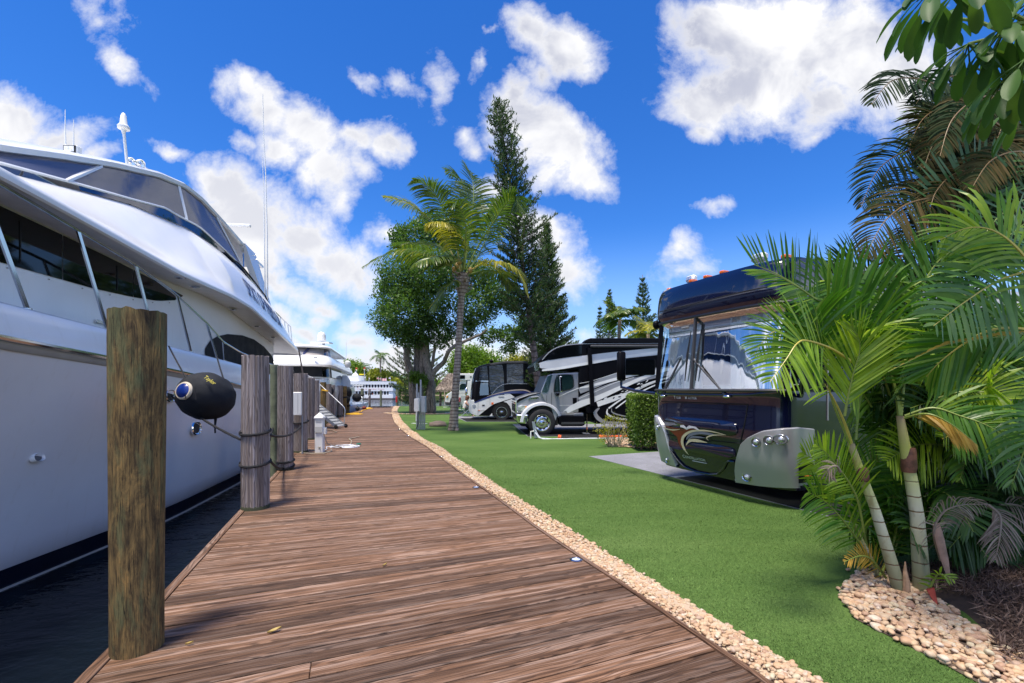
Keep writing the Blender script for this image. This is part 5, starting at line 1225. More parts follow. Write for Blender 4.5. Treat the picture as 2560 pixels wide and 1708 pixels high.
# ================================================================ super C truck-based motorhome
Cc = Veh('motorhome', 'black and silver striped motorhome with a truck nose, left of the hedge', 'motorhome', (.10, 16.25, 0), math.radians(4), 'motorhomes parked on the pads')
R5 = lambda x, y: (1100+x/3.917, 780+y/3.917)
def tr5(l): return [R5(*p) for p in l]
body = [(920, 520), (940, 500), (985, 462), (1060, 395), (1140, 346), (1250, 318), (1400, 306), (3200, 306), (3200, 1095), (1520, 1095), (1520, 1000), (1440, 1000), (1362, 700), (1362, 566), (1000, 556), (940, 592)]
b = MB(); b.prism([Cc.S(*p, y=0) for p in tr5(body)], (0, 2.45, 0)); cb = b.build('coach_body', M_BLK, Cc.o, local=True, smooth=False); bevel(cb, .05, 3)
b = MB(); b.prism([Cc.S(*p, y=-.05) for p in tr5([(1365, 560), (1362, 1110), (1420, 1110), (1420, 990), (1480, 930), (3200, 930), (3200, 1100), (1520, 1100), (1500, 940), (1480, 600), (1450, 560)])], (0, .3, 0))
y0 = -.012
Cc.ribbon('silver_band', tr5([(975, 525), (1100, 510), (1400, 470), (1750, 425), (2400, 360)]), [12, 24, 21, 19, 17], y0, M_SIL2, cb)
Cc.ribbon('white_stripe', tr5([(1000, 572), (1180, 550), (1480, 497), (1750, 450), (2200, 385)]), [4, 6.5, 7, 7, 6], y0-.004, M_WHT, cb)
Cc.ribbon('grey_band', tr5([(1365, 775), (1500, 720), (1700, 640), (1900, 600), (2300, 545)]), [14, 16, 16, 13, 10], y0, M_GUN, cb)
Cc.ribbon('white_stripe', tr5([(1368, 745), (1500, 718), (1750, 650), (1950, 605), (2300, 545)]), [3, 6.5, 7.5, 7, 5], y0-.004, M_WHT, cb)
Cc.ribbon('white_stripe', tr5([(1366, 700), (1500, 672), (1780, 582)]), [1.2, 1.2, 1.2], y0-.004, M_WHT, cb)
Cc.ribbon('grey_band', tr5([(1368, 880), (1520, 810), (1750, 715), (2000, 650), (2300, 590)]), [22, 26, 20, 12, 8], y0, M_GUN, cb)
Cc.ribbon('white_stripe', tr5([(1240, 975), (1370, 905), (1540, 845), (1760, 745), (2000, 640), (2250, 560)]), [10, 16, 13, 10, 8, 5], y0-.006, M_WHT, cb)
Cc.ribbon('white_stripe', tr5([(1540, 905), (1700, 850), (1860, 790), (2050, 700), (2250, 640)]), [13, 13, 7, 5, 3], y0-.006, M_WHT, cb)
Cc.ribbon('white_stripe', tr5([(1650, 945), (1800, 840), (2000, 730), (2200, 650)]), [4, 4, 3.5, 2.5], y0-.006, M_WHT, cb)
Cc.ribbon('white_stripe', tr5([(1720, 945), (1880, 830), (2100, 720), (2250, 670)]), [3, 3.5, 3, 2], y0-.006, M_WHT, cb)
Cc.ribbon('white_stripe', tr5([(1360, 850), (1500, 790), (1700, 700), (1900, 640)]), [1, 1.5, 1.5, 1], y0-.005, M_WHT, cb)
rf_ = random.Random(4)
for k in range(26):
    x = 1590+k*17; y = 880-(x-1590)*.42+rf_.uniform(-26, 20); a = rf_.uniform(-.9, .6); l_ = rf_.uniform(10, 34)
    Cc.ribbon('torn_fleck', tr5([(x, y), (x+l_*math.cos(a)*.6, y+l_*math.sin(a)*.6), (x+l_*math.cos(a), y+l_*math.sin(a)*1.1)]), [1, rf_.uniform(1.5, 4), .6], y0-.01-.0002*k, M_WHT if k % 3 else M_BLK, cb)
Cc.ribbon('white_swirl', tr5([(1560, 940), (1520, 990), (1560, 1050), (1650, 1085), (1890, 1090)]), [3, 9, 10, 8, 6], y0-.004, M_SILV, cb)
Cc.ribbon('white_swirl', tr5([(1640, 950), (1640, 1000), (1720, 1040), (1890, 1055)]), [2, 5, 5, 4], y0-.006, M_WHT, cb)
Cc.ribbon('white_swirl', tr5([(1680, 945), (1690, 985), (1780, 1015), (1890, 1030)]), [1, 3, 3, 2], y0-.008, M_SILV, cb)
Cc.plate('slide_room_edge', tr5([(1447, 350), (1485, 350), (1515, 920), (1475, 925)]), -.10, M_BLK, depth=.11)
Cc.plate('awning_case', tr5([(1400, 306), (1440, 268), (1475, 256), (3100, 254), (3100, 300)]), -.08, M_BLK, depth=.5, bev=.03)
Cc.plate('awning_tube', tr5([(1475, 322), (3100, 318), (3100, 345), (1475, 348)]), -.14, M_DGREY, depth=.13, bev=.04)
Cc.ribbon('roof_trim', tr5([(1000, 470), (1070, 395), (1150, 348), (1260, 322), (1480, 310), (2200, 306)]), [2, 2.4, 2.4, 2.4, 2, 2], -.02, M_SILV)
Cc.plate('side_window', tr5([(1790, 480), (1805, 468), (2095, 462), (2108, 475), (2108, 605), (2095, 618), (1805, 618), (1790, 600)]), -.035, M_BLACKGL, depth=.03, bev=.01)
Cc.plate('over_cab_window', tr5([(1000, 480), (1080, 400), (1160, 358), (1260, 334), (1388, 326), (1388, 425), (1100, 468)]), -.02, M_BLACKGL, depth=.02)
b = MB(); q = [Cc.S(*p, y=-.01) for p in tr5([(918, 505), (945, 495), (985, 500), (965, 575), (930, 580)])]; b.poly(q); b.build('nose_vent', M_CHROME, Cc.o, local=True, smooth=False)
# skirt and steps under the body
Cc.plate('running_board', tr5([(1168, 1020), (1190, 1015), (1405, 1018), (1418, 1040), (1420, 1108), (1395, 1120), (1190, 1120), (1168, 1095)]), .0, M_BLK, depth=.5, bev=.03)
Cc.plate('step', tr5([(1190, 1080), (1410, 1080), (1410, 1100), (1190, 1102)]), -.05, M_DGREY, depth=.08)
Cc.plate('tank_box', tr5([(1310, 990), (1405, 990), (1405, 1018), (1310, 1018)]), .06, M_SILV, depth=.4, bev=.02)
Cc.plate('levelling_jack', tr5([(1432, 925), (1447, 925), (1444, 1190), (1436, 1190)]), .3, M_STEEL, depth=.08)
Cc.plate('jack_foot', tr5([(1405, 1190), (1470, 1190), (1465, 1200), (1410, 1200)]), .2, M_GUN, depth=.3)
# cab: side panel, hood, fender
cab = [(985, 790), (1052, 618), (1110, 602), (1362, 590), (1362, 985), (1165, 990), (1130, 1080), (1095, 960), (1040, 890), (990, 800)]
b = MB(); b.prism([Cc.S(*p, y=.10) for p in tr5(cab)], (0, 2.2, 0)); co_ = b.build('cab', M_GUN, Cc.o, local=True, smooth=False); bevel(co_, .04, 3)
hood = [(742, 870), (760, 848), (880, 806), (985, 786), (1060, 800), (1060, 905), (1000, 880), (930, 888), (880, 950), (868, 1000), (742, 985)]
b = MB(); b.prism([Cc.S(*p, y=.22) for p in tr5(hood)], (0, 1.95, 0)); ho_ = b.build('hood', M_GUN, Cc.o, local=True, smooth=False); bevel(ho_, .07, 4)
# flared front fender following the wheel arch
b = MB(); C0 = Cc.S(*R5(1000, 1085), y=.1); rows = []
for k in range(25):
    a = math.radians(lerp(178, -8, k/24)); r_ = .60; ox = 1.12 if math.cos(a) < 0 else 1.05
    c_ = V(math.cos(a)*r_*ox, 0, math.sin(a)*r_*1.02)
    rows.append([C0+c_*1.0+V(0, .03, 0), C0+c_*1.03+V(0, -.04, 0), C0+c_*1.16+V(0, -.03, 0), C0+c_*(1.24)+V(0, .06, 0), C0+c_*1.22+V(0, .4, 0)])
b.loft(rows); b.build('front_fender', M_SIL2, Cc.o, local=True, angle=50)
b = MB(); b.prism([C0+V(.58*math.cos(a), .02, .58*math.sin(a)) for a in [math.radians(lerp(-10, 190, k/20)) for k in range(21)]], (0, .55, 0)); b.build('wheel_arch', M_DKGAP, Cc.o, local=True, smooth=False)
Cc.plate('hood_stripe', tr5([(752, 868), (770, 850), (880, 812), (975, 792), (985, 797), (880, 825), (780, 875), (752, 895)]), .20, M_BLK, depth=.02)
Cc.plate('grille', tr5([(737, 870), (747, 862), (749, 985), (740, 985)]), .24, M_CHROME, depth=1.9)
for k in range(5): Cc.plate('grille_bar', tr5([(734, 885+k*19), (744, 883+k*19), (744, 890+k*19), (734, 892+k*19)]), .3, M_BLK, depth=1.7)
bp = Cc.plate('bumper', tr5([(742, 1000), (865, 1003), (868, 1062), (860, 1100), (770, 1092), (752, 1060)]), .10, M_CHROME, depth=2.3, bev=.05)
Cc.plate('bumper_skirt', tr5([(765, 1090), (866, 1098), (872, 1125), (800, 1120)]), .12, M_BLK, depth=2.2, bev=.02)
hl = Cc.plate('headlight', tr5([(762, 960), (765, 925), (800, 910), (850, 915), (862, 935), (850, 962), (800, 970)]), .17, mat('clear_lamp', (.7, .72, .78), .08, .5, var=.5, vs=14), depth=.1, bev=.02)
Cc.plate('turn_lens', tr5([(832, 918), (850, 922), (858, 938), (846, 952), (834, 948)]), .165, mat('orange_lens', (.75, .32, .08), .2), hl, depth=.02)
Cc.plate('air_vent', tr5([(860, 850), (890, 832), (965, 828), (975, 840), (940, 855), (870, 860)]), .19, M_CHROME, depth=.04, bev=.01)
Cc.plate('windscreen', tr5([(995, 782), (1056, 630), (1102, 612), (1060, 775), (1040, 792)]), .085, M_CABGL, depth=.02)
cw = Cc.plate('door_window', tr5([(1115, 780), (1122, 700), (1140, 640), (1165, 618), (1285, 616), (1302, 640), (1306, 735), (1296, 748), (1230, 768), (1130, 786)]), .082, M_GLASSG, depth=.02)
Cc.ribbon('window_seal', tr5([(1115, 782), (1122, 700), (1140, 640), (1165, 618), (1285, 616), (1302, 640), (1306, 735), (1230, 768), (1115, 786)]), [1.6]*9, .075, M_BLACKRUB)
Cc.ribbon('door_seam', tr5([(1092, 790), (1092, 960)]), [.8, .8], .09, M_DKGAP); Cc.ribbon('door_seam', tr5([(1355, 600), (1355, 980)]), [.8, .8], .09, M_DKGAP); Cc.ribbon('hood_seam', tr5([(1045, 815), (1045, 880), (1060, 905)]), [.8, .8, .8], .09, M_DKGAP)
Cc.plate('door_handle', tr5([(1300, 842), (1340, 840), (1340, 900), (1302, 902)]), .07, M_BLK, depth=.05, bev=.01)
Cc.ribbon('white_stripe', tr5([(1170, 915), (1300, 914)]), [1.2, .4], .085, M_WHT); Cc.ribbon('white_stripe', tr5([(1205, 978), (1280, 935), (1362, 898)]), [1, 8, 12], .085, M_WHT)
Cc.ribbon('white_stripe', tr5([(1165, 830), (1260, 785), (1362, 745)]), [.6, 1.6, 2.2], .085, M_WHT)
mr = Cc.plate('mirror', tr5([(1170, 628), (1196, 626), (1200, 780), (1176, 790)]), -.25, M_CHROME, depth=.12, bev=.03)
Cc.plate('mirror_bracket', tr5([(1135, 798), (1172, 795), (1170, 812), (1155, 826)]), -.2, M_BLK, mr, depth=.3)
Cc.plate('badge', tr5([(1165, 985), (1310, 985), (1310, 1012), (1162, 1012)]), .08, M_SILV, depth=.05, bev=.01)
wheel(Cc, C0+V(0, .12, 0), .50, .30); wheel(Cc, C0+V(0, 2.1, 0), .50, .30); wheel(Cc, C0+V(6.5, .15, 0), .5, .5)
b = MB(); b.box((5.5, 1.3, .62), (10, 1.7, .35)); b.build('chassis', M_BLACKRUB, Cc.o, local=True)
# ================================================================ white and black coach
K = Veh('motorhome', 'black and white motor coach with mirrored windows and a low white nose', 'motorhome', (-2.37, 24.35, 0), math.radians(0), 'motorhomes parked on the pads')
R4 = lambda x, y: (850+x/4.896, 820+y/4.896)
def tr4(l): return [R4(*p) for p in l]
prof = [(1566, 1000), (1580, 960), (1588, 860), (1600, 700), (1625, 560), (1650, 490), (1700, 458), (1830, 425), (2000, 402), (2100, 398), (4200, 398), (4200, 1080), (1690, 1078), (1600, 1045), (1570, 1025)]
b = MB(); base_ = [K.S(*p, y=0) for p in tr4(prof)]
cen = V(2.5, 0, 1.6)
rows = []
for (yy_, sh) in ((0.0, .30), (.12, .10), (.35, .02), (.9, 0), (1.3, -.02), (1.7, 0), (2.25, .02), (2.48, .10), (2.6, .30)):
    rows.append([V(p.x+(sh if p.x < 1.2 else 0), yy_, p.z-(sh*.25 if p.z > 2.8 else 0)) for p in base_])
b.loft(rows, closed=True); b.poly(rows[0][::-1]); b.poly(rows[-1]); kb = b.build('coach_body', M_BLK, K.o, local=True, angle=50)
yk = -.006
def kp(name, l, m_, y=yk, par=None, d=.012, bev=0): return K.plate(name, tr4(l), y, m_, par or kb, depth=d, bev=bev)
kp('white_panel', [(1640, 925), (1760, 870), (1900, 822), (2060, 790), (2140, 850), (1900, 925), (1840, 960), (1745, 1035), (1690, 1076), (1650, 1070)], M_WHT, yk)
kp('white_panel', [(2160, 850), (2300, 800), (2500, 760), (4100, 720), (4100, 1075), (2095, 1080), (2080, 960), (2040, 915), (2000, 905)], M_WHT, yk)
kp('white_panel', [(1830, 1078), (1895, 1000), (1885, 1078)], M_WHT, yk)
K.ribbon('navy_stripe', tr4([(1640, 918), (1760, 870), (1900, 820), (2060, 790), (2350, 790), (2700, 800)]), [2, 4, 5, 6, 6, 6], yk-.008, mat('navy_stripe', (.02, .03, .16), .25, coat=.8), kb)
K.ribbon('tan_stripe', tr4([(1800, 840), (1950, 795), (2100, 765), (2250, 760), (2330, 790), (2370, 850)]), [.8, 1.6, 2.6, 3, 2.6, 1], yk-.012, mat('tan_stripe', (.50, .40, .34), .3, coat=.6), kb)
kp('door_window', [(1715, 480), (1800, 462), (1815, 650), (1700, 655)], M_MIRROR, yk-.004)
kp('side_window', [(1825, 468), (1985, 448), (2005, 560), (2008, 820), (1850, 828), (1830, 700)], M_MIRROR, yk-.004)
kp('side_window', [(2040, 442), (2240, 440), (2245, 690), (2045, 690)], M_MIRROR, yk-.004); kp('side_window', [(2300, 440), (2600, 440), (2600, 690), (2310, 690)], M_MIRROR, yk-.004)
kp('entry_glass', [(1712, 670), (1812, 668), (1822, 820), (1690, 828)], M_CABGL, yk-.004)
K.ribbon('belt_trim', tr4([(1850, 825), (2005, 690), (2400, 688)]), [1, 1, 1], yk-.014, M_GUN, kb)
K.ribbon('chrome_trim', tr4([(1660, 650), (1815, 652)]), [1.6, 1.6], yk-.01, M_CHROME, kb)
for (s_) in (0, 1):
    ys_ = srange(.16, 1.27, 6) if s_ == 0 else srange(1.33, 2.44, 6)
    wf = [K.S(*p, y=0) for p in tr4([(1588, 870), (1596, 760), (1608, 660), (1628, 560), (1655, 488)])]
    b = MB(); b.loft([[V(p.x-.012+(.10 if (y < .2 or y > 2.4) else .0), y, p.z) for p in wf] for y in ys_]); b.build('windscreen', M_WSCR, K.o, local=True, angle=60)
b = MB(); b.loft([[V(p.x-.02+sh, y, p.z) for p in [K.S(*q, y=0) for q in tr4([(1585, 880), (1576, 930), (1568, 1000), (1575, 1030), (1605, 1050)])]] for y, sh in ((-.005, .26), (.12, .09), (.4, .0), (1.3, -.02), (2.2, 0), (2.6, .26))]); b.build('front_bumper', M_WHT, K.o, local=True, angle=60)
kp('bumper_side', [(1585, 880), (1645, 900), (1690, 1076), (1605, 1050), (1575, 1000)], M_WHT, yk-.006)
kl = kp('headlight', [(1618, 945), (1640, 932), (1660, 940), (1665, 965), (1645, 985), (1622, 975)], M_LAMP, yk-.02, d=.03, bev=.01)
kp('amber_marker', [(1852, 912), (1880, 912), (1880, 938), (1852, 938)], M_AMBER, yk-.014); kp('amber_marker', [(1693, 1008), (1716, 1008), (1716, 1015), (1693, 1015)], M_AMBER, yk-.014)
kp('vent', [(1740, 940), (1770, 940), (1770, 955), (1740, 955)], M_BLK, yk-.014); kp('side_slot', [(1940, 842), (2010, 842), (2010, 848), (1940, 848)], M_DGREY, yk-.014)
K.ribbon('panel_seam', tr4([(1690, 880), (1688, 1070)]), [.5, .5], yk-.014, M_DGREY, kb); K.ribbon('panel_seam', tr4([(1835, 860), (1836, 950)]), [.4, .4], yk-.014, M_DGREY, kb)
K.ribbon('lower_trim', tr4([(1720, 1014), (1885, 1014)]), [.7, .7], yk-.014, M_BLK, kb)
C1 = K.S(*R4(1980, 1032), y=.1)
b = MB(); b.prism([C1+V(.52*math.cos(a), -.125, .52*math.sin(a)) for a in [math.radians(lerp(-20, 200, k/20)) for k in range(21)]], (0, .4, 0)); b.build('wheel_arch', M_DKGAP, kb, local=True, smooth=False)
wheel(K, C1+V(0, .03, 0), .47, .3); wheel(K, C1+V(6.8, .03, 0), .47, .3)
b = MB(); p0 = K.S(*R4(1600, 700), y=-.1); b.tube([K.S(*R4(1590, 640), y=-.05)+V(0, .1, 0), K.S(*R4(1550, 640), y=-.3), K.S(*R4(1548, 720), y=-.3)], .025, 6); mo = b.build('mirror_arm', M_CHROME, K.o, local=True)
b = MB(); b.box(K.S(*R4(1547, 780), y=-.3), (.13, .14, .42), bev=.04); b.build('mirror_head', M_CHROME, mo, local=True, angle=60)
b = MB(); b.add([K.S(*R4(1853, 408), y=1.2)+V(p.x*.12, p.y*.12, p.z*.10) for p in ICO2[0]], ICO2[1]); b.build('roof_antenna_dome', M_BLK, K.o, local=True)
kp('awning_case', [(1830, 440), (2010, 408), (4100, 405), (4100, 432), (2010, 436), (1850, 462)], M_DGREY, -.10, d=.1, bev=.02)
b = MB(); b.box((5.5, 1.3, .5), (9, 1.7, .3)); b.build('chassis', M_BLACKRUB, K.o, local=True)
# ================================================================ small white cab motorhome far behind
W = Veh('motorhome', 'small white motorhome seen behind the coconut palm trunk, beyond the coach', 'motorhome', (-6.6, 40.6, 0), 0, 'motorhomes parked on the pads')
wb = [(1445, 560), (1900, 556), (1900, 960), (1560, 955), (1560, 650), (1450, 640)]
b = MB(); b.prism([W.S(*p, y=0) for p in tr4(wb)], (0, 2.4, 0)); wo_ = b.build('coach_body', M_WHT, W.o, local=True, smooth=False); bevel(wo_, .05)
cbp = [(1285, 900), (1290, 850), (1310, 810), (1390, 765), (1440, 750), (1462, 665), (1480, 648), (1580, 645), (1580, 960), (1475, 960), (1470, 900), (1440, 860), (1400, 850), (1355, 870), (1345, 950), (1300, 945)]
b = MB(); b.prism([W.S(*p, y=.1) for p in tr4(cbp)], (0, 2.1, 0)); wc = b.build('cab', M_WHT, W.o, local=True, smooth=False); bevel(wc, .06, 3)
W.plate('door_window', tr4([(1462, 755), (1468, 700), (1490, 682), (1545, 685), (1548, 745), (1500, 755)]), .07, M_GLASSG, depth=.03)
W.plate('loft_window', tr4([(1462, 580), (1530, 578), (1530, 624), (1462, 624)]), -.03, M_BLACKGL, depth=.03, bev=.02)
W.plate('vent', tr4([(1588, 592), (1612, 592), (1604, 614)]), -.03, M_BLK, depth=.03)
W.ribbon('door_seam', tr4([(1448, 660), (1448, 780)]), [.5, .5], .08, M_DGREY, wc); W.ribbon('lower_trim', tr4([(1440, 800), (1575, 795)]), [.8, .8], .08, M_GUN, wc)
W.plate('lower_panel', tr4([(1480, 830), (1575, 830), (1575, 940), (1480, 940)]), .07, mat('grey_lower_panel', (.42, .45, .46), .4), depth=.03)
W.plate('bumper', tr4([(1283, 905), (1345, 910), (1345, 950), (1300, 948)]), .0, M_DGREY, depth=2.2, bev=.04)
C2 = W.S(*R4(1412, 918), y=.1); wheel(W, C2+V(0, .05, 0), .42, .28); wheel(W, C2+V(5.5, .05, 0), .42, .28)
b = MB(); b.prism([C2+V(.5*math.cos(a), -.02, .5*math.sin(a)) for a in [math.radians(lerp(-10, 190, k/14)) for k in range(15)]], (0, .3, 0)); b.build('wheel_arch', M_DKGAP, W.o, local=True, smooth=False)
W.plate('headlight', tr4([(1300, 835), (1325, 825), (1322, 850), (1300, 858)]), .05, mat('orange_lens', (.75, .32, .08), .2), depth=.05)
import numpy as np
# ---------------------------------------------------------------- foliage helpers
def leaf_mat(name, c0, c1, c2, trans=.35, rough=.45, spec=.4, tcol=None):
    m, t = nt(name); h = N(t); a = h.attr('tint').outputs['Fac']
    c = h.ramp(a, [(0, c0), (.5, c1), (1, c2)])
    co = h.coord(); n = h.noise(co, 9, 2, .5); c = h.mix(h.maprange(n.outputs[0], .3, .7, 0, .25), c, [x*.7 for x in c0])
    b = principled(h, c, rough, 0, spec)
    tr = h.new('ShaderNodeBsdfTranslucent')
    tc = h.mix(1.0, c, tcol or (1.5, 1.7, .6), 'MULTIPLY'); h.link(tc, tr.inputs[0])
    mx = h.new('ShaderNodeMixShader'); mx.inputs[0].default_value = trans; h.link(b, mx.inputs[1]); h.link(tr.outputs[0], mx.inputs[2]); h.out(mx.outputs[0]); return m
L_FICUS = leaf_mat('ficus_leaf', (.03, .07, .016), (.075, .15, .028), (.18, .27, .045))
L_BUSH = leaf_mat('bright_bush_leaf', (.06, .12, .015), (.13, .23, .02), (.26, .36, .04))
L_PINE = leaf_mat('norfolk_needles', (.022, .055, .018), (.05, .095, .026), (.115, .165, .04), .2)
L_COCO = leaf_mat('coconut_frond_leaf', (.035, .085, .018), (.11, .165, .028), (.50, .41, .05), .35, .35, .5)
L_FARP = leaf_mat('distant_palm_leaf', (.05, .11, .03), (.10, .17, .04), (.2, .27, .06), .3)
L_YEL = leaf_mat('yellow_green_leaf', (.14, .16, .015), (.28, .27, .02), (.42, .36, .04))
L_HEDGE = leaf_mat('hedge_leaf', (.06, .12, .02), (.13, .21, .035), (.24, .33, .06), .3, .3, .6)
def bark(name, c0, c1, ring=0.0, sc=6):
    m, t = nt(name); h = N(t); co = h.coord('Object'); n = h.noise(h.mapping(co, sc=(sc, sc, sc*.25)), 2.0, 5, .7)
    c = h.ramp(n.outputs[0], [(.3, c0), (.55, c1), (.75, [min(1, x*1.3) for x in c1])]); hh = n.outputs[0]
    if ring:
        sp = h.new('ShaderNodeSeparateXYZ'); h.link(co, sp.inputs[0]); nn = h.noise(co, 3, 2, .5)
        w_ = h.math('SINE', h.math('ADD', h.math('MULTIPLY', sp.outputs[2], ring), h.math('MULTIPLY', nn.outputs[0], 5)))
        f = h.maprange(w_, .3, 1); c = h.mix(h.math('MULTIPLY', f, .7), c, [x*.45 for x in c0]); hh = h.math('SUBTRACT', hh, h.math('MULTIPLY', f, .5))
    h.out(principled(h, c, .9, 0, .2, h.bump(hh, .8, .03))); return m
B_FICUS = bark('ficus_bark', (.05, .042, .035), (.27, .23, .19), 0, 9); B_PINE = bark('pine_bark', (.10, .07, .055), (.24, .18, .15), 22)
B_COCO = bark('coconut_trunk_bark', (.17, .12, .09), (.36, .30, .25), 48, 4)
def leaves(name, pts_, L_, W_, m, parent, seed=0, up=.0, tint=None, outward=None, label=None, group=None, kind=None, cat=None):
    """many small folded rhombic leaves as one mesh"""
    g = np.random.default_rng(seed); p = np.array(pts_, dtype=float); n = len(p)
    d = g.normal(size=(n, 3)); 
    if outward is not None: d = d*.8+np.array(outward)*.9
    d[:, 2] += up; d /= np.linalg.norm(d, axis=1)[:, None]+1e-9
    r = g.normal(size=(n, 3)); s_ = np.cross(d, r); s_ /= np.linalg.norm(s_, axis=1)[:, None]+1e-9
    L = (L_*(.6+.8*g.random(n)))[:, None]; W = (W_*(.6+.8*g.random(n)))[:, None]
    nrm = np.cross(d, s_); v = np.stack([p-d*L*.5, p+s_*W*.5+nrm*W*.15, p+d*L*.5, p-s_*W*.5+nrm*W*.15], axis=1).reshape(-1, 3)
    if parent is not None: v = v-np.array(root_matrix(parent).translation) if True else v
    me = bpy.data.meshes.new(name); me.vertices.add(4*n); me.vertices.foreach_set('co', v.ravel()); me.loops.add(4*n); me.polygons.add(n)
    me.loops.foreach_set('vertex_index', np.arange(4*n, dtype=np.int32)); me.polygons.foreach_set('loop_start', np.arange(0, 4*n, 4, dtype=np.int32))
    try: me.polygons.foreach_set('loop_total', np.full(n, 4, dtype=np.int32))
    except Exception: pass
    me.materials.append(m); at = me.attributes.new('tint', 'FLOAT', 'FACE')
    tv = (np.clip(g.normal(.45, .22, n), 0, 1) if tint is None else np.clip(np.array(tint)+g.normal(0, .12, n), 0, 1)); at.data.foreach_set('value', tv.astype(np.float32))
    me.update(calc_edges=True); me.validate(); o = bpy.data.objects.new(name, me); COL.objects.link(o); o.parent = parent; tag(o, label, cat, group, kind); return o
def crown_points(blobs, per, seed=0, shell=.55, cl=.16):
    """leaf positions in twig clusters spread through ellipsoid blobs; tint: light on top/outside"""
    g = np.random.default_rng(seed); P_ = []; T_ = []; O_ = []
    for (c, r) in blobs:
        c = np.array(c); r = np.array(r); vol = (r[0]*r[1]*r[2])**(2/3.); k = max(6, int(per*vol))
        d = g.normal(size=(k, 3)); d /= np.linalg.norm(d, axis=1)[:, None]; q = shell+(1.06-shell)*g.random(k)**.6
        # lumpy surface
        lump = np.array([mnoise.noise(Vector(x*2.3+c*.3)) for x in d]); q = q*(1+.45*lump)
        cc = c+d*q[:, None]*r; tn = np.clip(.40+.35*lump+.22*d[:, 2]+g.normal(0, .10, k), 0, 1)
        m_ = 11; off = g.normal(size=(k, m_, 3))*cl*np.mean(r)**.3
        P_.append((cc[:, None, :]+off).reshape(-1, 3)); T_.append(np.repeat(tn, m_)); O_.append(np.repeat(d, m_, axis=0))
    return np.concatenate(P_), np.concatenate(T_), np.concatenate(O_)
def limb(b, pts_, r0, r1, n_=8, wob=.0, seed=0):
    rr = random.Random(seed); pts_ = [Vector(p) for p in pts_]; Q = []
    for i in range(len(pts_)-1):
        for k in range(5): p0, p1, p2, p3 = (pts_[j] for j in (max(i-1, 0), i, i+1, min(i+2, len(pts_)-1))); t_ = k/5; Q.append(.5*((2*p1)+(p2-p0)*t_+(2*p0-5*p1+4*p2-p3)*t_*t_+(3*p1-p0-3*p2+p3)*t_**3))
    Q.append(pts_[-1]); m_ = len(Q)-1
    b.tube([q+V(rr.uniform(-wob, wob), rr.uniform(-wob, wob), 0) for q in Q], [lerp(r0, r1, (i/m_)**.8)*(1+rr.uniform(-.05, .05)) for i in range(m_+1)], n_)
# ---------------------------------------------------------------- banyan / ficus
YF = 30.8; ft = thing('ficus_tree', 'large spreading ficus tree with aerial roots wrapped round its trunks, in a pebble ring', 'tree', tuple(P(1058, 1033, YF)))
def pf(px, py, dy=0): return P(px, py, YF+dy)
r4 = lambda x, y, dy=0: pf(850+x/4.896, 820+y/4.896, dy)
for i, (pts_, r0, r1) in enumerate((
    ([r4(905, 1045), r4(895, 850), r4(875, 600), r4(820, 400), r4(825, 200)], .42, .26), ([r4(960, 1045, .6), r4(955, 700, .5), r4(950, 400, .5), r4(965, 100, .5)], .5, .3),
    ([r4(1110, 1050), r4(1105, 850), r4(1110, 650), r4(1060, 400), r4(1040, 100)], .50, .30), ([r4(1110, 620), r4(1180, 500), r4(1270, 420), r4(1320, 300, -1), r4(1400, 220, -1)], .28, .14),
    ([r4(1080, 560, .3), r4(1140, 400), r4(1160, 200)], .2, .12), ([r4(1000, 620, .4), r4(1010, 300), r4(1000, 50)], .3, .2),
    ([r4(1380, 230, -1), r4(1560, 150, -1), r4(1720, 80, -1.5), r4(1800, 20, -2)], .16, .07), ([r4(850, 560), r4(800, 380, -.5), r4(790, 250, -.5)], .16, .1))):
    b = MB(); limb(b, pts_, r0*.78, r1*.72, 12, .03, i); b.build('trunk' if i in (0, 1, 2) else 'limb', B_FICUS, ft, angle=180)
b = MB(); rr_ = random.Random(9)
for i in range(46):
    cx = rr_.choice([905, 955, 1110, 1110, 1100]); x0 = cx+rr_.uniform(-52, 52); z_ = rr_.uniform(-.7, -.35)
    b.tube([r4(x0+rr_.uniform(-12, 12), 1050+rr_.uniform(-6, 8), z_-.1), r4(x0+rr_.uniform(-8, 8), 960, z_), r4(lerp(x0, cx, .3), 840, z_), r4(lerp(x0, cx, .5)+rr_.uniform(-10, 10), 640, z_+.15)], [.07, .05, .035, .02], 6)
b.build('aerial_roots', B_FICUS, ft, angle=180)
r7 = lambda x, y, dy=0: pf(900+x/2.375, 240+y/2.375, dy)
FB = [((330, 860), 130, 110, 0), ((420, 780), 120, 90, 1), ((250, 860), 70, 90, 0), ((250, 1080), 130, 130, -1), ((400, 1050), 150, 150, -1.5), ((180, 1180), 90, 120, 0), ((150, 1330), 80, 90, 0), ((290, 1280), 150, 150, -1.5), ((250, 1420), 110, 60, 0), ((420, 1250), 130, 150, -1), ((480, 1400), 90, 90, -.5), ((330, 1440), 90, 55, -1),
      ((560, 1000), 140, 160, 1), ((700, 1080), 120, 90, .5), ((680, 1250), 140, 130, 0), ((820, 1180), 100, 100, 0), ((900, 1420), 90, 55, -1), ((980, 1380), 70, 80, -1), ((620, 1380), 80, 60, 0), ((540, 830), 110, 80, 1.5), ((880, 1500), 60, 30, -1), ((760, 1420), 60, 50, -1), ((900, 1230), 60, 70, 0)]
s7 = YF/F/2.375
bl = [(tuple(r7(x, y, dy)), (rx*s7*.92, (rx+ry)*.5*s7, ry*s7*.9)) for ((x, y), rx, ry, dy) in FB]
pp_, tt_, oo_ = crown_points(bl, 175, 3, .5, .17); leaves('crown', pp_, .17, .10, L_FICUS, ft, 3, .1, tt_, oo_*.6)
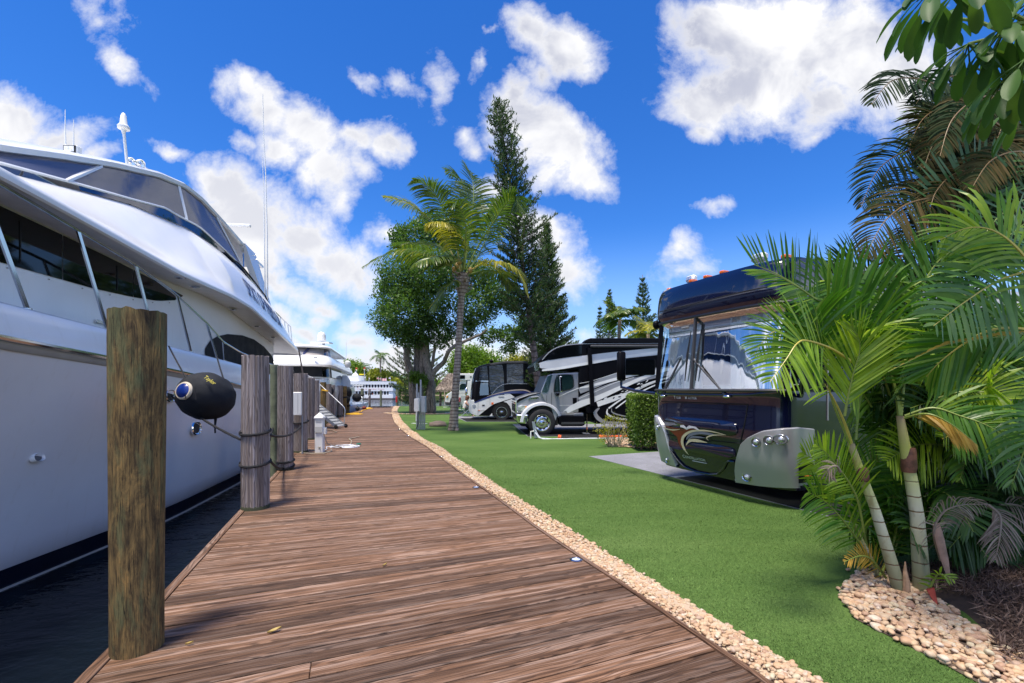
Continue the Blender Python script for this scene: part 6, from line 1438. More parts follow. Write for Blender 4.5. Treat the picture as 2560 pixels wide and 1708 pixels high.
pp_, tt_, oo_ = crown_points([(tuple(r4(960+30*i, 620+20*math.sin(i), -.9)), (.35, .3, .35)) for i in range(-2, 3)], 300, 5, .2, .12); leaves('trunk_fern', pp_, .18, .05, L_BUSH, ft, 4, .3, tt_*.5)
pls = [(ft.location.x+2.6*rs.uniform(.78, 1.05)*math.cos(a), 31.2+1.7*rs.uniform(.8, 1.05)*math.sin(a), -.0, .06) for a in [rs.uniform(math.pi, 2*math.pi) for _ in range(420)]]
pebbles('gravel', pls, 'pebble ring round the foot of the big ficus tree', 'gravel')
# ---------------------------------------------------------------- norfolk pines
def norfolk(name, base, top, prof, label, seed, nwh=60, dense=1.0, tr=.16, needles=L_PINE, gap=.0, size=1.0):
    """prof: list of (height fraction, radius); whorls of upswept arms with tufts"""
    o = thing('norfolk_pine', label, 'tree', tuple(base), 0, 'tall norfolk pines'); rr = random.Random(seed); base = Vector(base); top = Vector(top); Hh = (top-base).length
    ax = lambda t_: base.lerp(top, t_)+V(math.sin(t_*3.1)*.012*Hh*(.5 if seed % 2 else -.3), 0, 0)
    b = MB(); b.tube([ax(i/24) for i in range(25)], [lerp(tr, .02, (i/24)**.9) for i in range(25)], 9); b.build('trunk', B_PINE, o, angle=180)
    b = MB(); pts_ = []; tin = []; out_ = []
    t0 = prof[0][0]; i = 0; t_ = t0
    while t_ < .995:
        R_ = interp(prof, t_); na = rr.choice([5, 6, 6, 7]); a0 = rr.uniform(0, 6.3)
        for k in range(na):
            a = a0+6.283*k/na+rr.uniform(-.22, .22); L_ = R_*rr.uniform(.72, 1.12)*(1-gap*rr.random())
            if L_ < .08: continue
            el = rr.uniform(.05, .38)+(.45*(t_-t0)/(1-t0)); c_ = ax(t_); q = []
            for j in range(6):
                u_ = j/5; q.append(c_+V(math.cos(a)*L_*u_*math.cos(el*.8), math.sin(a)*L_*u_*math.cos(el*.8), L_*(math.sin(el)*u_-.22*u_+.34*u_*u_)))
            b.tube(q, [max(.008, .02*L_*(1-.7*j/5)) for j in range(6)], 4)
            ns = max(3, int(11*L_*dense/size**.5))
            for s_ in range(ns):
                u_ = .22+.78*(s_+rr.random())/ns; jj = min(4, int(u_*5)); p = q[jj].lerp(q[jj+1], u_*5-jj) if u_ < 1 else q[5]
                side = V(-math.sin(a), math.cos(a), 0); sp_ = rr.uniform(-1, 1)*.30*L_*(1.15-u_)+rr.uniform(-.05, .05)
                for e_ in range(4):
                    pts_.append(p+side*sp_*(.5+.14*e_)+V(math.cos(a), math.sin(a), 0)*.03*e_+V(rr.gauss(0, .035), rr.gauss(0, .035), rr.uniform(0, .12)*size)); tin.append(.3+.4*(u_-.3)+.15*rr.random()); out_.append((math.cos(a)*.7+rr.gauss(0, .2), math.sin(a)*.7+rr.gauss(0, .2), .8))
        t_ += (1-t0)/nwh*rr.uniform(.75, 1.3)
    b.build('branches', B_PINE, o, angle=180)
    leaves('needle_tufts', pts_, .22*size, .045*size, needles, o, seed, .3, tin, out_); return o
norfolk('pine', G(1357, 1060), P(1243, 253, 20.4), [(.26, .9), (.34, 1.5), (.42, 1.75), (.5, 1.95), (.58, 1.75), (.64, 1.35), (.7, 1.25), (.78, 1.0), (.86, .95), (.93, .8), (.975, .45), (1, .08)], 'tallest norfolk pine, leaning left behind the coconut palm', 1, 62, 1.1, .2, gap=.5)
norfolk('pine', P(1380, 1042, 24.5), P(1367, 556, 24.5), [(.12, 1.55), (.3, 1.55), (.45, 1.3), (.6, .95), (.75, .62), (.9, .3), (1, .05)], 'dense conical norfolk pine just right of the tallest one', 2, 70, 1.5, .16)
norfolk('pine', P(1606, 1020, 40), P(1606, 687, 40), [(.05, 2.2), (.3, 2.0), (.5, 1.5), (.7, .9), (.85, .5), (1, .05)], 'symmetrical norfolk pine above the striped motorhome roof', 3, 30, 1.5, .14, size=1.3)
norfolk('pine', P(1524, 1020, 44), P(1524, 722, 44), [(.05, 1.2), (.4, .9), (.6, .7), (.8, .4), (1, .05)], 'narrow norfolk pine behind the palm crown over the roof line', 4, 34, 1.3, .12, size=1.3)
norfolk('pine', P(1499, 1020, 46), P(1499, 763, 46), [(.05, 1.1), (.4, .9), (.7, .5), (1, .05)], 'smallest norfolk pine, leftmost of the trio over the roof line', 5, 26, 1.0, .10, size=1.3)
norfolk('pine', P(1046, 1018, 48), P(1046, 842, 48), [(.02, 3.2), (.3, 3.1), (.5, 3.0), (.62, 2.7), (.75, 1.6), (1, .05)], 'low flat-branched norfolk pine peeping out left of the ficus trunk', 6, 14, 1.2, .12, size=1.5)
# ---------------------------------------------------------------- palms
def frond(name, path, L_, n_, wd, parent, m, droop=.5, vee=.35, fwd=.55, rr=None, rach=.02, rachm=None, segs=4, t0=.12, tint=.5, tvar=.2, upv=None, curl=0.0, lenf=None, sides=(1, -1), local=False, ragged=.08):
    rr = rr or rnd; path = [Vector(p) for p in path]; Q = []
    for i in range(len(path)-1):
        for k in range(8): p0, p1, p2, p3 = (path[j] for j in (max(i-1, 0), i, i+1, min(i+2, len(path)-1))); t_ = k/8; Q.append(.5*((2*p1)+(p2-p0)*t_+(2*p0-5*p1+4*p2-p3)*t_*t_+(3*p1-p0-3*p2+p3)*t_**3))
    Q.append(path[-1]); M_ = len(Q)-1; b = MB()
    b.tube(Q, [max(.0025, lerp(rach, rach*.12, i/M_)) for i in range(M_+1)], 5, 1, tint=.7)
    for i in range(n_):
        t_ = t0+(1-t0)*(i+rr.uniform(-.3, .3))/n_; t_ = max(0, min(.999, t_)); x = t_*M_; j = int(x); p = Q[j].lerp(Q[j+1], x-j); T = (Q[min(j+2, M_)]-Q[max(j-1, 0)]).normalized()
        up_ = upv if upv is not None else V(0, 0, 1); S_ = T.cross(up_)
        if S_.length < .15: S_ = T.cross(V(0, -1, 0))
        S_.normalize(); U_ = S_.cross(T).normalized()
        tt = (t_-t0)/(1-t0); lf = lenf(tt) if lenf else (math.sin(math.pi*min(1, .18+.82*tt)**.75)**.6*.9+.1)*(1 if tt < .85 else lerp(1, .55, (tt-.85)/.15))
        for s_ in sides:
            l_ = L_*lf*rr.uniform(1-ragged*1.5, 1+ragged); f_ = fwd+.45*tt*tt; va = vee+rr.uniform(-.12, .12)
            d = (S_*s_*math.cos(va)+U_*math.sin(va))*math.cos(f_)+T*math.sin(f_); d.normalize(); wv = T.cross(d).cross(d).normalized() if T.cross(d).length > .01 else U_
            ra = rr.gauss(0, .38); wv = wv*math.cos(ra)+d.cross(wv)*math.sin(ra); nrm = d.cross(wv).normalized(); w0 = wd*(.75+.5*lf)*rr.uniform(.85, 1.15); cur = p.copy(); vs = []; dr = droop*rr.uniform(.7, 1.3)
            for k in range(segs+1):
                u_ = k/segs; w_ = w0*(math.sin(math.pi*(.13+.80*u_))**.8 if u_ < .98 else .08); vs += [cur-wv*w_*.5, cur+wv*w_*.5]
                dd = (d+V(0, 0, -dr*(u_+.15)**1.3*1.4)+nrm*curl*u_).normalized(); cur = cur+dd*(l_/segs); wv = (wv-dd*wv.dot(dd)).normalized()
            b.add(vs, [(2*k, 2*k+1, 2*k+3, 2*k+2) for k in range(segs)], 0, None, max(0, min(1, tint+rr.gauss(0, tvar*.5)+(.25*tvar*2 if tt > .9 else 0))))
    return b.build(name, [m, rachm or m], parent, smooth=False, local=local)
M_RACH = mat('green_palm_stalk', (.20, .26, .05), .45, var=.2); M_RACHY = mat('yellow_palm_stalk', (.48, .40, .08), .4, var=.15)
Yc = 18.2; cp = thing('coconut_palm', 'coconut palm with a slim ringed leaning trunk standing alone on the turf', 'palm', tuple(G(1133, 1075)))
c7 = lambda x, y, d=0: P(900+x/2.375, 240+y/2.375, Yc+d)
b = MB(); tp_ = [P(1133, 1078, Yc), P(1134, 1060, Yc), P(1138, 990, Yc), P(1145, 890, Yc), P(1150, 800, Yc), P(1154, 735, Yc), P(1157, 700, Yc)]
b.tube([tp_[0].lerp(tp_[1], 0)]+tp_, [.24, .24, .19, .145, .135, .125, .13, .15], 14); b.build('trunk', B_COCO, cp, angle=180)
b = MB(); b.tube([c7(600, 1190), c7(606, 1140), c7(612, 1090), c7(615, 1050)], [.14, .23, .26, .15], 12)
rr_ = random.Random(12)
for k in range(26):
    a = rr_.uniform(0, 6.3); z = rr_.uniform(1060, 1170); p = c7(607+30*math.cos(a), z, .3*math.sin(a)); b.beam(p, p+V(.22*math.cos(a), .22*math.sin(a), rr_.uniform(.02, .25)), .09, .02)
b.build('old_leaf_bases', B_COCO, cp)
for (x, y, d) in ((575, 1010, -.25), (590, 985, -.3), (655, 1035, -.2), (560, 1030, -.2)):
    b = MB(); b.add([c7(x, y, d)+V(p.x*.10, p.y*.10, p.z*.13) for p in ICO2[0]], ICO2[1]); b.build('coconut', mat('young_coconut', (.38, .24, .05), .5), cp)
CF = [([(585, 1080), (540, 1010), (470, 975), (350, 930), (200, 925), (15, 1015)], [0, -.2, -.5, -.9, -1.1, -1.3], 1.15, .42, .9, 56),
      ([(600, 1040), (500, 850), (410, 730), (290, 640), (140, 598)], [0, 0, .2, .3, .3], 1.0, .55, .5, 50), ([(605, 1030), (545, 800), (480, 640), (410, 540), (320, 500)], [0, -.2, -.6, -1, -1.3], 1.15, .25, .6, 56),
      ([(615, 1030), (640, 800), (640, 640), (600, 500), (510, 440)], [0, .3, .6, .8, .9], 1.2, .3, .55, 56), ([(618, 1030), (650, 820), (672, 640), (668, 500), (620, 400)], [0, -.2, -.2, -.1, 0], 1.0, .35, .45, 52),
      ([(630, 1030), (720, 860), (800, 740), (870, 640), (925, 600), (935, 680)], [0, -.2, -.5, -.8, -1, -1.1], 1.15, .25, .6, 60), ([(640, 1050), (720, 1000), (820, 985), (930, 1030), (1000, 1190)], [0, -.4, -.9, -1.2, -1.3], 1.0, .75, .8, 54),
      ([(600, 1040), (570, 880), (520, 780), (460, 750), (390, 760)], [0, -.8, -1.5, -2, -2.2], .75, 1.0, 1.4, 44), ([(585, 1090), (545, 1110), (480, 1180), (430, 1280)], [0, -.4, -.7, -.9], .8, .4, .7, 36),
      ([(610, 1040), (625, 900), (625, 760), (585, 640), (540, 660)], [0, -.9, -1.6, -2.1, -2.3], .95, .35, .8, 48), ([(630, 1050), (700, 950), (760, 820), (800, 700), (800, 610)], [0, .6, 1.2, 1.5, 1.7], 1.05, .28, .6, 50),
      ([(600, 1050), (480, 900), (380, 880), (260, 880), (220, 900)], [0, .6, 1.2, 1.8, 2], 1.0, .35, .7, 46), ([(640, 1060), (740, 1040), (850, 1060), (900, 1140)], [0, .8, 1.6, 2.0], .95, .35, .8, 46), ([(590, 1050), (520, 960), (430, 960), (330, 1000)], [0, -1, -1.9, -2.6], .95, .42, .8, 46)]
rr_ = random.Random(21)
for i, (pt, dd, L_, tn, dr, n_) in enumerate(CF):
    frond('frond', [c7(x, y, d) for (x, y), d in zip(pt, dd)], L_, int(n_*1.5), .036, cp, L_COCO, dr, .15, .5, rr_, .04, M_RACHY if tn > .5 else M_RACH, 5, .2, tn, .3)
# second palm behind the roofs (crown seen over the roof line)
def palm(name, base, top, nf, L_, leafl, tr, label, seed, m=L_COCO, group=None, droop=.8, tint=.35, cat='palm', n_=24, el=(.0, 1.25)):
    o = thing(name, label, cat, tuple(base), 0, group); rr = random.Random(seed); b = MB(); base = Vector(base); top = Vector(top)
    b.tube([base.lerp(top, i/6)+V(.04*math.sin(i), 0, 0) for i in range(7)], [lerp(tr, tr*.7, i/6) for i in range(7)], 8); b.build('trunk', B_COCO, o, angle=180)
    for k in range(nf):
        a = 6.283*k/nf*1.618+rr.uniform(-.3, .3); e_ = lerp(el[0], el[1], (k+.5)/nf); l_ = L_*rr.uniform(.8, 1.1); hd = V(math.cos(a), math.sin(a), 0); pts_ = []
        for j in range(5): u_ = j/4; pts_.append(top+hd*l_*math.cos(e_)*u_*(1-.12*u_)+V(0, 0, l_*(math.sin(e_)*u_-.55*u_*u_*math.cos(e_*.7))))
        frond('frond', pts_, leafl, n_, leafl*.09, o, m, droop, .15, .5, rr, l_*.012, M_RACH, 3, .12, tint+rr.uniform(-.15, .2), .3)
    return o
palm('coconut_palm', G(1545, 1030), P(1550, 800, 32), 15, 2.6, .9, .16, 'palm crown rising behind the striped motorhome, between the norfolk pines', 31)
b_ = palm('coconut_palm', G(1640, 1035), P(1620, 835, 28), 9, 1.9, .8, .14, 'low palm with broad yellowish fronds just above the striped motorhome roof', 32, tint=.7)
# ---------------------------------------------------------------- round shrubs and trees beyond the coaches
def leafy(name, base, blobs, per, m, label, seed, lsz=.12, lw=.08, cat='tree', group=None, cl=.16, trunk=.12, shell=.4):
    o = thing(name, label, cat, tuple(base), 0, group); b = MB(); base = Vector(base)
    for i, (c, r) in enumerate(blobs[:5]): c = Vector(c); limb(b, [base, base.lerp(c, .5)+V(.05*(i-1), 0, .1*c.z), c], trunk, trunk*.35, 7, 0, i)
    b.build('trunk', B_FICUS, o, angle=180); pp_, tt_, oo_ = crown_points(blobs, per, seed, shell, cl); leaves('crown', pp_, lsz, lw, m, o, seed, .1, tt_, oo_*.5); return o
def blobpx(l, Y_): return [(tuple(P(x, y, Y_+d)), (rx*Y_/F, (rx+ry)/2*Y_/F, ry*Y_/F)) for (x, y, rx, ry, d) in l]
leafy('round_tree', (-2.2, 50, -.1), blobpx([(1180, 905, 40, 34, 0), (1215, 915, 38, 34, 1), (1150, 920, 28, 30, -1), (1195, 945, 50, 30, -1), (1235, 930, 26, 26, 0), (1160, 880+15, 26, 24, 0)], 50), 120, L_BUSH, 'bright green round tree beyond the thatched hut and coach', 11, .26, .17, cl=.3)
leafy('round_tree', (2.0, 52, -.1), blobpx([(1290, 912, 34, 22, 0), (1320, 918, 26, 20, 0), (1265, 925, 24, 18, 0)], 52), 110, L_YEL, 'yellow green treetop just over the coach roof', 12, .26, .17, cl=.3)
# ---------------------------------------------------------------- hedge block, yellow shrub, pebble bed
Yh = 12.2; ho = thing('clipped_hedge', 'clipped green hedge block between the navy and the striped motorhomes', 'hedge', (3.3, Yh, 0)); hx0 = (1590-HX)/F*Yh; hx1 = (1690-HX)/F*Yh; hz = EH+(HY-987)/F*Yh
b = MB(); rr_ = random.Random(6)
for k in range(40): x = rr_.uniform(hx0+.15, hx1-.1); y = Yh+rr_.uniform(0, .9); b.tube([V(x, y, 0), V(x+rr_.uniform(-.15, .15), y+rr_.uniform(-.1, .1), .5), V(x+rr_.uniform(-.3, .3), y, 1.2)], [.018, .013, .006], 5)
b.build('stems', mat('hedge_stem', (.22, .14, .09), .8), ho)
g = np.random.default_rng(8); n_ = 26000; q = g.random((n_, 3)); face = g.integers(0, 4, n_); dep = np.abs(g.normal(0, .07, n_))
q[:, 0] = np.where(face == 0, dep, q[:, 0]); q[:, 1] = np.where(face == 1, dep, q[:, 1]); q[:, 1] = np.where(face == 3, dep*1.5, q[:, 1]); q[:, 2] = np.where(face == 2, 1-dep*.6, q[:, 2])
zz = .12+q[:, 2]*(hz-.12); hp = np.stack([hx0+q[:, 0]*(hx1-hx0), Yh-.1+q[:, 1]*1.1, zz], 1); hp += g.normal(0, .022, hp.shape)
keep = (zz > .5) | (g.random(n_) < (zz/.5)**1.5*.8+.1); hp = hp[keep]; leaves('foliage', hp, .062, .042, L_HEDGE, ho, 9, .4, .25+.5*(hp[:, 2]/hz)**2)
Yy = 13.0; yo = thing('yellow_shrub', 'thin yellow leaved shrub with bare stems at the tip of the small pebble bed', 'shrub', (2.9, Yy, 0)); b = MB(); tips = []
for k in range(34):
    x = (1528-HX)/F*Yy+rr_.uniform(-.12, .25); a = rr_.uniform(-1.1, 1.1); l_ = rr_.uniform(.45, .95)
    p1 = V(x, Yy, 0); p2 = V(x+math.sin(a)*l_*.6, Yy+rr_.uniform(-.3, .3), l_*math.cos(a)*.95); b.tube([p1, p1.lerp(p2, .5)+V(0, 0, .05), p2], [.01, .007, .004], 4); tips.append(p2)
b.build('stems', mat('pale_twig', (.40, .33, .24), .7), yo)
pp_ = np.concatenate([np.array(t_)+rngp for t_, rngp in ((t_, g.normal(0, .055, (26, 3))) for t_ in tips)]); leaves('leaves', pp_, .05, .03, L_YEL, yo, 10, .3)
bedc = [(lerp(1510, 1690, k/30), 1107-14*math.sin(math.pi*k/30)*0) for k in range(31)]
pls = []
for k in range(1500):
    px = rs.uniform(1512, 1720); py = rs.uniform(1097, 1121); e_ = ((px-1640)/132)**2+((py-1106)/15)**2
    if e_ < 1: q_ = G(px, py); pls.append((q_.x, q_.y, -.0+rs.uniform(0, .02), .032))
pebbles('gravel', pls, 'small oval pebble bed under the hedge and yellow shrub', 'gravel')
# ---------------------------------------------------------------- thatched hut
th = thing('thatched_hut', 'open hut with a shaggy thatched roof behind the coconut palm trunk', 'hut', (-6.6, 44.5, -.1))
for (px) in (1101, 1139): b = MB(); x = (px-HX)/F*44; b.tube([V(x, 44, -.1), V(x, 44, 1.7)], .11, 8); b.build('post', B_PINE, th)
M_THATCH = bark('dry_thatch', (.17, .13, .10), (.42, .35, .29), 0, 14)
b = MB(); ap = P(1120, 934, 45.5); bs_ = [P(1086, 975, 43.2), P(1200, 975, 43.2), P(1200, 975, 47.5), P(1096, 975, 47.5)]
b.add([ap, ap+V(3, 0, 0)]+bs_, [(2, 3, 1, 0), (3, 4, 1), (4, 5, 0, 1), (5, 2, 0)]); b.build('roof', M_THATCH, th, smooth=False)
pp_ = []; 
for k in range(5200): e_ = g.random(); f_ = g.random()**.6; x = lerp(bs_[0].x, bs_[1].x, e_); pp_.append((lerp(lerp(ap.x, ap.x+3, e_), x, f_), lerp(45.5, 43.15, f_)-.03, lerp(ap.z, bs_[0].z-.12, f_)+g.normal(0, .03)))
leaves('thatch_fringe', pp_, .34, .05, M_THATCH, th, 13, -1.5)
# ---------------------------------------------------------------- right-hand palm bed
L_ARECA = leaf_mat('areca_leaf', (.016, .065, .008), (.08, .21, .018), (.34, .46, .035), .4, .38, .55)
L_BLUE = leaf_mat('glaucous_palm_leaf', (.03, .10, .024), (.085, .19, .04), (.24, .36, .08), .3, .35, .6)
L_DARKP = leaf_mat('dark_palm_leaf', (.008, .022, .008), (.022, .042, .012), (.085, .058, .018), .12, .75, .15)
L_DEAD = leaf_mat('dead_palm_leaf', (.13, .095, .075), (.24, .19, .155), (.36, .30, .25), .15, .8, .2, (1, 1, 1))
L_AMB = leaf_mat('yellowing_palm_leaf', (.30, .17, .02), (.48, .28, .04), (.60, .42, .08), .35, .5)
L_FILL = leaf_mat('shaded_palm_leaf', (.012, .045, .008), (.045, .11, .016), (.17, .28, .035), .25, .45, .4)  # palm leaf colour darkened to carry the shade inside the clump
# ringed cane trunks
def cane_mat():
    m, t = nt('ringed_cane_bark'); h = N(t); uv = h.new('ShaderNodeUVMap').outputs[0]; sp = h.new('ShaderNodeSeparateXYZ'); h.link(uv, sp.inputs[0]); co = h.coord()
    n = h.noise(co, 14, 4, .6); c = h.ramp(sp.outputs[0], [(0, (.17, .17, .09)), (.22, (.30, .31, .19)), (.45, (.46, .47, .37)), (.60, (.45, .47, .22)), (.8, (.42, .44, .11)), (.95, (.44, .38, .18)), (1, (.4, .28, .18))])
    w_ = h.math('SINE', h.math('ADD', h.math('MULTIPLY', h.math('POWER', sp.outputs[0], 1.05), 78.0), h.math('MULTIPLY', n.outputs[0], .9)))
    ring = h.math('MULTIPLY', h.maprange(w_, .93, .995), h.maprange(sp.outputs[0], .56, .64, 1, .05)); c = h.mix(ring, c, (.13, .08, .045))
    st = h.noise(h.mapping(co, sc=(1, 1, .4)), 9, 4, .7); c = h.mix(h.maprange(st.outputs[0], .54, .7, 0, .6), c, (.24, .17, .06))
    h.out(principled(h, c, .5, 0, .4, h.bump(h.math('SUBTRACT', n.outputs[0], h.math('MULTIPLY', ring, 2.0)), .35, .01))); return m
M_CANE = cane_mat()
ap_ = thing('areca_palm', 'clump of areca palm with two ringed pale green canes beside the pebbles at the right', 'palm', tuple(G(2280, 1475)))
def cane(pxs, rads, Y0, par, name='trunk'):
    Ys = Y0 if isinstance(Y0, (list, tuple)) else [Y0]*len(pxs); p = [P(x, y, d) for (x, y), d in zip(pxs, Ys)]; Q = []; R_ = []
    for i in range(len(p)-1):
        for k in range(10): t_ = k/10; Q.append(p[i].lerp(p[i+1], t_)); R_.append(lerp(rads[i], rads[i+1], t_))
    Q.append(p[-1]); R_.append(rads[-1]); b = MB(); n_ = 18; vs = []; uv_ = []
    for i, q in enumerate(Q):
        for k in range(n_): a = 2*math.pi*k/n_; vs.append(q+V(R_[i]*math.cos(a), R_[i]*math.sin(a), 0)); uv_.append((i/(len(Q)-1), k/n_))
    b.add(vs, [(i*n_+k, i*n_+(k+1) % n_, (i+1)*n_+(k+1) % n_, (i+1)*n_+k) for i in range(len(Q)-1) for k in range(n_)], 0, uv_); return b.build(name, M_CANE, par, angle=180)
cane([(2253, 1490), (2221, 1383), (2188, 1275), (2151, 1179), (2127, 1108)], [.052, .044, .036, .034, .024], 3.72, ap_)
cane([(2306, 1490), (2300, 1400), (2293, 1294), (2278, 1200), (2263, 1120), (2250, 1040)], [.06, .055, .048, .044, .038, .026], 3.72, ap_)
cane([(2196, 1440), (2172, 1385), (2152, 1345), (2130, 1300)], [.02, .017, .014, .01], 3.95, ap_)
b = MB(); p = P(2272, 1150, 3.72); b.lathe([(.047, -.10), (.055, -.06), (.05, .07), (.044, .10)], 18, Matrix.Translation(p)); b.build('brown_sheath', mat('brown_leaf_sheath', (.13, .055, .035), .6, var=.4, vs=20), ap_)
b = MB(); p = P(2157, 1188, 3.70); b.lathe([(.038, -.05), (.046, -.03), (.04, .04), (.034, .06)], 14, Matrix.Translation(p)); b.build('brown_sheath', mat('brown_leaf_sheath', (.13, .055, .035), .6, var=.4, vs=20), ap_)
b = MB(); p0 = P(2266, 1486, 3.66); b.tube([p0, p0+V(.0, 0, .10), p0+V(-.01, 0, .18), p0+V(-.01, 0, .26)], [.028, .024, .014, .004], 8); b.build('young_shoot', mat('shoot_husk', (.35, .22, .13), .6, var=.3, vs=15), ap_)
UPC = V(-.1, -1, .25)
def fr_(pts_, L_, n_, wd, droop, vee, fwd, tint, m=None, sides=(1, -1), name='frond', par=None, upv=UPC, tv=.25, rach=.011, rm=None, t0=.1, segs=5, seed=1, lenf=None, curl=0):
    return frond(name, [P(x, y, d) for x, y, d in pts_], L_, int(n_*.82), wd*.58, par or ap_, m or L_ARECA, droop, vee, fwd, random.Random(seed), rach, rm or M_RACH, segs, t0, tint, tv, upv, curl, lenf, sides)
fl_ = lambda t: .55+.45*math.sin(math.pi*min(1, t*.9+.12))
# crown of the left cane
fr_([(2228, 1005, 3.80), (2208, 942, 3.72), (2155, 852, 3.62), (2112, 799, 3.58), (2066, 748, 3.52)], .66, 34, .040, .10, .25, .42, .55, sides=(1,), t0=.42, seed=1, lenf=fl_)
fr_([(2228, 1005, 3.80), (2208, 942, 3.72), (2155, 852, 3.62), (2112, 799, 3.58), (2066, 748, 3.52)], .55, 22, .036, .25, .0, .7, .4, sides=(-1,), t0=.45, seed=2, lenf=fl_)
fr_([(2100, 775, 3.6), (2045, 751, 3.5), (2012, 729, 3.45), (1979, 706, 3.4), (1929, 679, 3.35), (1885, 662, 3.3)], .50, 30, .030, .05, .15, .42, .42, sides=(1,), t0=.1, seed=3, lenf=lambda t: 1-.45*t)
fr_([(2100, 775, 3.6), (2045, 751, 3.5), (2012, 729, 3.45), (1985, 712, 3.4), (1945, 690, 3.35), (1905, 675, 3.3)], .36, 30, .028, .15, .05, .95, .6, sides=(-1,), t0=.1, seed=4, lenf=lambda t: 1-.4*t)
fr_([(2130, 905, 3.5), (2079, 872, 3.35), (2019, 852, 3.2), (1992, 860, 3.1), (1966, 898, 3.05), (1925, 955, 3.0)], .40, 46, .024, .35, .12, .40, .72, seed=5, rm=M_RACHY, t0=.25)
fr_([(2110, 880, 3.7), (2040, 838, 3.6), (1986, 828, 3.55), (1930, 832, 3.5), (1885, 885, 3.45)], .34, 42, .022, .35, .2, .5, .66, seed=6, rm=M_RACHY, t0=.2)
fr_([(2112, 1040, 3.5), (2120, 990, 3.48), (2133, 935, 3.45), (2150, 865, 3.4), (2128, 812, 3.35)], .42, 44, .024, .10, .1, .85, .93, sides=(1, -1), seed=7, t0=.15)
fr_([(2125, 1110, 3.7), (2080, 1000, 3.6), (2060, 900, 3.55), (2045, 830, 3.5), (2040, 770, 3.45)], .48, 36, .030, .25, .1, .55, .5, seed=8, t0=.4)
fr_([(2140, 1100, 3.75), (2150, 1000, 3.75), (2180, 900, 3.75), (2200, 800, 3.7), (2190, 700, 3.6)], .52, 40, .032, .25, .1, .5, .42, seed=9, t0=.35)
fr_([(2127, 1108, 3.7), (2112, 1060, 3.65), (2085, 1000, 3.6), (2062, 960, 3.55)], .3, 4, .02, .2, .1, .5, .7, seed=10, t0=.8, rach=.016, rm=M_RACHY)
# crown of the right cane
fr_([(2250, 1040, 3.7), (2235, 960, 3.75), (2180, 820, 3.8), (2130, 740, 3.85), (2060, 700, 3.9)], .55, 40, .034, .3, .1, .5, .42, seed=11, t0=.35, rach=.018)
fr_([(2250, 1040, 3.7), (2265, 900, 3.8), (2290, 760, 3.9), (2340, 660, 3.9), (2420, 600, 3.8)], .50, 42, .036, .15, .15, .5, .45, seed=12, t0=.3, rach=.018)
fr_([(2262, 1040, 3.7), (2330, 1020, 3.6), (2400, 1040, 3.5), (2470, 1065, 3.4), (2540, 1110, 3.3)], .40, 36, .030, .5, .0, .55, .5, seed=13, t0=.2)
fr_([(2262, 1045, 3.65), (2320, 1035, 3.5), (2380, 1062, 3.4), (2440, 1110, 3.3)], .26, 34, .024, .35, .0, .9, .5, m=L_AMB, sides=(1,), seed=14, t0=.15)
# big glaucous frond reaching in from the right, and its neighbours
fr_([(2640, 650, 2.9), (2560, 680, 2.9), (2494, 703, 2.88), (2411, 756, 2.85), (2334, 815, 2.8)], .50, 34, .040, .38, .10, .45, .55, m=L_BLUE, seed=15, rm=M_RACHY, t0=.0, segs=6)
fr_([(2640, 760, 2.8), (2560, 640, 2.85), (2490, 580, 2.9), (2420, 570, 2.95), (2350, 600, 3.0)], .42, 34, .030, .45, .1, .6, .78, seed=16, rm=M_RACHY, segs=6, sides=(1, -1))
fr_([(2180, 800, 3.9), (2260, 730, 3.9), (2350, 680, 3.9), (2450, 640, 3.85), (2560, 560, 3.8)], .50, 34, .046, .05, .1, .25, .45, sides=(1, -1), seed=17, lenf=lambda t: .75+.25*math.sin(3*t))
fr_([(2660, 850, 3.1), (2560, 823, 3.1), (2477, 826, 3.1), (2411, 859, 3.15), (2350, 905, 3.2), (2316, 942, 3.25)], .42, 48, .030, .1, .05, .75, .5, seed=18, rm=M_RACHY, segs=6, rach=.014)
fr_([(2640, 830, 3.0), (2540, 838, 3.0), (2440, 850, 3.02), (2350, 868, 3.05), (2220, 930, 3.1)], .10, 34, .018, .9, -.1, .8, .7, m=L_AMB, sides=(1,), seed=19, rach=.004)
fr_([(2660, 480, 4.2), (2560, 500, 4.1), (2480, 560, 4.0), (2440, 640, 3.9)], .6, 28, .04, .15, .2, .5, .35, m=L_BLUE, seed=20)
fr_([(2400, 640, 4.3), (2380, 560, 4.2), (2390, 500, 4.2), (2430, 430, 4.2), (2500, 380, 4.2)], .55, 30, .042, .08, .2, .45, .3, m=L_BLUE, seed=21)
fr_([(2660, 950, 3.6), (2580, 960, 3.6), (2500, 1000, 3.6), (2440, 1070, 3.6)], .42, 30, .036, .5, .1, .5, .4, m=L_BLUE, seed=22)
fr_([(2700, 1000, 3.2), (2600, 1060, 3.2), (2560, 1130, 3.2), (2530, 1210, 3.2)], .35, 28, .03, .6, .1, .5, .45, m=L_BLUE, seed=23)
fr_([(2480, 1000, 4.0), (2440, 1060, 3.9), (2420, 1130, 3.85), (2400, 1200, 3.8)], .32, 30, .03, .6, .1, .5, .5, seed=24)
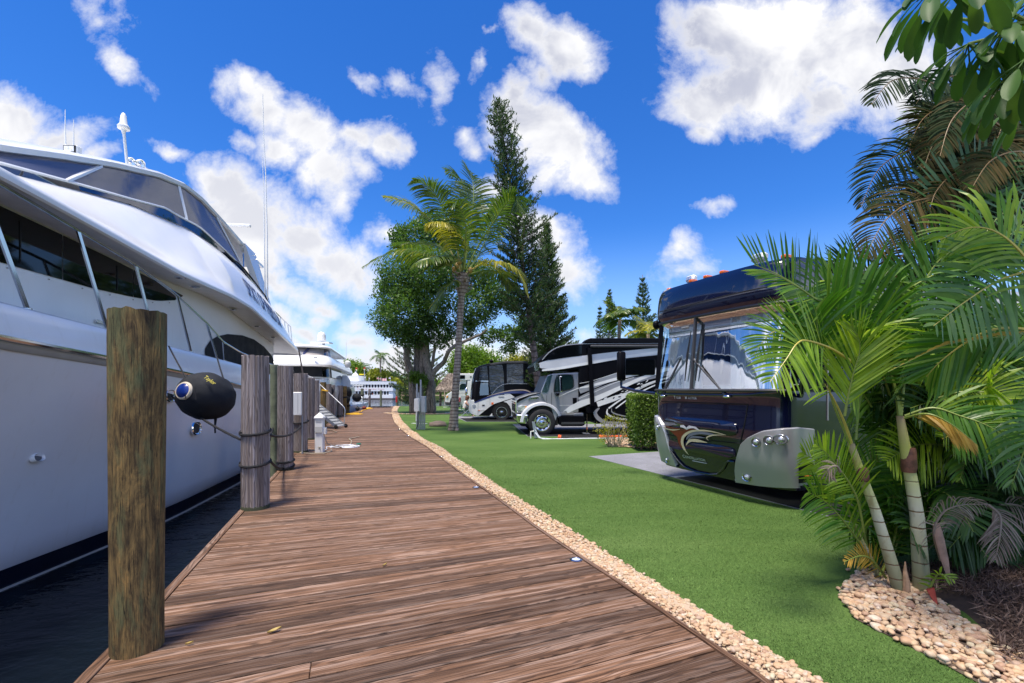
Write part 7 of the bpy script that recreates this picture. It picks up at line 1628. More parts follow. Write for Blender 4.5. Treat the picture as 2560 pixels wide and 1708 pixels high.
# low suckers, bright where they stand clear
fr_([(2150, 1350, 3.9), (2110, 1250, 3.85), (2060, 1170, 3.8), (2005, 1130, 3.7)], .34, 38, .024, .15, .15, .75, .9, seed=25, t0=.3)
fr_([(2160, 1330, 3.8), (2140, 1240, 3.7), (2090, 1160, 3.6), (2040, 1110, 3.5)], .30, 34, .022, .2, .2, .7, .85, seed=26, t0=.3)
fr_([(2170, 1380, 4.0), (2150, 1260, 4.0), (2170, 1180, 4.0), (2220, 1130, 4.0)], .40, 34, .028, .2, .1, .5, .5, seed=27, t0=.2)
fr_([(2190, 1420, 3.9), (2130, 1330, 3.85), (2070, 1260, 3.8), (2020, 1230, 3.75)], .34, 34, .024, .35, .1, .6, .6, seed=28, t0=.25)
fr_([(2200, 1440, 3.9), (2240, 1330, 4.0), (2230, 1230, 4.0), (2200, 1170, 4.0)], .36, 34, .026, .3, .1, .5, .45, seed=29, t0=.2)
fr_([(2230, 1440, 4.1), (2250, 1340, 4.1), (2330, 1280, 4.1), (2420, 1270, 4.1)], .34, 30, .026, .4, .1, .5, .35, seed=30, t0=.2)
fr_([(2215, 1445, 3.85), (2180, 1400, 3.75), (2150, 1390, 3.7), (2110, 1405, 3.6)], .16, 26, .016, .2, .1, .7, .5, m=L_AMB, seed=31, t0=.1)
fr_([(2320, 1480, 3.6), (2335, 1450, 3.55), (2350, 1435, 3.5), (2385, 1450, 3.45)], .12, 14, .02, .4, .1, .5, .8, seed=32)
# dark inner mass: many fronds behind
rr_ = random.Random(77)
fill = thing('areca_palm', 'dense dark mass of palm fronds behind the two ringed canes', 'palm', (4.3, 4.4, 0))
for k in range(7): b = MB(); x = 3.3+k*.36; y = 4.3+.3*math.sin(k*2); b.tube([V(x, y, 0), V(x+.05, y, .6), V(x+rr_.uniform(-.2, .2), y, 1.3)], [.04, .035, .02], 8); b.build('trunk', M_RACH, fill)
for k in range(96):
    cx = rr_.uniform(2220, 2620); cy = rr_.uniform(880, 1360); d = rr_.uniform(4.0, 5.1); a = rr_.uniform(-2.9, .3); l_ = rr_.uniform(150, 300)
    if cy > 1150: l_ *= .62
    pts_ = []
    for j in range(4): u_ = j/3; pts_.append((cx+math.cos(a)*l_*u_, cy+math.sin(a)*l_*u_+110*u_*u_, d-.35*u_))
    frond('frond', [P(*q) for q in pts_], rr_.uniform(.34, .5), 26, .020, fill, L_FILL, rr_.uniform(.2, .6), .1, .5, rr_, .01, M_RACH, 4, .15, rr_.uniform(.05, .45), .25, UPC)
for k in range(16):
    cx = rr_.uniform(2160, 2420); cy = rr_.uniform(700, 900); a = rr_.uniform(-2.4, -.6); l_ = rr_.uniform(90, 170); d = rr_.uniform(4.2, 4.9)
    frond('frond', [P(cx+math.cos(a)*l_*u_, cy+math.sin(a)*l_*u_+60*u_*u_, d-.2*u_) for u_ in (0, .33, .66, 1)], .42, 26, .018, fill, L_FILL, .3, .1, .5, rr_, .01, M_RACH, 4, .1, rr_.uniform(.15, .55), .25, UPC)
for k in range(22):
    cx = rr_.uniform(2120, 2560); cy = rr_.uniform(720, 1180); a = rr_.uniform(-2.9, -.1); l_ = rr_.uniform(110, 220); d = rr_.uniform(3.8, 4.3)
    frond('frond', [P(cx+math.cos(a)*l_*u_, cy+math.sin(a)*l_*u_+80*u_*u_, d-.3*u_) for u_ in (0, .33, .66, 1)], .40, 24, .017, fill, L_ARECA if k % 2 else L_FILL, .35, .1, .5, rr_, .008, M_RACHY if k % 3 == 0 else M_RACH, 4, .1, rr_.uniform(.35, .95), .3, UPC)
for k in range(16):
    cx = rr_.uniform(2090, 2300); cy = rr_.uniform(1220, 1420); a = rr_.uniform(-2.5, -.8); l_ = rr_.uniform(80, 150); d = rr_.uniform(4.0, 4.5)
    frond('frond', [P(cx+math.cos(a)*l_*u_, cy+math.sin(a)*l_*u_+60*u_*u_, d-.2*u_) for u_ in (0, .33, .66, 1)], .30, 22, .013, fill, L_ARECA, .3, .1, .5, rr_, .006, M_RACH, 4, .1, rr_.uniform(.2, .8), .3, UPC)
# hanging dead fronds
for i, (pp0, L_, n_) in enumerate((([(2352, 1400, 3.6), (2335, 1330, 3.5), (2360, 1280, 3.45), (2410, 1262, 3.4), (2470, 1262, 3.4)], .20, 34), ([(2470, 1262, 3.4), (2500, 1290, 3.35), (2500, 1340, 3.3), (2488, 1400, 3.3)], .22, 34), ([(2100, 1180, 3.55), (2090, 1165, 3.5), (2070, 1175, 3.5), (2080, 1200, 3.5)], .12, 18), ([(2500, 1260, 3.8), (2560, 1270, 3.8), (2600, 1330, 3.8)], .25, 26))):
    fr_(pp0, L_, n_, .012, 1.1, .0, .6, .5, m=L_DEAD, name='dead_frond', seed=40+i, rach=.012, rm=L_DEAD, t0=.15, curl=.5, tv=.4)
b = MB(); b.tube([P(2340, 1310, 3.5), P(2350, 1350, 3.5), P(2362, 1400, 3.5), P(2374, 1450, 3.5)], [.028, .035, .03, .012], 8, sx=.4); b.build('dry_sheath', mat('dry_sheath', (.30, .19, .14), .8, var=.25, vs=15), ap_)
b = MB(); b.prism([P(2318, 1480, 3.55), P(2338, 1476, 3.55), P(2346, 1516, 3.45), P(2342, 1522, 3.44), P(2330, 1500, 3.5)], (0, .01, .02)); b.build('fallen_husk', mat('red_brown_husk', (.28, .035, .02), .5), label='dark red husk lying on the pebbles below the right cane', cat='husk')
# ---------------------------------------------------------------- tall dark palm behind, brown tinged
tp = thing('tall_palm', 'tall dark palm with brownish drooping fronds against the sky at the upper right', 'palm', (5.6, 4.5, 0))
b = MB(); b.tube([V(5.75, 4.5, 0), V(5.7, 4.5, 1.5), V(5.6, 4.45, 3.1), V(5.5, 4.4, 3.6)], [.10, .09, .08, .06], 12); b.build('trunk', B_COCO, tp)
UF = [([(2620, 400), (2420, 262), (2320, 205), (2235, 200), (2178, 262)], .15, .40), ([(2620, 470), (2420, 370), (2290, 372), (2200, 420), (2152, 520)], .35, .44), ([(2620, 560), (2440, 500), (2300, 500), (2215, 550), (2165, 640)], .75, .46), ([(2620, 440), (2470, 330), (2400, 320), (2340, 350), (2310, 420)], .8, .36),
      ([(2620, 600), (2480, 560), (2360, 560), (2270, 620), (2230, 700)], .6, .42), ([(2620, 350), (2500, 250), (2440, 250), (2380, 300), (2350, 390)], .55, .34), ([(2640, 300), (2540, 290), (2500, 330), (2480, 420)], .85, .40), ([(2640, 500), (2500, 430), (2400, 430), (2340, 480), (2320, 560)], .9, .36),
      ([(2640, 330), (2600, 330), (2560, 390), (2540, 480)], .6, .4), ([(2620, 520), (2460, 460), (2340, 440), (2240, 470), (2190, 540)], .3, .42), ([(2640, 560), (2560, 520), (2500, 540), (2450, 620)], .5, .4), ([(2620, 640), (2520, 600), (2430, 610), (2350, 680)], .4, .42), ([(2600, 300), (2480, 220), (2400, 190), (2330, 210), (2290, 260)], .1, .36), ([(2640, 420), (2560, 380), (2480, 400), (2430, 470)], .8, .38)]
rr_ = random.Random(55)
for i, (pt, tn, L_) in enumerate(UF):
    Yb = 4.6+.25*math.sin(i*2.3); pth = [P(x, y, Yb-.12*j) for j, (x, y) in enumerate(pt)]
    frond('frond', pth, L_, 64, .015, tp, L_DARKP, .75, .1, .45, rr_, .014, mat('brown_stalk', (.20, .12, .04), .5), 5, .15, tn, .4, V(0, -1, .5), .3)
for k in range(64):
    x_, y_ = rr_.uniform(2420, 2660), rr_.uniform(250, 600); sx_ = rr_.uniform(90, 190); dy_ = rr_.uniform(-60, 40)
    pth = [P(x_, y_, 4.95), P(x_-sx_*.45, y_+dy_, 4.9), P(x_-sx_*.85, y_+dy_+30, 4.85), P(x_-sx_*1.1, y_+dy_+110, 4.8)]
    frond('frond', pth, .4, 34, .014, tp, L_DARKP if k % 4 else L_BLUE, .6, .1, .45, rr_, .012, mat('brown_stalk', (.20, .12, .04), .5), 4, .1, rr_.uniform(.1, .9), .4, V(0, -1, .4))
# ---------------------------------------------------------------- umbrella tree with big paddle leaves overhead
L_SCH = leaf_mat('umbrella_tree_leaf', (.03, .08, .02), (.055, .125, .028), (.12, .20, .045), .3, .5, .25)
st_ = thing('umbrella_tree', 'umbrella tree with large drooping paddle leaves in the top right corner', 'tree', (3.9, 2.5, 0))
b = MB(); limb(b, [V(3.95, 2.5, -.02), V(3.8, 2.55, 1.1), V(3.88, 2.45, 2.2), V(3.7, 2.5, 3.3)], .075, .035, 10, .008, 4); b.build('trunk', B_FICUS, st_)
rr_ = random.Random(91)
WH = [((2330, -30), 2.6, 15, .27), ((2420, 110), 2.7, 15, .27), ((2520, 60), 2.45, 13, .27), ((2500, 210), 2.6, 12, .24), ((2560, 150), 2.3, 12, .25), ((2600, -20), 2.5, 12, .27), ((2420, -60), 2.35, 12, .28), ((2340, 40), 2.9, 9, .22), ((2570, 260), 2.8, 10, .22)]
WH = [(P(c_[0], c_[1], Yw), nl, ll) for (c_, Yw, nl, ll) in WH]+[(V(3.6, 2.3, 3.75), 12, .27), (V(4.0, 2.8, 3.7), 12, .27), (V(4.3, 2.4, 3.5), 12, .26), (V(3.9, 2.1, 3.4), 12, .26), (V(4.4, 2.8, 3.15), 11, .25), (V(3.6, 2.9, 3.9), 12, .27), (V(4.1, 2.2, 3.0), 10, .24), (V(3.3, 2.4, 3.85), 11, .26)]
for (o_, nl, ll) in WH:
    ll *= .86
    b = MB(); tp0 = V(3.78, 2.5, 2.75).lerp(V(3.7, 2.5, 3.3), rr_.random()); mid_ = tp0.lerp(o_, .55)+V(0, 0, .22); b.tube([tp0, tp0.lerp(mid_, .5)+V(0, 0, .09), mid_, mid_.lerp(o_, .6)+V(0, 0, .05), o_], [.022, .018, .013, .010, .008], 7); b.build('twig', M_RACH, st_)
    for k in range(nl):
        a = 6.283*k/nl+rr_.uniform(-.25, .25); d0 = V(math.cos(a), math.sin(a)*.8, rr_.uniform(-1.1, -.35)).normalized(); l_ = ll*rr_.uniform(.8, 1.15); pet = .10; b = MB()
        b.tube([o_, o_+d0*pet], .004, 4, tint=.8); S_ = d0.cross(V(0, 0, 1)).normalized(); rows = []; cur = o_+d0*pet; d = d0.copy(); tn = rr_.uniform(.2, .8); ns = 9
        for j in range(ns+1):
            u_ = j/ns; w_ = l_*.165*(math.sin(math.pi*min(1, (u_*.92+.03)))**.75)*(.55+.75*u_) if u_ < 1 else .004; U_ = S_.cross(d).normalized()
            rows.append([cur-S_*w_+U_*w_*.28, cur-S_*w_*.5+U_*w_*.10, cur, cur+S_*w_*.5+U_*w_*.10, cur+S_*w_+U_*w_*.28]); d = (d+V(0, 0, -.10)).normalized(); cur = cur+d*l_/ns
        b.loft(rows, tint=tn); b.build('leaf', L_SCH, st_, angle=180)
# ---------------------------------------------------------------- pebble bed and mulch
PB = [G(*q) for q in ((2150, 1425), (2118, 1455), (2100, 1490), (2140, 1545), (2230, 1590), (2330, 1640), (2450, 1706), (2600, 1800))]; PT = [G(*q) for q in ((2200, 1420), (2290, 1470), (2360, 1510), (2430, 1560), (2520, 1620), (2640, 1700))]
poly_ = [(p.x, p.y) for p in PB]+[(p.x, p.y) for p in PT][::-1]
pls = []; g_ = random.Random(17); x0_ = min(p[0] for p in poly_); x1_ = max(p[0] for p in poly_); y0_ = min(p[1] for p in poly_); y1_ = max(p[1] for p in poly_)
while len(pls) < 1500:
    x = g_.uniform(x0_, x1_); y = g_.uniform(y0_, y1_)
    if inpoly(x, y, poly_): pls.append((x, y, -.012+g_.uniform(0, .035), g_.choice([.014, .018, .022, .026, .032])))
for (px, py) in ((2096, 1472), (2104, 1496), (2120, 1425), (2240, 1598)): q = G(px, py); pls.append((q.x, q.y, .005, .022))
pebbles('gravel', pls, 'wedge of larger tan pebbles below the palm canes at the lower right', 'gravel')
b = MB(); b.poly([(x, y, -.008) for x, y in poly_][::-1]); b.build('gravel_bed', mat('dark_soil', (.10, .07, .05), .95), kind='structure')
g = np.random.default_rng(5); n_ = 9000; MP = [(3.2, 4.15), (3.5, 3.5), (3.25, 3.1), (2.95, 2.75), (3.4, 2.2), (4.8, 2.3), (4.9, 3.6), (4.5, 4.3)]
pts_ = []
while len(pts_) < n_:
    x, y = g.uniform(2.9, 4.9), g.uniform(2.2, 4.3)
    if inpoly(x, y, MP): pts_.append((x, y, .02+.10*max(0, 1-((x-4.1)**2+(y-3.4)**2)/.7)+g.uniform(0, .03)))
M_MULCH = leaf_mat('palm_litter', (.06, .038, .03), (.15, .10, .08), (.28, .21, .17), 0, .9, .1, (1, 1, 1))
o = leaves('palm_litter', pts_, .11, .008, M_MULCH, None, 6, 0, None, None, 'tangled brown palm litter covering the soil right of the pebbles', None, 'stuff', 'litter')
b = MB(); rows = []
for i in range(16):
    rows.append([V(lerp(2.9, 5.2, i/15), lerp(1.6, 4.6, k/15), -.012+(.10*max(0, 1-((lerp(2.9, 5.2, i/15)-4.1)**2+(lerp(1.6, 4.6, k/15)-3.4)**2)/.7) if True else 0)+(.004 if inpoly(lerp(2.9, 5.2, i/15), lerp(1.6, 4.6, k/15), MP) else -.03)) for k in range(16)])
b.loft(rows); b.build('soil', mat('dark_mulch_soil', (.05, .035, .028), .95, bump=.6, bs=25), kind='structure')
# ---------------------------------------------------------------- second yacht, bow toward the camera
M_TAUPE = mat('taupe_screen', (.30, .27, .26), .5)
y2 = thing('motor_yacht', 'second white motor yacht with a dark windscreen cover and radar dome, moored behind the first', 'yacht', tuple(P(800, 1060, 26)))
z8 = lambda x, y, Y_: P(680+x/8.709, 820+y/8.709, Y_)
R2 = Matrix.Translation((-12.45, 24.3, 0)) @ Matrix.Rotation(math.atan2(.26, .965), 4, 'Z')
def ring2(hw, yf, ya, z, bow, n_=28):
    r = []
    for k in range(n_+1):
        a = math.pi*(k/n_-.5); e_ = 2/2.2 if bow > 4 else 2/3.6
        r.append(R2 @ V(hw*math.copysign(abs(math.sin(a))**e_, a), yf+bow*(1-abs(math.cos(a))**e_), z))
    return r+[R2 @ V(hw, ya, z), R2 @ V(-hw, ya, z)]
def tier(name, zs, m, par=y2):
    b = MB(); b.loft([ring2(*a) for a in zs], closed=True); b.poly(ring2(*zs[-1])); b.poly(ring2(*zs[0])[::-1]); return b.build(name, m, par, angle=45)
tier('hull', [(1.9, -2.6, 16, -1.3, 6.5), (2.25, -3.2, 16, -.4, 6.0), (2.6, -4.0, 16, .7, 5.4), (2.75, -4.6, 16, 1.45, 5.0), (2.72, -4.6, 16, 1.55, 5.0)], M_GEL)
tier('bulwark', [(2.74, -4.5, 16, 1.5, 5.0), (2.70, -4.3, 16, 1.78, 4.9), (2.6, -4.1, 16, 1.8, 4.9)], M_GEL)
tier('deckhouse', [(2.35, .3, 14, 1.4, 2.0), (2.3, .5, 14, 2.4, 2.0), (2.25, .8, 14, 3.0, 2.0)], M_GEL)
rr1 = ring2(2.37, .34, 14, 2.32, 2.0); rr2 = ring2(2.30, .62, 14, 2.88, 2.0)
b = MB(); b.loft([rr1[3:23], rr2[3:23]]); b.build('windscreen_cover', M_CANVAS, y2)
b = MB(); b.loft([[p+V(.015, -.015, 0) for p in rr1[22:27]], [p+V(.015, -.015, 0) for p in rr2[22:27]]]); b.build('side_window', M_BLACKGL, y2)
b = MB(); b.loft([[p+V(.02, 0, 0) for p in (rr1[28], rr1[28].lerp(rr1[29], .6))], [p+V(.02, 0, 0) for p in (rr2[28], rr2[28].lerp(rr2[29], .5))]]); b.build('side_window', M_BLACKGL, y2)
tier('flybridge', [(2.5, -.3, 15, 2.88, 2.2), (2.62, -.45, 15, 2.97, 2.2), (2.58, -.35, 15, 3.15, 2.2), (2.45, .2, 14, 3.42, 2.1), (2.3, .7, 13, 3.55, 2.0)], M_GEL)
g0 = ring2(2.28, .75, 12, 3.54, 2.0); g1 = ring2(2.15, 1.4, 12, 4.0, 1.9)
b = MB(); b.loft([g0[2:24], g1[2:24]]); b.build('bridge_windscreen', M_TAUPE, y2)
b = MB(); b.loft([[p+V(.015, -.015, 0) for p in g0[23:27]], [p+V(.015, -.015, 0) for p in g1[23:27]]]); b.build('bridge_side_window', M_BLUEGL, y2)
b = MB(); b.loft([[g0[26], g0[28]], [g1[26], g1[28]]]); b.build('bridge_side_window', M_VINYL, y2)
for k in (9, 17): b = MB(); b.beam(g0[k]+V(-.2, -.05, 0), g1[k]+V(.15, -.05, 0), .16, .04); b.build('windscreen_brace', mat('navy_brace', (.02, .03, .11), .4), y2)
tier('hardtop', [(2.3, 1.0, 12, 3.98, 2.0), (2.35, .9, 12, 4.05, 2.0), (2.25, 1.2, 12, 4.18, 2.0), (1.9, 2.4, 11, 4.27, 1.8)], M_GEL)
b = MB(); c_ = z8(1080, 330, 28); b.box(c_, (1.15, .6, .09)); b.box(c_+V(-.05, 0, -.25), (.35, .4, .5)); b.build('radar_mast', M_GEL, y2)
b = MB(); b.lathe([(.24, 0), (.26, .05), (.24, .12), (.235, .36), (.18, .50), (.08, .57), (.0, .59)], 18, Matrix.Translation(z8(1082, 290, 28))); b.build('satellite_dome', M_WHITEP, y2)
b = MB(); b.tube([z8(1100, 130, 28), z8(1100, 80, 28)], .025, 6); b.build('mast_light', M_BLACKRUB, y2)
b = MB(); b.lathe([(.14, -.16), (.21, 0), (.19, .20), (.06, .30)], 14, Matrix.Translation(z8(1650, 810, 30))); b.build('side_dome', M_WHITEP, y2)
for (x, y, yb, Y_) in ((1420, 390, 480, 29), (1610, 600, 760, 30), (1615, 290, 620, 31), (515, 210, 390, 30), (545, 240, 390, 30)): b = MB(); b.tube([z8(x, y, Y_), z8(x, yb, Y_)], .012, 5); b.build('antenna', M_WHITEP, y2)
rw = [ring2(2.62, -4.15, 16, 2.15, 4.9)[k] for k in range(8, 27)]
b = MB(); b.tube(rw, .018, 6); b.build('bow_rail', M_STEEL, y2)
for p in rw[::2]: b = MB(); b.tube([p, p-V(0, 0, .37)], .012, 5); b.build('rail_post', M_STEEL, y2)
for k in (11, 20): b = MB(); b.box(ring2(2.4, -.6, 14, 3.33, 2.9)[k], (.16, .08, .07)); b.build('navigation_lamp', M_STEEL, y2)
# ---------------------------------------------------------------- small sport boat beyond
sb = thing('sport_boat', 'small pale blue open boat with a white cover frame between the far pilings', 'boat', (-12.9, 36.5, -1))
def bow_ring(z, k): # k shrinks
    c = V(-13.4, 37.5, z); r = []
    for i in range(17):
        t_ = -1+2*i/16; r.append(c+V(1.3*k*math.copysign(1-(1-abs(t_))**1.6, t_), -4.2*k*(1-abs(t_)**2.0)-.5, 0))
    return r+[c+V(1.3*k-1.0, 4, 0), c+V(-1.3*k-1.0, 4, 0)]
b = MB(); b.loft([bow_ring(-1.2, .7), bow_ring(-.4, .85), bow_ring(.35, 1.0), bow_ring(.42, .98)], closed=True); b.poly(bow_ring(.42, .98)); b.build('hull', mat('pale_blue_gelcoat', (.40, .52, .70), .2, coat=.5), sb)
b = MB(); b.tube([V(-13.8, 35.6, .4), V(-13.7, 36.0, 1.5), V(-13.2, 37.5, 1.9), V(-12.6, 38.5, 1.9)], .05, 8); b.build('cover_frame', M_WHITEP, sb)
b = MB(); b.loft([[P(849, 950, 33), P(848, 968, 33)], [P(857, 938, 33), P(856, 968, 33)], [P(868, 939, 33.2), P(867, 968, 33.2)], [P(876, 952, 33.5), P(877, 968, 33.5)]]); b.build('pale_tarp', mat('pale_blue_tarp', (.55, .62, .74), .5), sb)
# ---------------------------------------------------------------- two-deck tour boat
YT = 112.0; t9 = lambda x, y, d=0: P(870+x/14.25, 900+y/14.25, YT+d)
tb = thing('tour_boat', 'white two-deck tour boat with arcaded windows, flags and two red topped funnels', 'tour boat', tuple(t9(1000, 1400)))
sc_ = YT/F/14.25
def tbox(name, x0, y0, x1, y1, m, d0=0, dep=6, par=tb):
    b = MB(); a = t9(x0, y1, d0); c = t9(x1, y0, d0); b.box(((a.x+c.x)/2, YT+d0+dep/2, (a.z+c.z)/2), (c.x-a.x, dep, c.z-a.z)); return b.build(name, m, par, smooth=False)
M_TW = mat('tour_boat_white', (.85, .85, .84), .4, var=.03); M_DK = mat('dark_cabin_interior', (.05, .05, .07), .8)
tbox('hull', -900, 1240, 1600, 1360, M_TW); tbox('hull_stripe', -900, 1365, 1570, 1400, mat('pinkish_waterline', (.42, .28, .24), .6), .1); tbox('lower_cabin', -900, 1110, 1440, 1240, M_DK, .8, 4.4); tbox('stern_wall', 1445, 1125, 1590, 1245, M_TW, .1, 5.8)
tbox('main_deck_edge', -900, 985, 1605, 1115, M_TW, -.1, 6.2); tbox('upper_cabin', -900, 850, 1560, 990, M_DK, .8, 4.4); tbox('roof_edge', -900, 765, 1500, 880, M_TW, -.1, 6.2); tbox('roof_edge', 1480, 885, 1610, 912, M_TW, -.1, 6.2); tbox('bow_house', -900, 560, 375, 770, M_TW, 1, 4)
for i in range(24):
    x = 1560-i*106
    if x > -800: tbox('column', x-16, 880, x+12, 990, M_TW, .02, .25)
    x = 1370-i*112
    if x > -800: tbox('column', x-14, 1112, x+12, 1240, M_TW, .02, .25)
for (x, c_) in ((330, (.35, .1, .14)), (860, (.5, .12, .05)), (230, (.5, .5, .5)), (940, (.2, .25, .2)), (1200, (.4, .35, .3)), (600, (.3, .2, .15))): tbox('passenger_group', x, 1180 if x > 500 else 930, x+38, 1240 if x > 500 else 985, mat('clothing_%d' % x, c_, .8), .4, .3)
b = MB(); c_ = t9(262, 560, 3); b.lathe([(115*sc_, 0), (100*sc_, 50*sc_), (45*sc_, 90*sc_), (14*sc_, 110*sc_), (10*sc_, 160*sc_), (0, 165*sc_)], 12, Matrix.Translation(c_)); b.build('pilothouse_dome', M_TW, tb)
M_FRED = mat('funnel_red', (.65, .06, .02), .5); M_FST = mat('funnel_grey', (.28, .30, .33), .5)
for (x, y0, y1) in ((303, 270, 560), (585, 250, 770)):
    b = MB(); c_ = t9(x, y1, 3); H_ = (y1-y0-110)*sc_; b.lathe([(18*sc_, 0), (17*sc_, H_)], 10, Matrix.Translation(c_)); f_ = b.build('funnel', M_FST, tb)
    b = MB(); b.lathe([(16*sc_, H_), (34*sc_, H_+38*sc_), (30*sc_, H_+50*sc_)], 10, Matrix.Translation(c_)); b.build('cream_collar', mat('funnel_cream', (.75, .72, .5), .5), f_)
    b = MB(); b.lathe([(32*sc_, H_+48*sc_), (30*sc_, H_+90*sc_), (42*sc_, H_+110*sc_)], 10, Matrix.Translation(c_)); b.build('red_crown', M_FRED, f_)
tbox('yellow_awning', 400, 498, 565, 535, mat('yellow_awning', (.8, .62, .02), .6), 3, 1.5)
M_FLAG = mat('pale_flag', (.75, .74, .74), .7); M_FPK = mat('striped_flag', (.65, .38, .38), .7)
for i, (x, y0, y1, fx0, fx1, m_) in enumerate(((635, 560, 770, 575, 630, M_FLAG), (748, 600, 780, 750, 775, M_FLAG), (1090, 595, 800, 1020, 1088, M_FPK), (1178, 610, 800, 1120, 1175, M_FPK), (1372, 620, 820, 1215, 1368, M_FPK), (1512, 590, 830, 1450, 1508, M_FLAG), (120, 290, 560, 118, 119, M_FLAG))):
    b = MB(); b.tube([t9(x, y1, 1), t9(x, y0, 1)], 4*sc_, 5); po = b.build('flagpole', M_TW, tb)
    if fx1-fx0 > 5: b = MB(); b.loft([[t9(lerp(fx0, fx1, k/6), y0+38+6*math.sin(k*1.7), 1+.15*math.sin(k*1.9)), t9(lerp(fx0, fx1, k/6), y0+(125 if i == 4 else 85)+6*math.sin(k*1.7+.5), 1+.15*math.sin(k*1.9))] for k in range(7)]); b.build('flag', m_, po)
Mq = Matrix.Translation(t9(330, 1062, -.16)) @ Matrix.Rotation(math.radians(90), 4, 'X')
text('Carrie B. Harbor Tours', 62*sc_, mat('red_painted_letters', (.55, .08, .10), .5), tb, Mq, 'side_lettering', .002, .0, 1.55)
tbox('passenger_rail', -900, 760, 1500, 768, M_TW, -.12, .06)
# ---------------------------------------------------------------- far bank
b = MB(); b.prism([(-400, 131, -1.4), (400, 131, -1.4), (900, 160, -1.4), (900, 900, -1.4), (-900, 900, -1.4), (-900, 160, -1.4)], (0, 0, 1.5)); b.build('far_bank', mat('far_bank_grass', (.10, .16, .04), .95), kind='structure', smooth=False)
b = MB(); fd = thing('far_dock', 'low tan timber dock along the far bank right of the tour boat', 'dock', (-25, 128, -1))
b.box((-22, 129, -.25), (26, 1.6, .25)); b.build('deck', mat('tan_far_timber', (.55, .40, .24), .7), fd)
for k in range(9): b = MB(); b.beam((-34+k*3.0, 128.2, -1.5), (-34+k*3.0, 128.2, 1.1 if k % 2 else .5), .22, .22); b.build('post', mat('tan_far_timber', (.55, .40, .24), .7), fd)
def bank(name, l, m, label, seed, per=26, lsz=.8, Y0=136):
    return leafy(name, ((l[0][0]-HX)/F*Y0, Y0, 0), blobpx([(x, y, rx, ry, d) for (x, y, rx, ry, d) in l], Y0), per, m, label, seed, lsz, lsz*.6, 'tree', 'trees on the far bank', .5, .25)
L_FB1 = leaf_mat('far_yellow_green', (.16, .19, .03), (.32, .34, .04), (.55, .48, .08)); L_FB2 = leaf_mat('far_green', (.09, .16, .03), (.18, .28, .04), (.32, .40, .06)); L_FB3 = leaf_mat('far_blue_green', (.04, .08, .04), (.08, .13, .06), (.14, .2, .08))
bank('bank_tree', [(945, 938, 20, 12, 0), (930, 950, 16, 12, 0), (960, 945, 14, 12, 0), (915, 952, 14, 14, 2)], L_FB1, 'broad golden green tree behind the tour boat flags', 61, 32)
bank('bank_tree', [(885, 925, 16, 18, 0), (870, 935, 12, 22, 1), (900, 935, 16, 18, 0), (875, 915, 8, 12, 0)], L_FB2, 'green tree behind the red topped funnels', 62, 32)
bank('bank_tree', [(988, 965, 22, 14, 0), (1010, 970, 24, 14, 1), (975, 975, 10, 14, 0)], L_FB1, 'yellowish bushy tree at the right end of the tour boat', 63, 30)
bank('bank_tree', [(1000, 985, 16, 9, -3), (1022, 986, 18, 9, -3), (985, 986, 10, 9, -3)], L_BUSH, 'bright lime hedge along the far dock', 64, 34, .6)
bank('bank_tree', [(984, 945, 14, 12, 8), (998, 952, 12, 10, 8)], L_FB3, 'blue green treetop behind the yellowish bushy tree', 65, 30)
bank('bank_tree', [(1045, 965, 24, 18, 5), (1080, 968, 30, 18, 5), (1110, 970, 24, 14, 5), (1030, 950, 12, 14, 4)], L_FB2, 'trees on the far bank seen between the ficus trunks', 66, 26)
bank('bank_tree', [(1240, 975, 60, 16, 5), (1180, 975, 50, 14, 5), (1320, 975, 60, 16, 5)], L_FB2, 'long green thicket beyond the parked coaches', 67, 18)
bank('bank_tree', [(840, 950, 30, 24, 5), (790, 960, 40, 20, 5), (720, 960, 50, 20, 5), (640, 960, 50, 20, 5)], L_FB2, 'green bank behind the second yacht', 68, 20)
palm('royal_palm', P(952, 985, 134), P(951, 888, 134), 13, 3.6, 1.3, .28, 'tall royal palm standing clear above the far bank trees', 71, L_FARP, None, .8, .4, 'palm', 16, (-.6, 1.1))
for i, (px, py) in enumerate(((913, 917), (885, 918), (932, 930), (975, 938), (868, 912), (1015, 945), (1240, 950), (1280, 955))):
    palm('bank_palm', P(px, 985, 137), P(px, py, 137), 9, 2.9, 1.1, .2, ['palm head above the middle of the tour boat', 'palm head left of the red topped funnels', 'small palm right of the taller funnel', 'palm head above the stern flag', 'palm head at the second yacht radar dome', 'palm head left of the ficus trunk', 'distant palm above the coach roof, left one', 'distant palm above the coach roof, right one'][i], 80+i, L_FARP, 'palms on the far bank', .8, .4, 'palm', 12, (-.3, 1.2))
pk = thing('pink_house', 'sliver of a pink house with a dark roof among the far bank trees', 'house', (-28.5, 140, 0))
b = MB(); b.box(P(948, 962, 142), (9, 5, 3.2)); b.build('wall', mat('pink_render', (.68, .40, .33), .8), pk)
b = MB(); b.lathe([(6.4, 0), (.3, 1.4)], 4, Matrix.Translation(P(948, 952, 142)) @ Matrix.Rotation(math.pi/4, 4, 'Z')); b.build('roof', mat('dark_tiles', (.2, .12, .1), .8), pk)
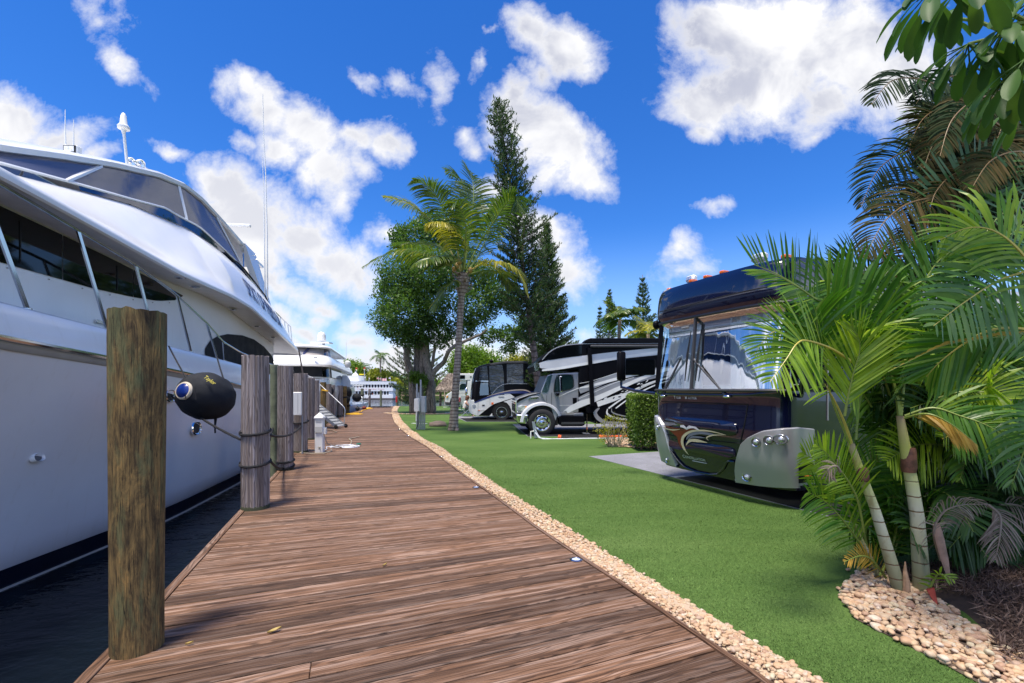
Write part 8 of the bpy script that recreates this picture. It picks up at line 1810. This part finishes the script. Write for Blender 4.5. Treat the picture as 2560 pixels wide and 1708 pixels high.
# ---------------------------------------------------------------- seated person at the coach nose
Yp = 27.2; pr = thing('person', 'person with brown hair and white top sitting in a folding chair by the coach', 'person', tuple(G(1163, 1041)))
px0 = pr.location.x
SK = [(V(0, 0, .50), .13), (V(.03, 0, .68), .13), (V(.07, 0, .86), .125), (V(.12, 0, .95), .05), (V(.16, 0, 1.03), .085), (V(.17, 0, 1.13), .10)]
def skin_body(name, chains, mat_, par, base):
    me = bpy.data.meshes.new(name); vs = []; es = []; rd = []
    for ch in chains:
        st = ch[0]
        for i, (p, r) in enumerate(ch[1:] if isinstance(st, int) else ch):
            vs.append(p); rd.append(r)
            if i == 0 and isinstance(st, int): es.append((st, len(vs)-1))
            elif i > 0: es.append((len(vs)-2, len(vs)-1))
    me.from_pydata([tuple(v) for v in vs], es, []); me.materials.append(mat_); o = bpy.data.objects.new(name, me); COL.objects.link(o); o.parent = par
    m_ = o.modifiers.new('skin', 'SKIN'); m_.use_smooth_shade = True
    for i, r in enumerate(rd): me.skin_vertices[0].data[i].radius = (r, r)
    me.skin_vertices[0].data[0].use_root = True; s_ = o.modifiers.new('sub', 'SUBSURF'); s_.levels = 1; s_.render_levels = 1
    return o
M_SKIN = mat('skin', (.45, .27, .20), .5)
try:
    _m = bpy.data.meshes.new('t'); _m.from_pydata([(0, 0, 0), (0, 0, 1)], [(0, 1)], []); _o = bpy.data.objects.new('t', _m); COL.objects.link(_o); _o.modifiers.new('s', 'SKIN'); bpy.data.objects.remove(_o)
except Exception: pass
arm = lambda s_: [2, (V(.08, s_*.16, .82), .055), (V(.22, s_*.18, .66), .045), (V(.36, s_*.12, .62), .032), (V(.43, s_*.09, .62), .028)]
leg = lambda s_: [0, (V(.06, s_*.10, .47), .085), (V(.36, s_*.11, .48), .065), (V(.40, s_*.11, .26), .05), (V(.42, s_*.11, .06), .04), (V(.54, s_*.11, .03), .035)]
bd = skin_body('body', [SK, arm(1), arm(-1), leg(1), leg(-1)], M_SKIN, pr, None)
def ell(c, r, m, name, par=pr):
    b = MB(); b.add([Vector(c)+V(p.x*r[0], p.y*r[1], p.z*r[2]) for p in ICO3[0]], ICO3[1]); return b.build(name, m, par, local=True, angle=180)
ell((.135, 0, 1.13), (.125, .12, .14), mat('brown_hair', (.14, .06, .03), .6, bump=.4), 'hair'); ell((.08, 0, 1.04), (.085, .11, .12), mat('brown_hair', (.14, .06, .03), .6, bump=.4), 'hair')
ell((.272, 0, 1.10), (.025, .016, .022), M_SKIN, 'nose')
for s_ in (1, -1): ell((.258, s_*.035, 1.125), (.010, .014, .009), M_BLACKRUB, 'eye')
b = MB(); b.tube([V(-.02, 0, .48), V(.03, 0, .66), V(.07, 0, .84), V(.11, 0, .93)], [.15, .155, .15, .07], 14); b.build('white_top', mat('white_cotton', (.68, .66, .66), .8, bump=.4), pr, local=True)
b = MB()
for s_ in (1, -1): b.tube([V(.0, s_*.09, .47), V(.36, s_*.11, .485), V(.40, s_*.11, .24), V(.42, s_*.11, .10)], [.10, .08, .062, .052], 10)
b.build('dark_trousers', mat('dark_cloth', (.03, .035, .04), .8), pr, local=True)
ch = thing('folding_chair', 'green folding camp chair with a red headrest under the seated person', 'chair', tuple(G(1161, 1041)))
M_GRN = mat('green_canvas', (.05, .20, .12), .8)
b = MB(); b.loft([[V(-.15, y, .44), V(.10, y, .40), V(.32, y, .44)] for y in (-.25, 0, .25)]); b.build('seat', M_GRN, ch, local=True)
b = MB(); b.prism([V(-.17, -.25, .44), V(-.17, .25, .44), V(-.26, .25, .85), V(-.26, -.25, .85)], (-.02, 0, 0)); b.build('backrest', M_GRN, ch, local=True)
b = MB(); b.box((-.27, 0, 1.0), (.06, .40, .26), bev=.02); b.build('headrest', mat('red_canvas', (.50, .02, .04), .7), ch, local=True)
for s_ in (1, -1):
    for (x0, x1) in ((-.18, .34), (.34, -.18)): b = MB(); b.tube([V(x0, s_*.25, .02), V(x1, s_*.25, .46)], .014, 6); b.build('leg', M_STEEL, ch, local=True)
    b = MB(); b.tube([V(-.17, s_*.25, .44), V(-.26, s_*.25, 1.1)], .014, 6); b.build('back_post', M_STEEL, ch, local=True)
# ---------------------------------------------------------------- hookups by the striped motorhome
wp = thing('water_hookup', 'short grey post with a white pipe elbow at the striped motorhome front wheel', 'water hookup', tuple(G(1338, 1096)))
Yw = 15.1; 
b = MB(); b.prism([P(1330, 1055, Yw), P(1337, 1055, Yw), P(1345, 1094, Yw), P(1337, 1096, Yw)], (0, .12, 0)); b.build('post', M_GALV, wp, smooth=False)
b = MB(); b.tube([P(1335, 1078, Yw-.05), P(1327, 1079, Yw-.05), P(1327, 1096, Yw-.05)], .022, 8); b.build('white_elbow', M_WHITEP, wp)
rope('water_hose', [[P(1338, 1075, Yw), P(1345, 1088, Yw), P(1352, 1096, Yw), P(1380, 1098, Yw), P(1450, 1096.5, Yw), P(1590, 1095, Yw+.1)]], .02, mat('white_hose', (.72, .74, .80), .4), 'white water hose lying along the pad edge of the striped motorhome', cat='hose')
rope('water_hose', [[P(1338, 1082, Yw), P(1347, 1094, Yw-.1), P(1362, 1099.5, Yw-.1), P(1378, 1098, Yw)]], .018, mat('white_hose', (.72, .74, .80), .4), 'short white hose loop at the grey hookup post', cat='hose')
sw = thing('sewer_hose', 'black and orange corrugated drain hose along the striped motorhome', 'hose', tuple(P(1400, 1094, 15.2)))
def corr(pts_, r, m, name):
    pts_ = [Vector(p) for p in pts_]; Q = []; R_ = []; L = sum((pts_[i+1]-pts_[i]).length for i in range(len(pts_)-1)); n_ = int(L/.03)
    for i in range(n_+1): x = i/n_*(len(pts_)-1); j = min(int(x), len(pts_)-2); Q.append(pts_[j].lerp(pts_[j+1], x-j)); R_.append(r*(1 if i % 2 else .82))
    b = MB(); b.tube(Q, R_, 8); return b.build(name, m, sw)
M_ORG = mat('orange_plastic', (.75, .12, .03), .5)
corr([P(1402, 1094, 15.2), P(1500, 1093, 15.3)], .05, M_BLACKRUB, 'black_section'); corr([P(1395, 1092, 15.2), P(1402, 1093, 15.2)], .075, M_ORG, 'orange_coupling'); corr([P(1508, 1092.5, 15.3), P(1550, 1092, 15.4), P(1590, 1090, 15.5)], .055, M_ORG, 'orange_section'); corr([P(1498, 1092.5, 15.25), P(1510, 1092.5, 15.3)], .075, M_ORG, 'orange_coupling')
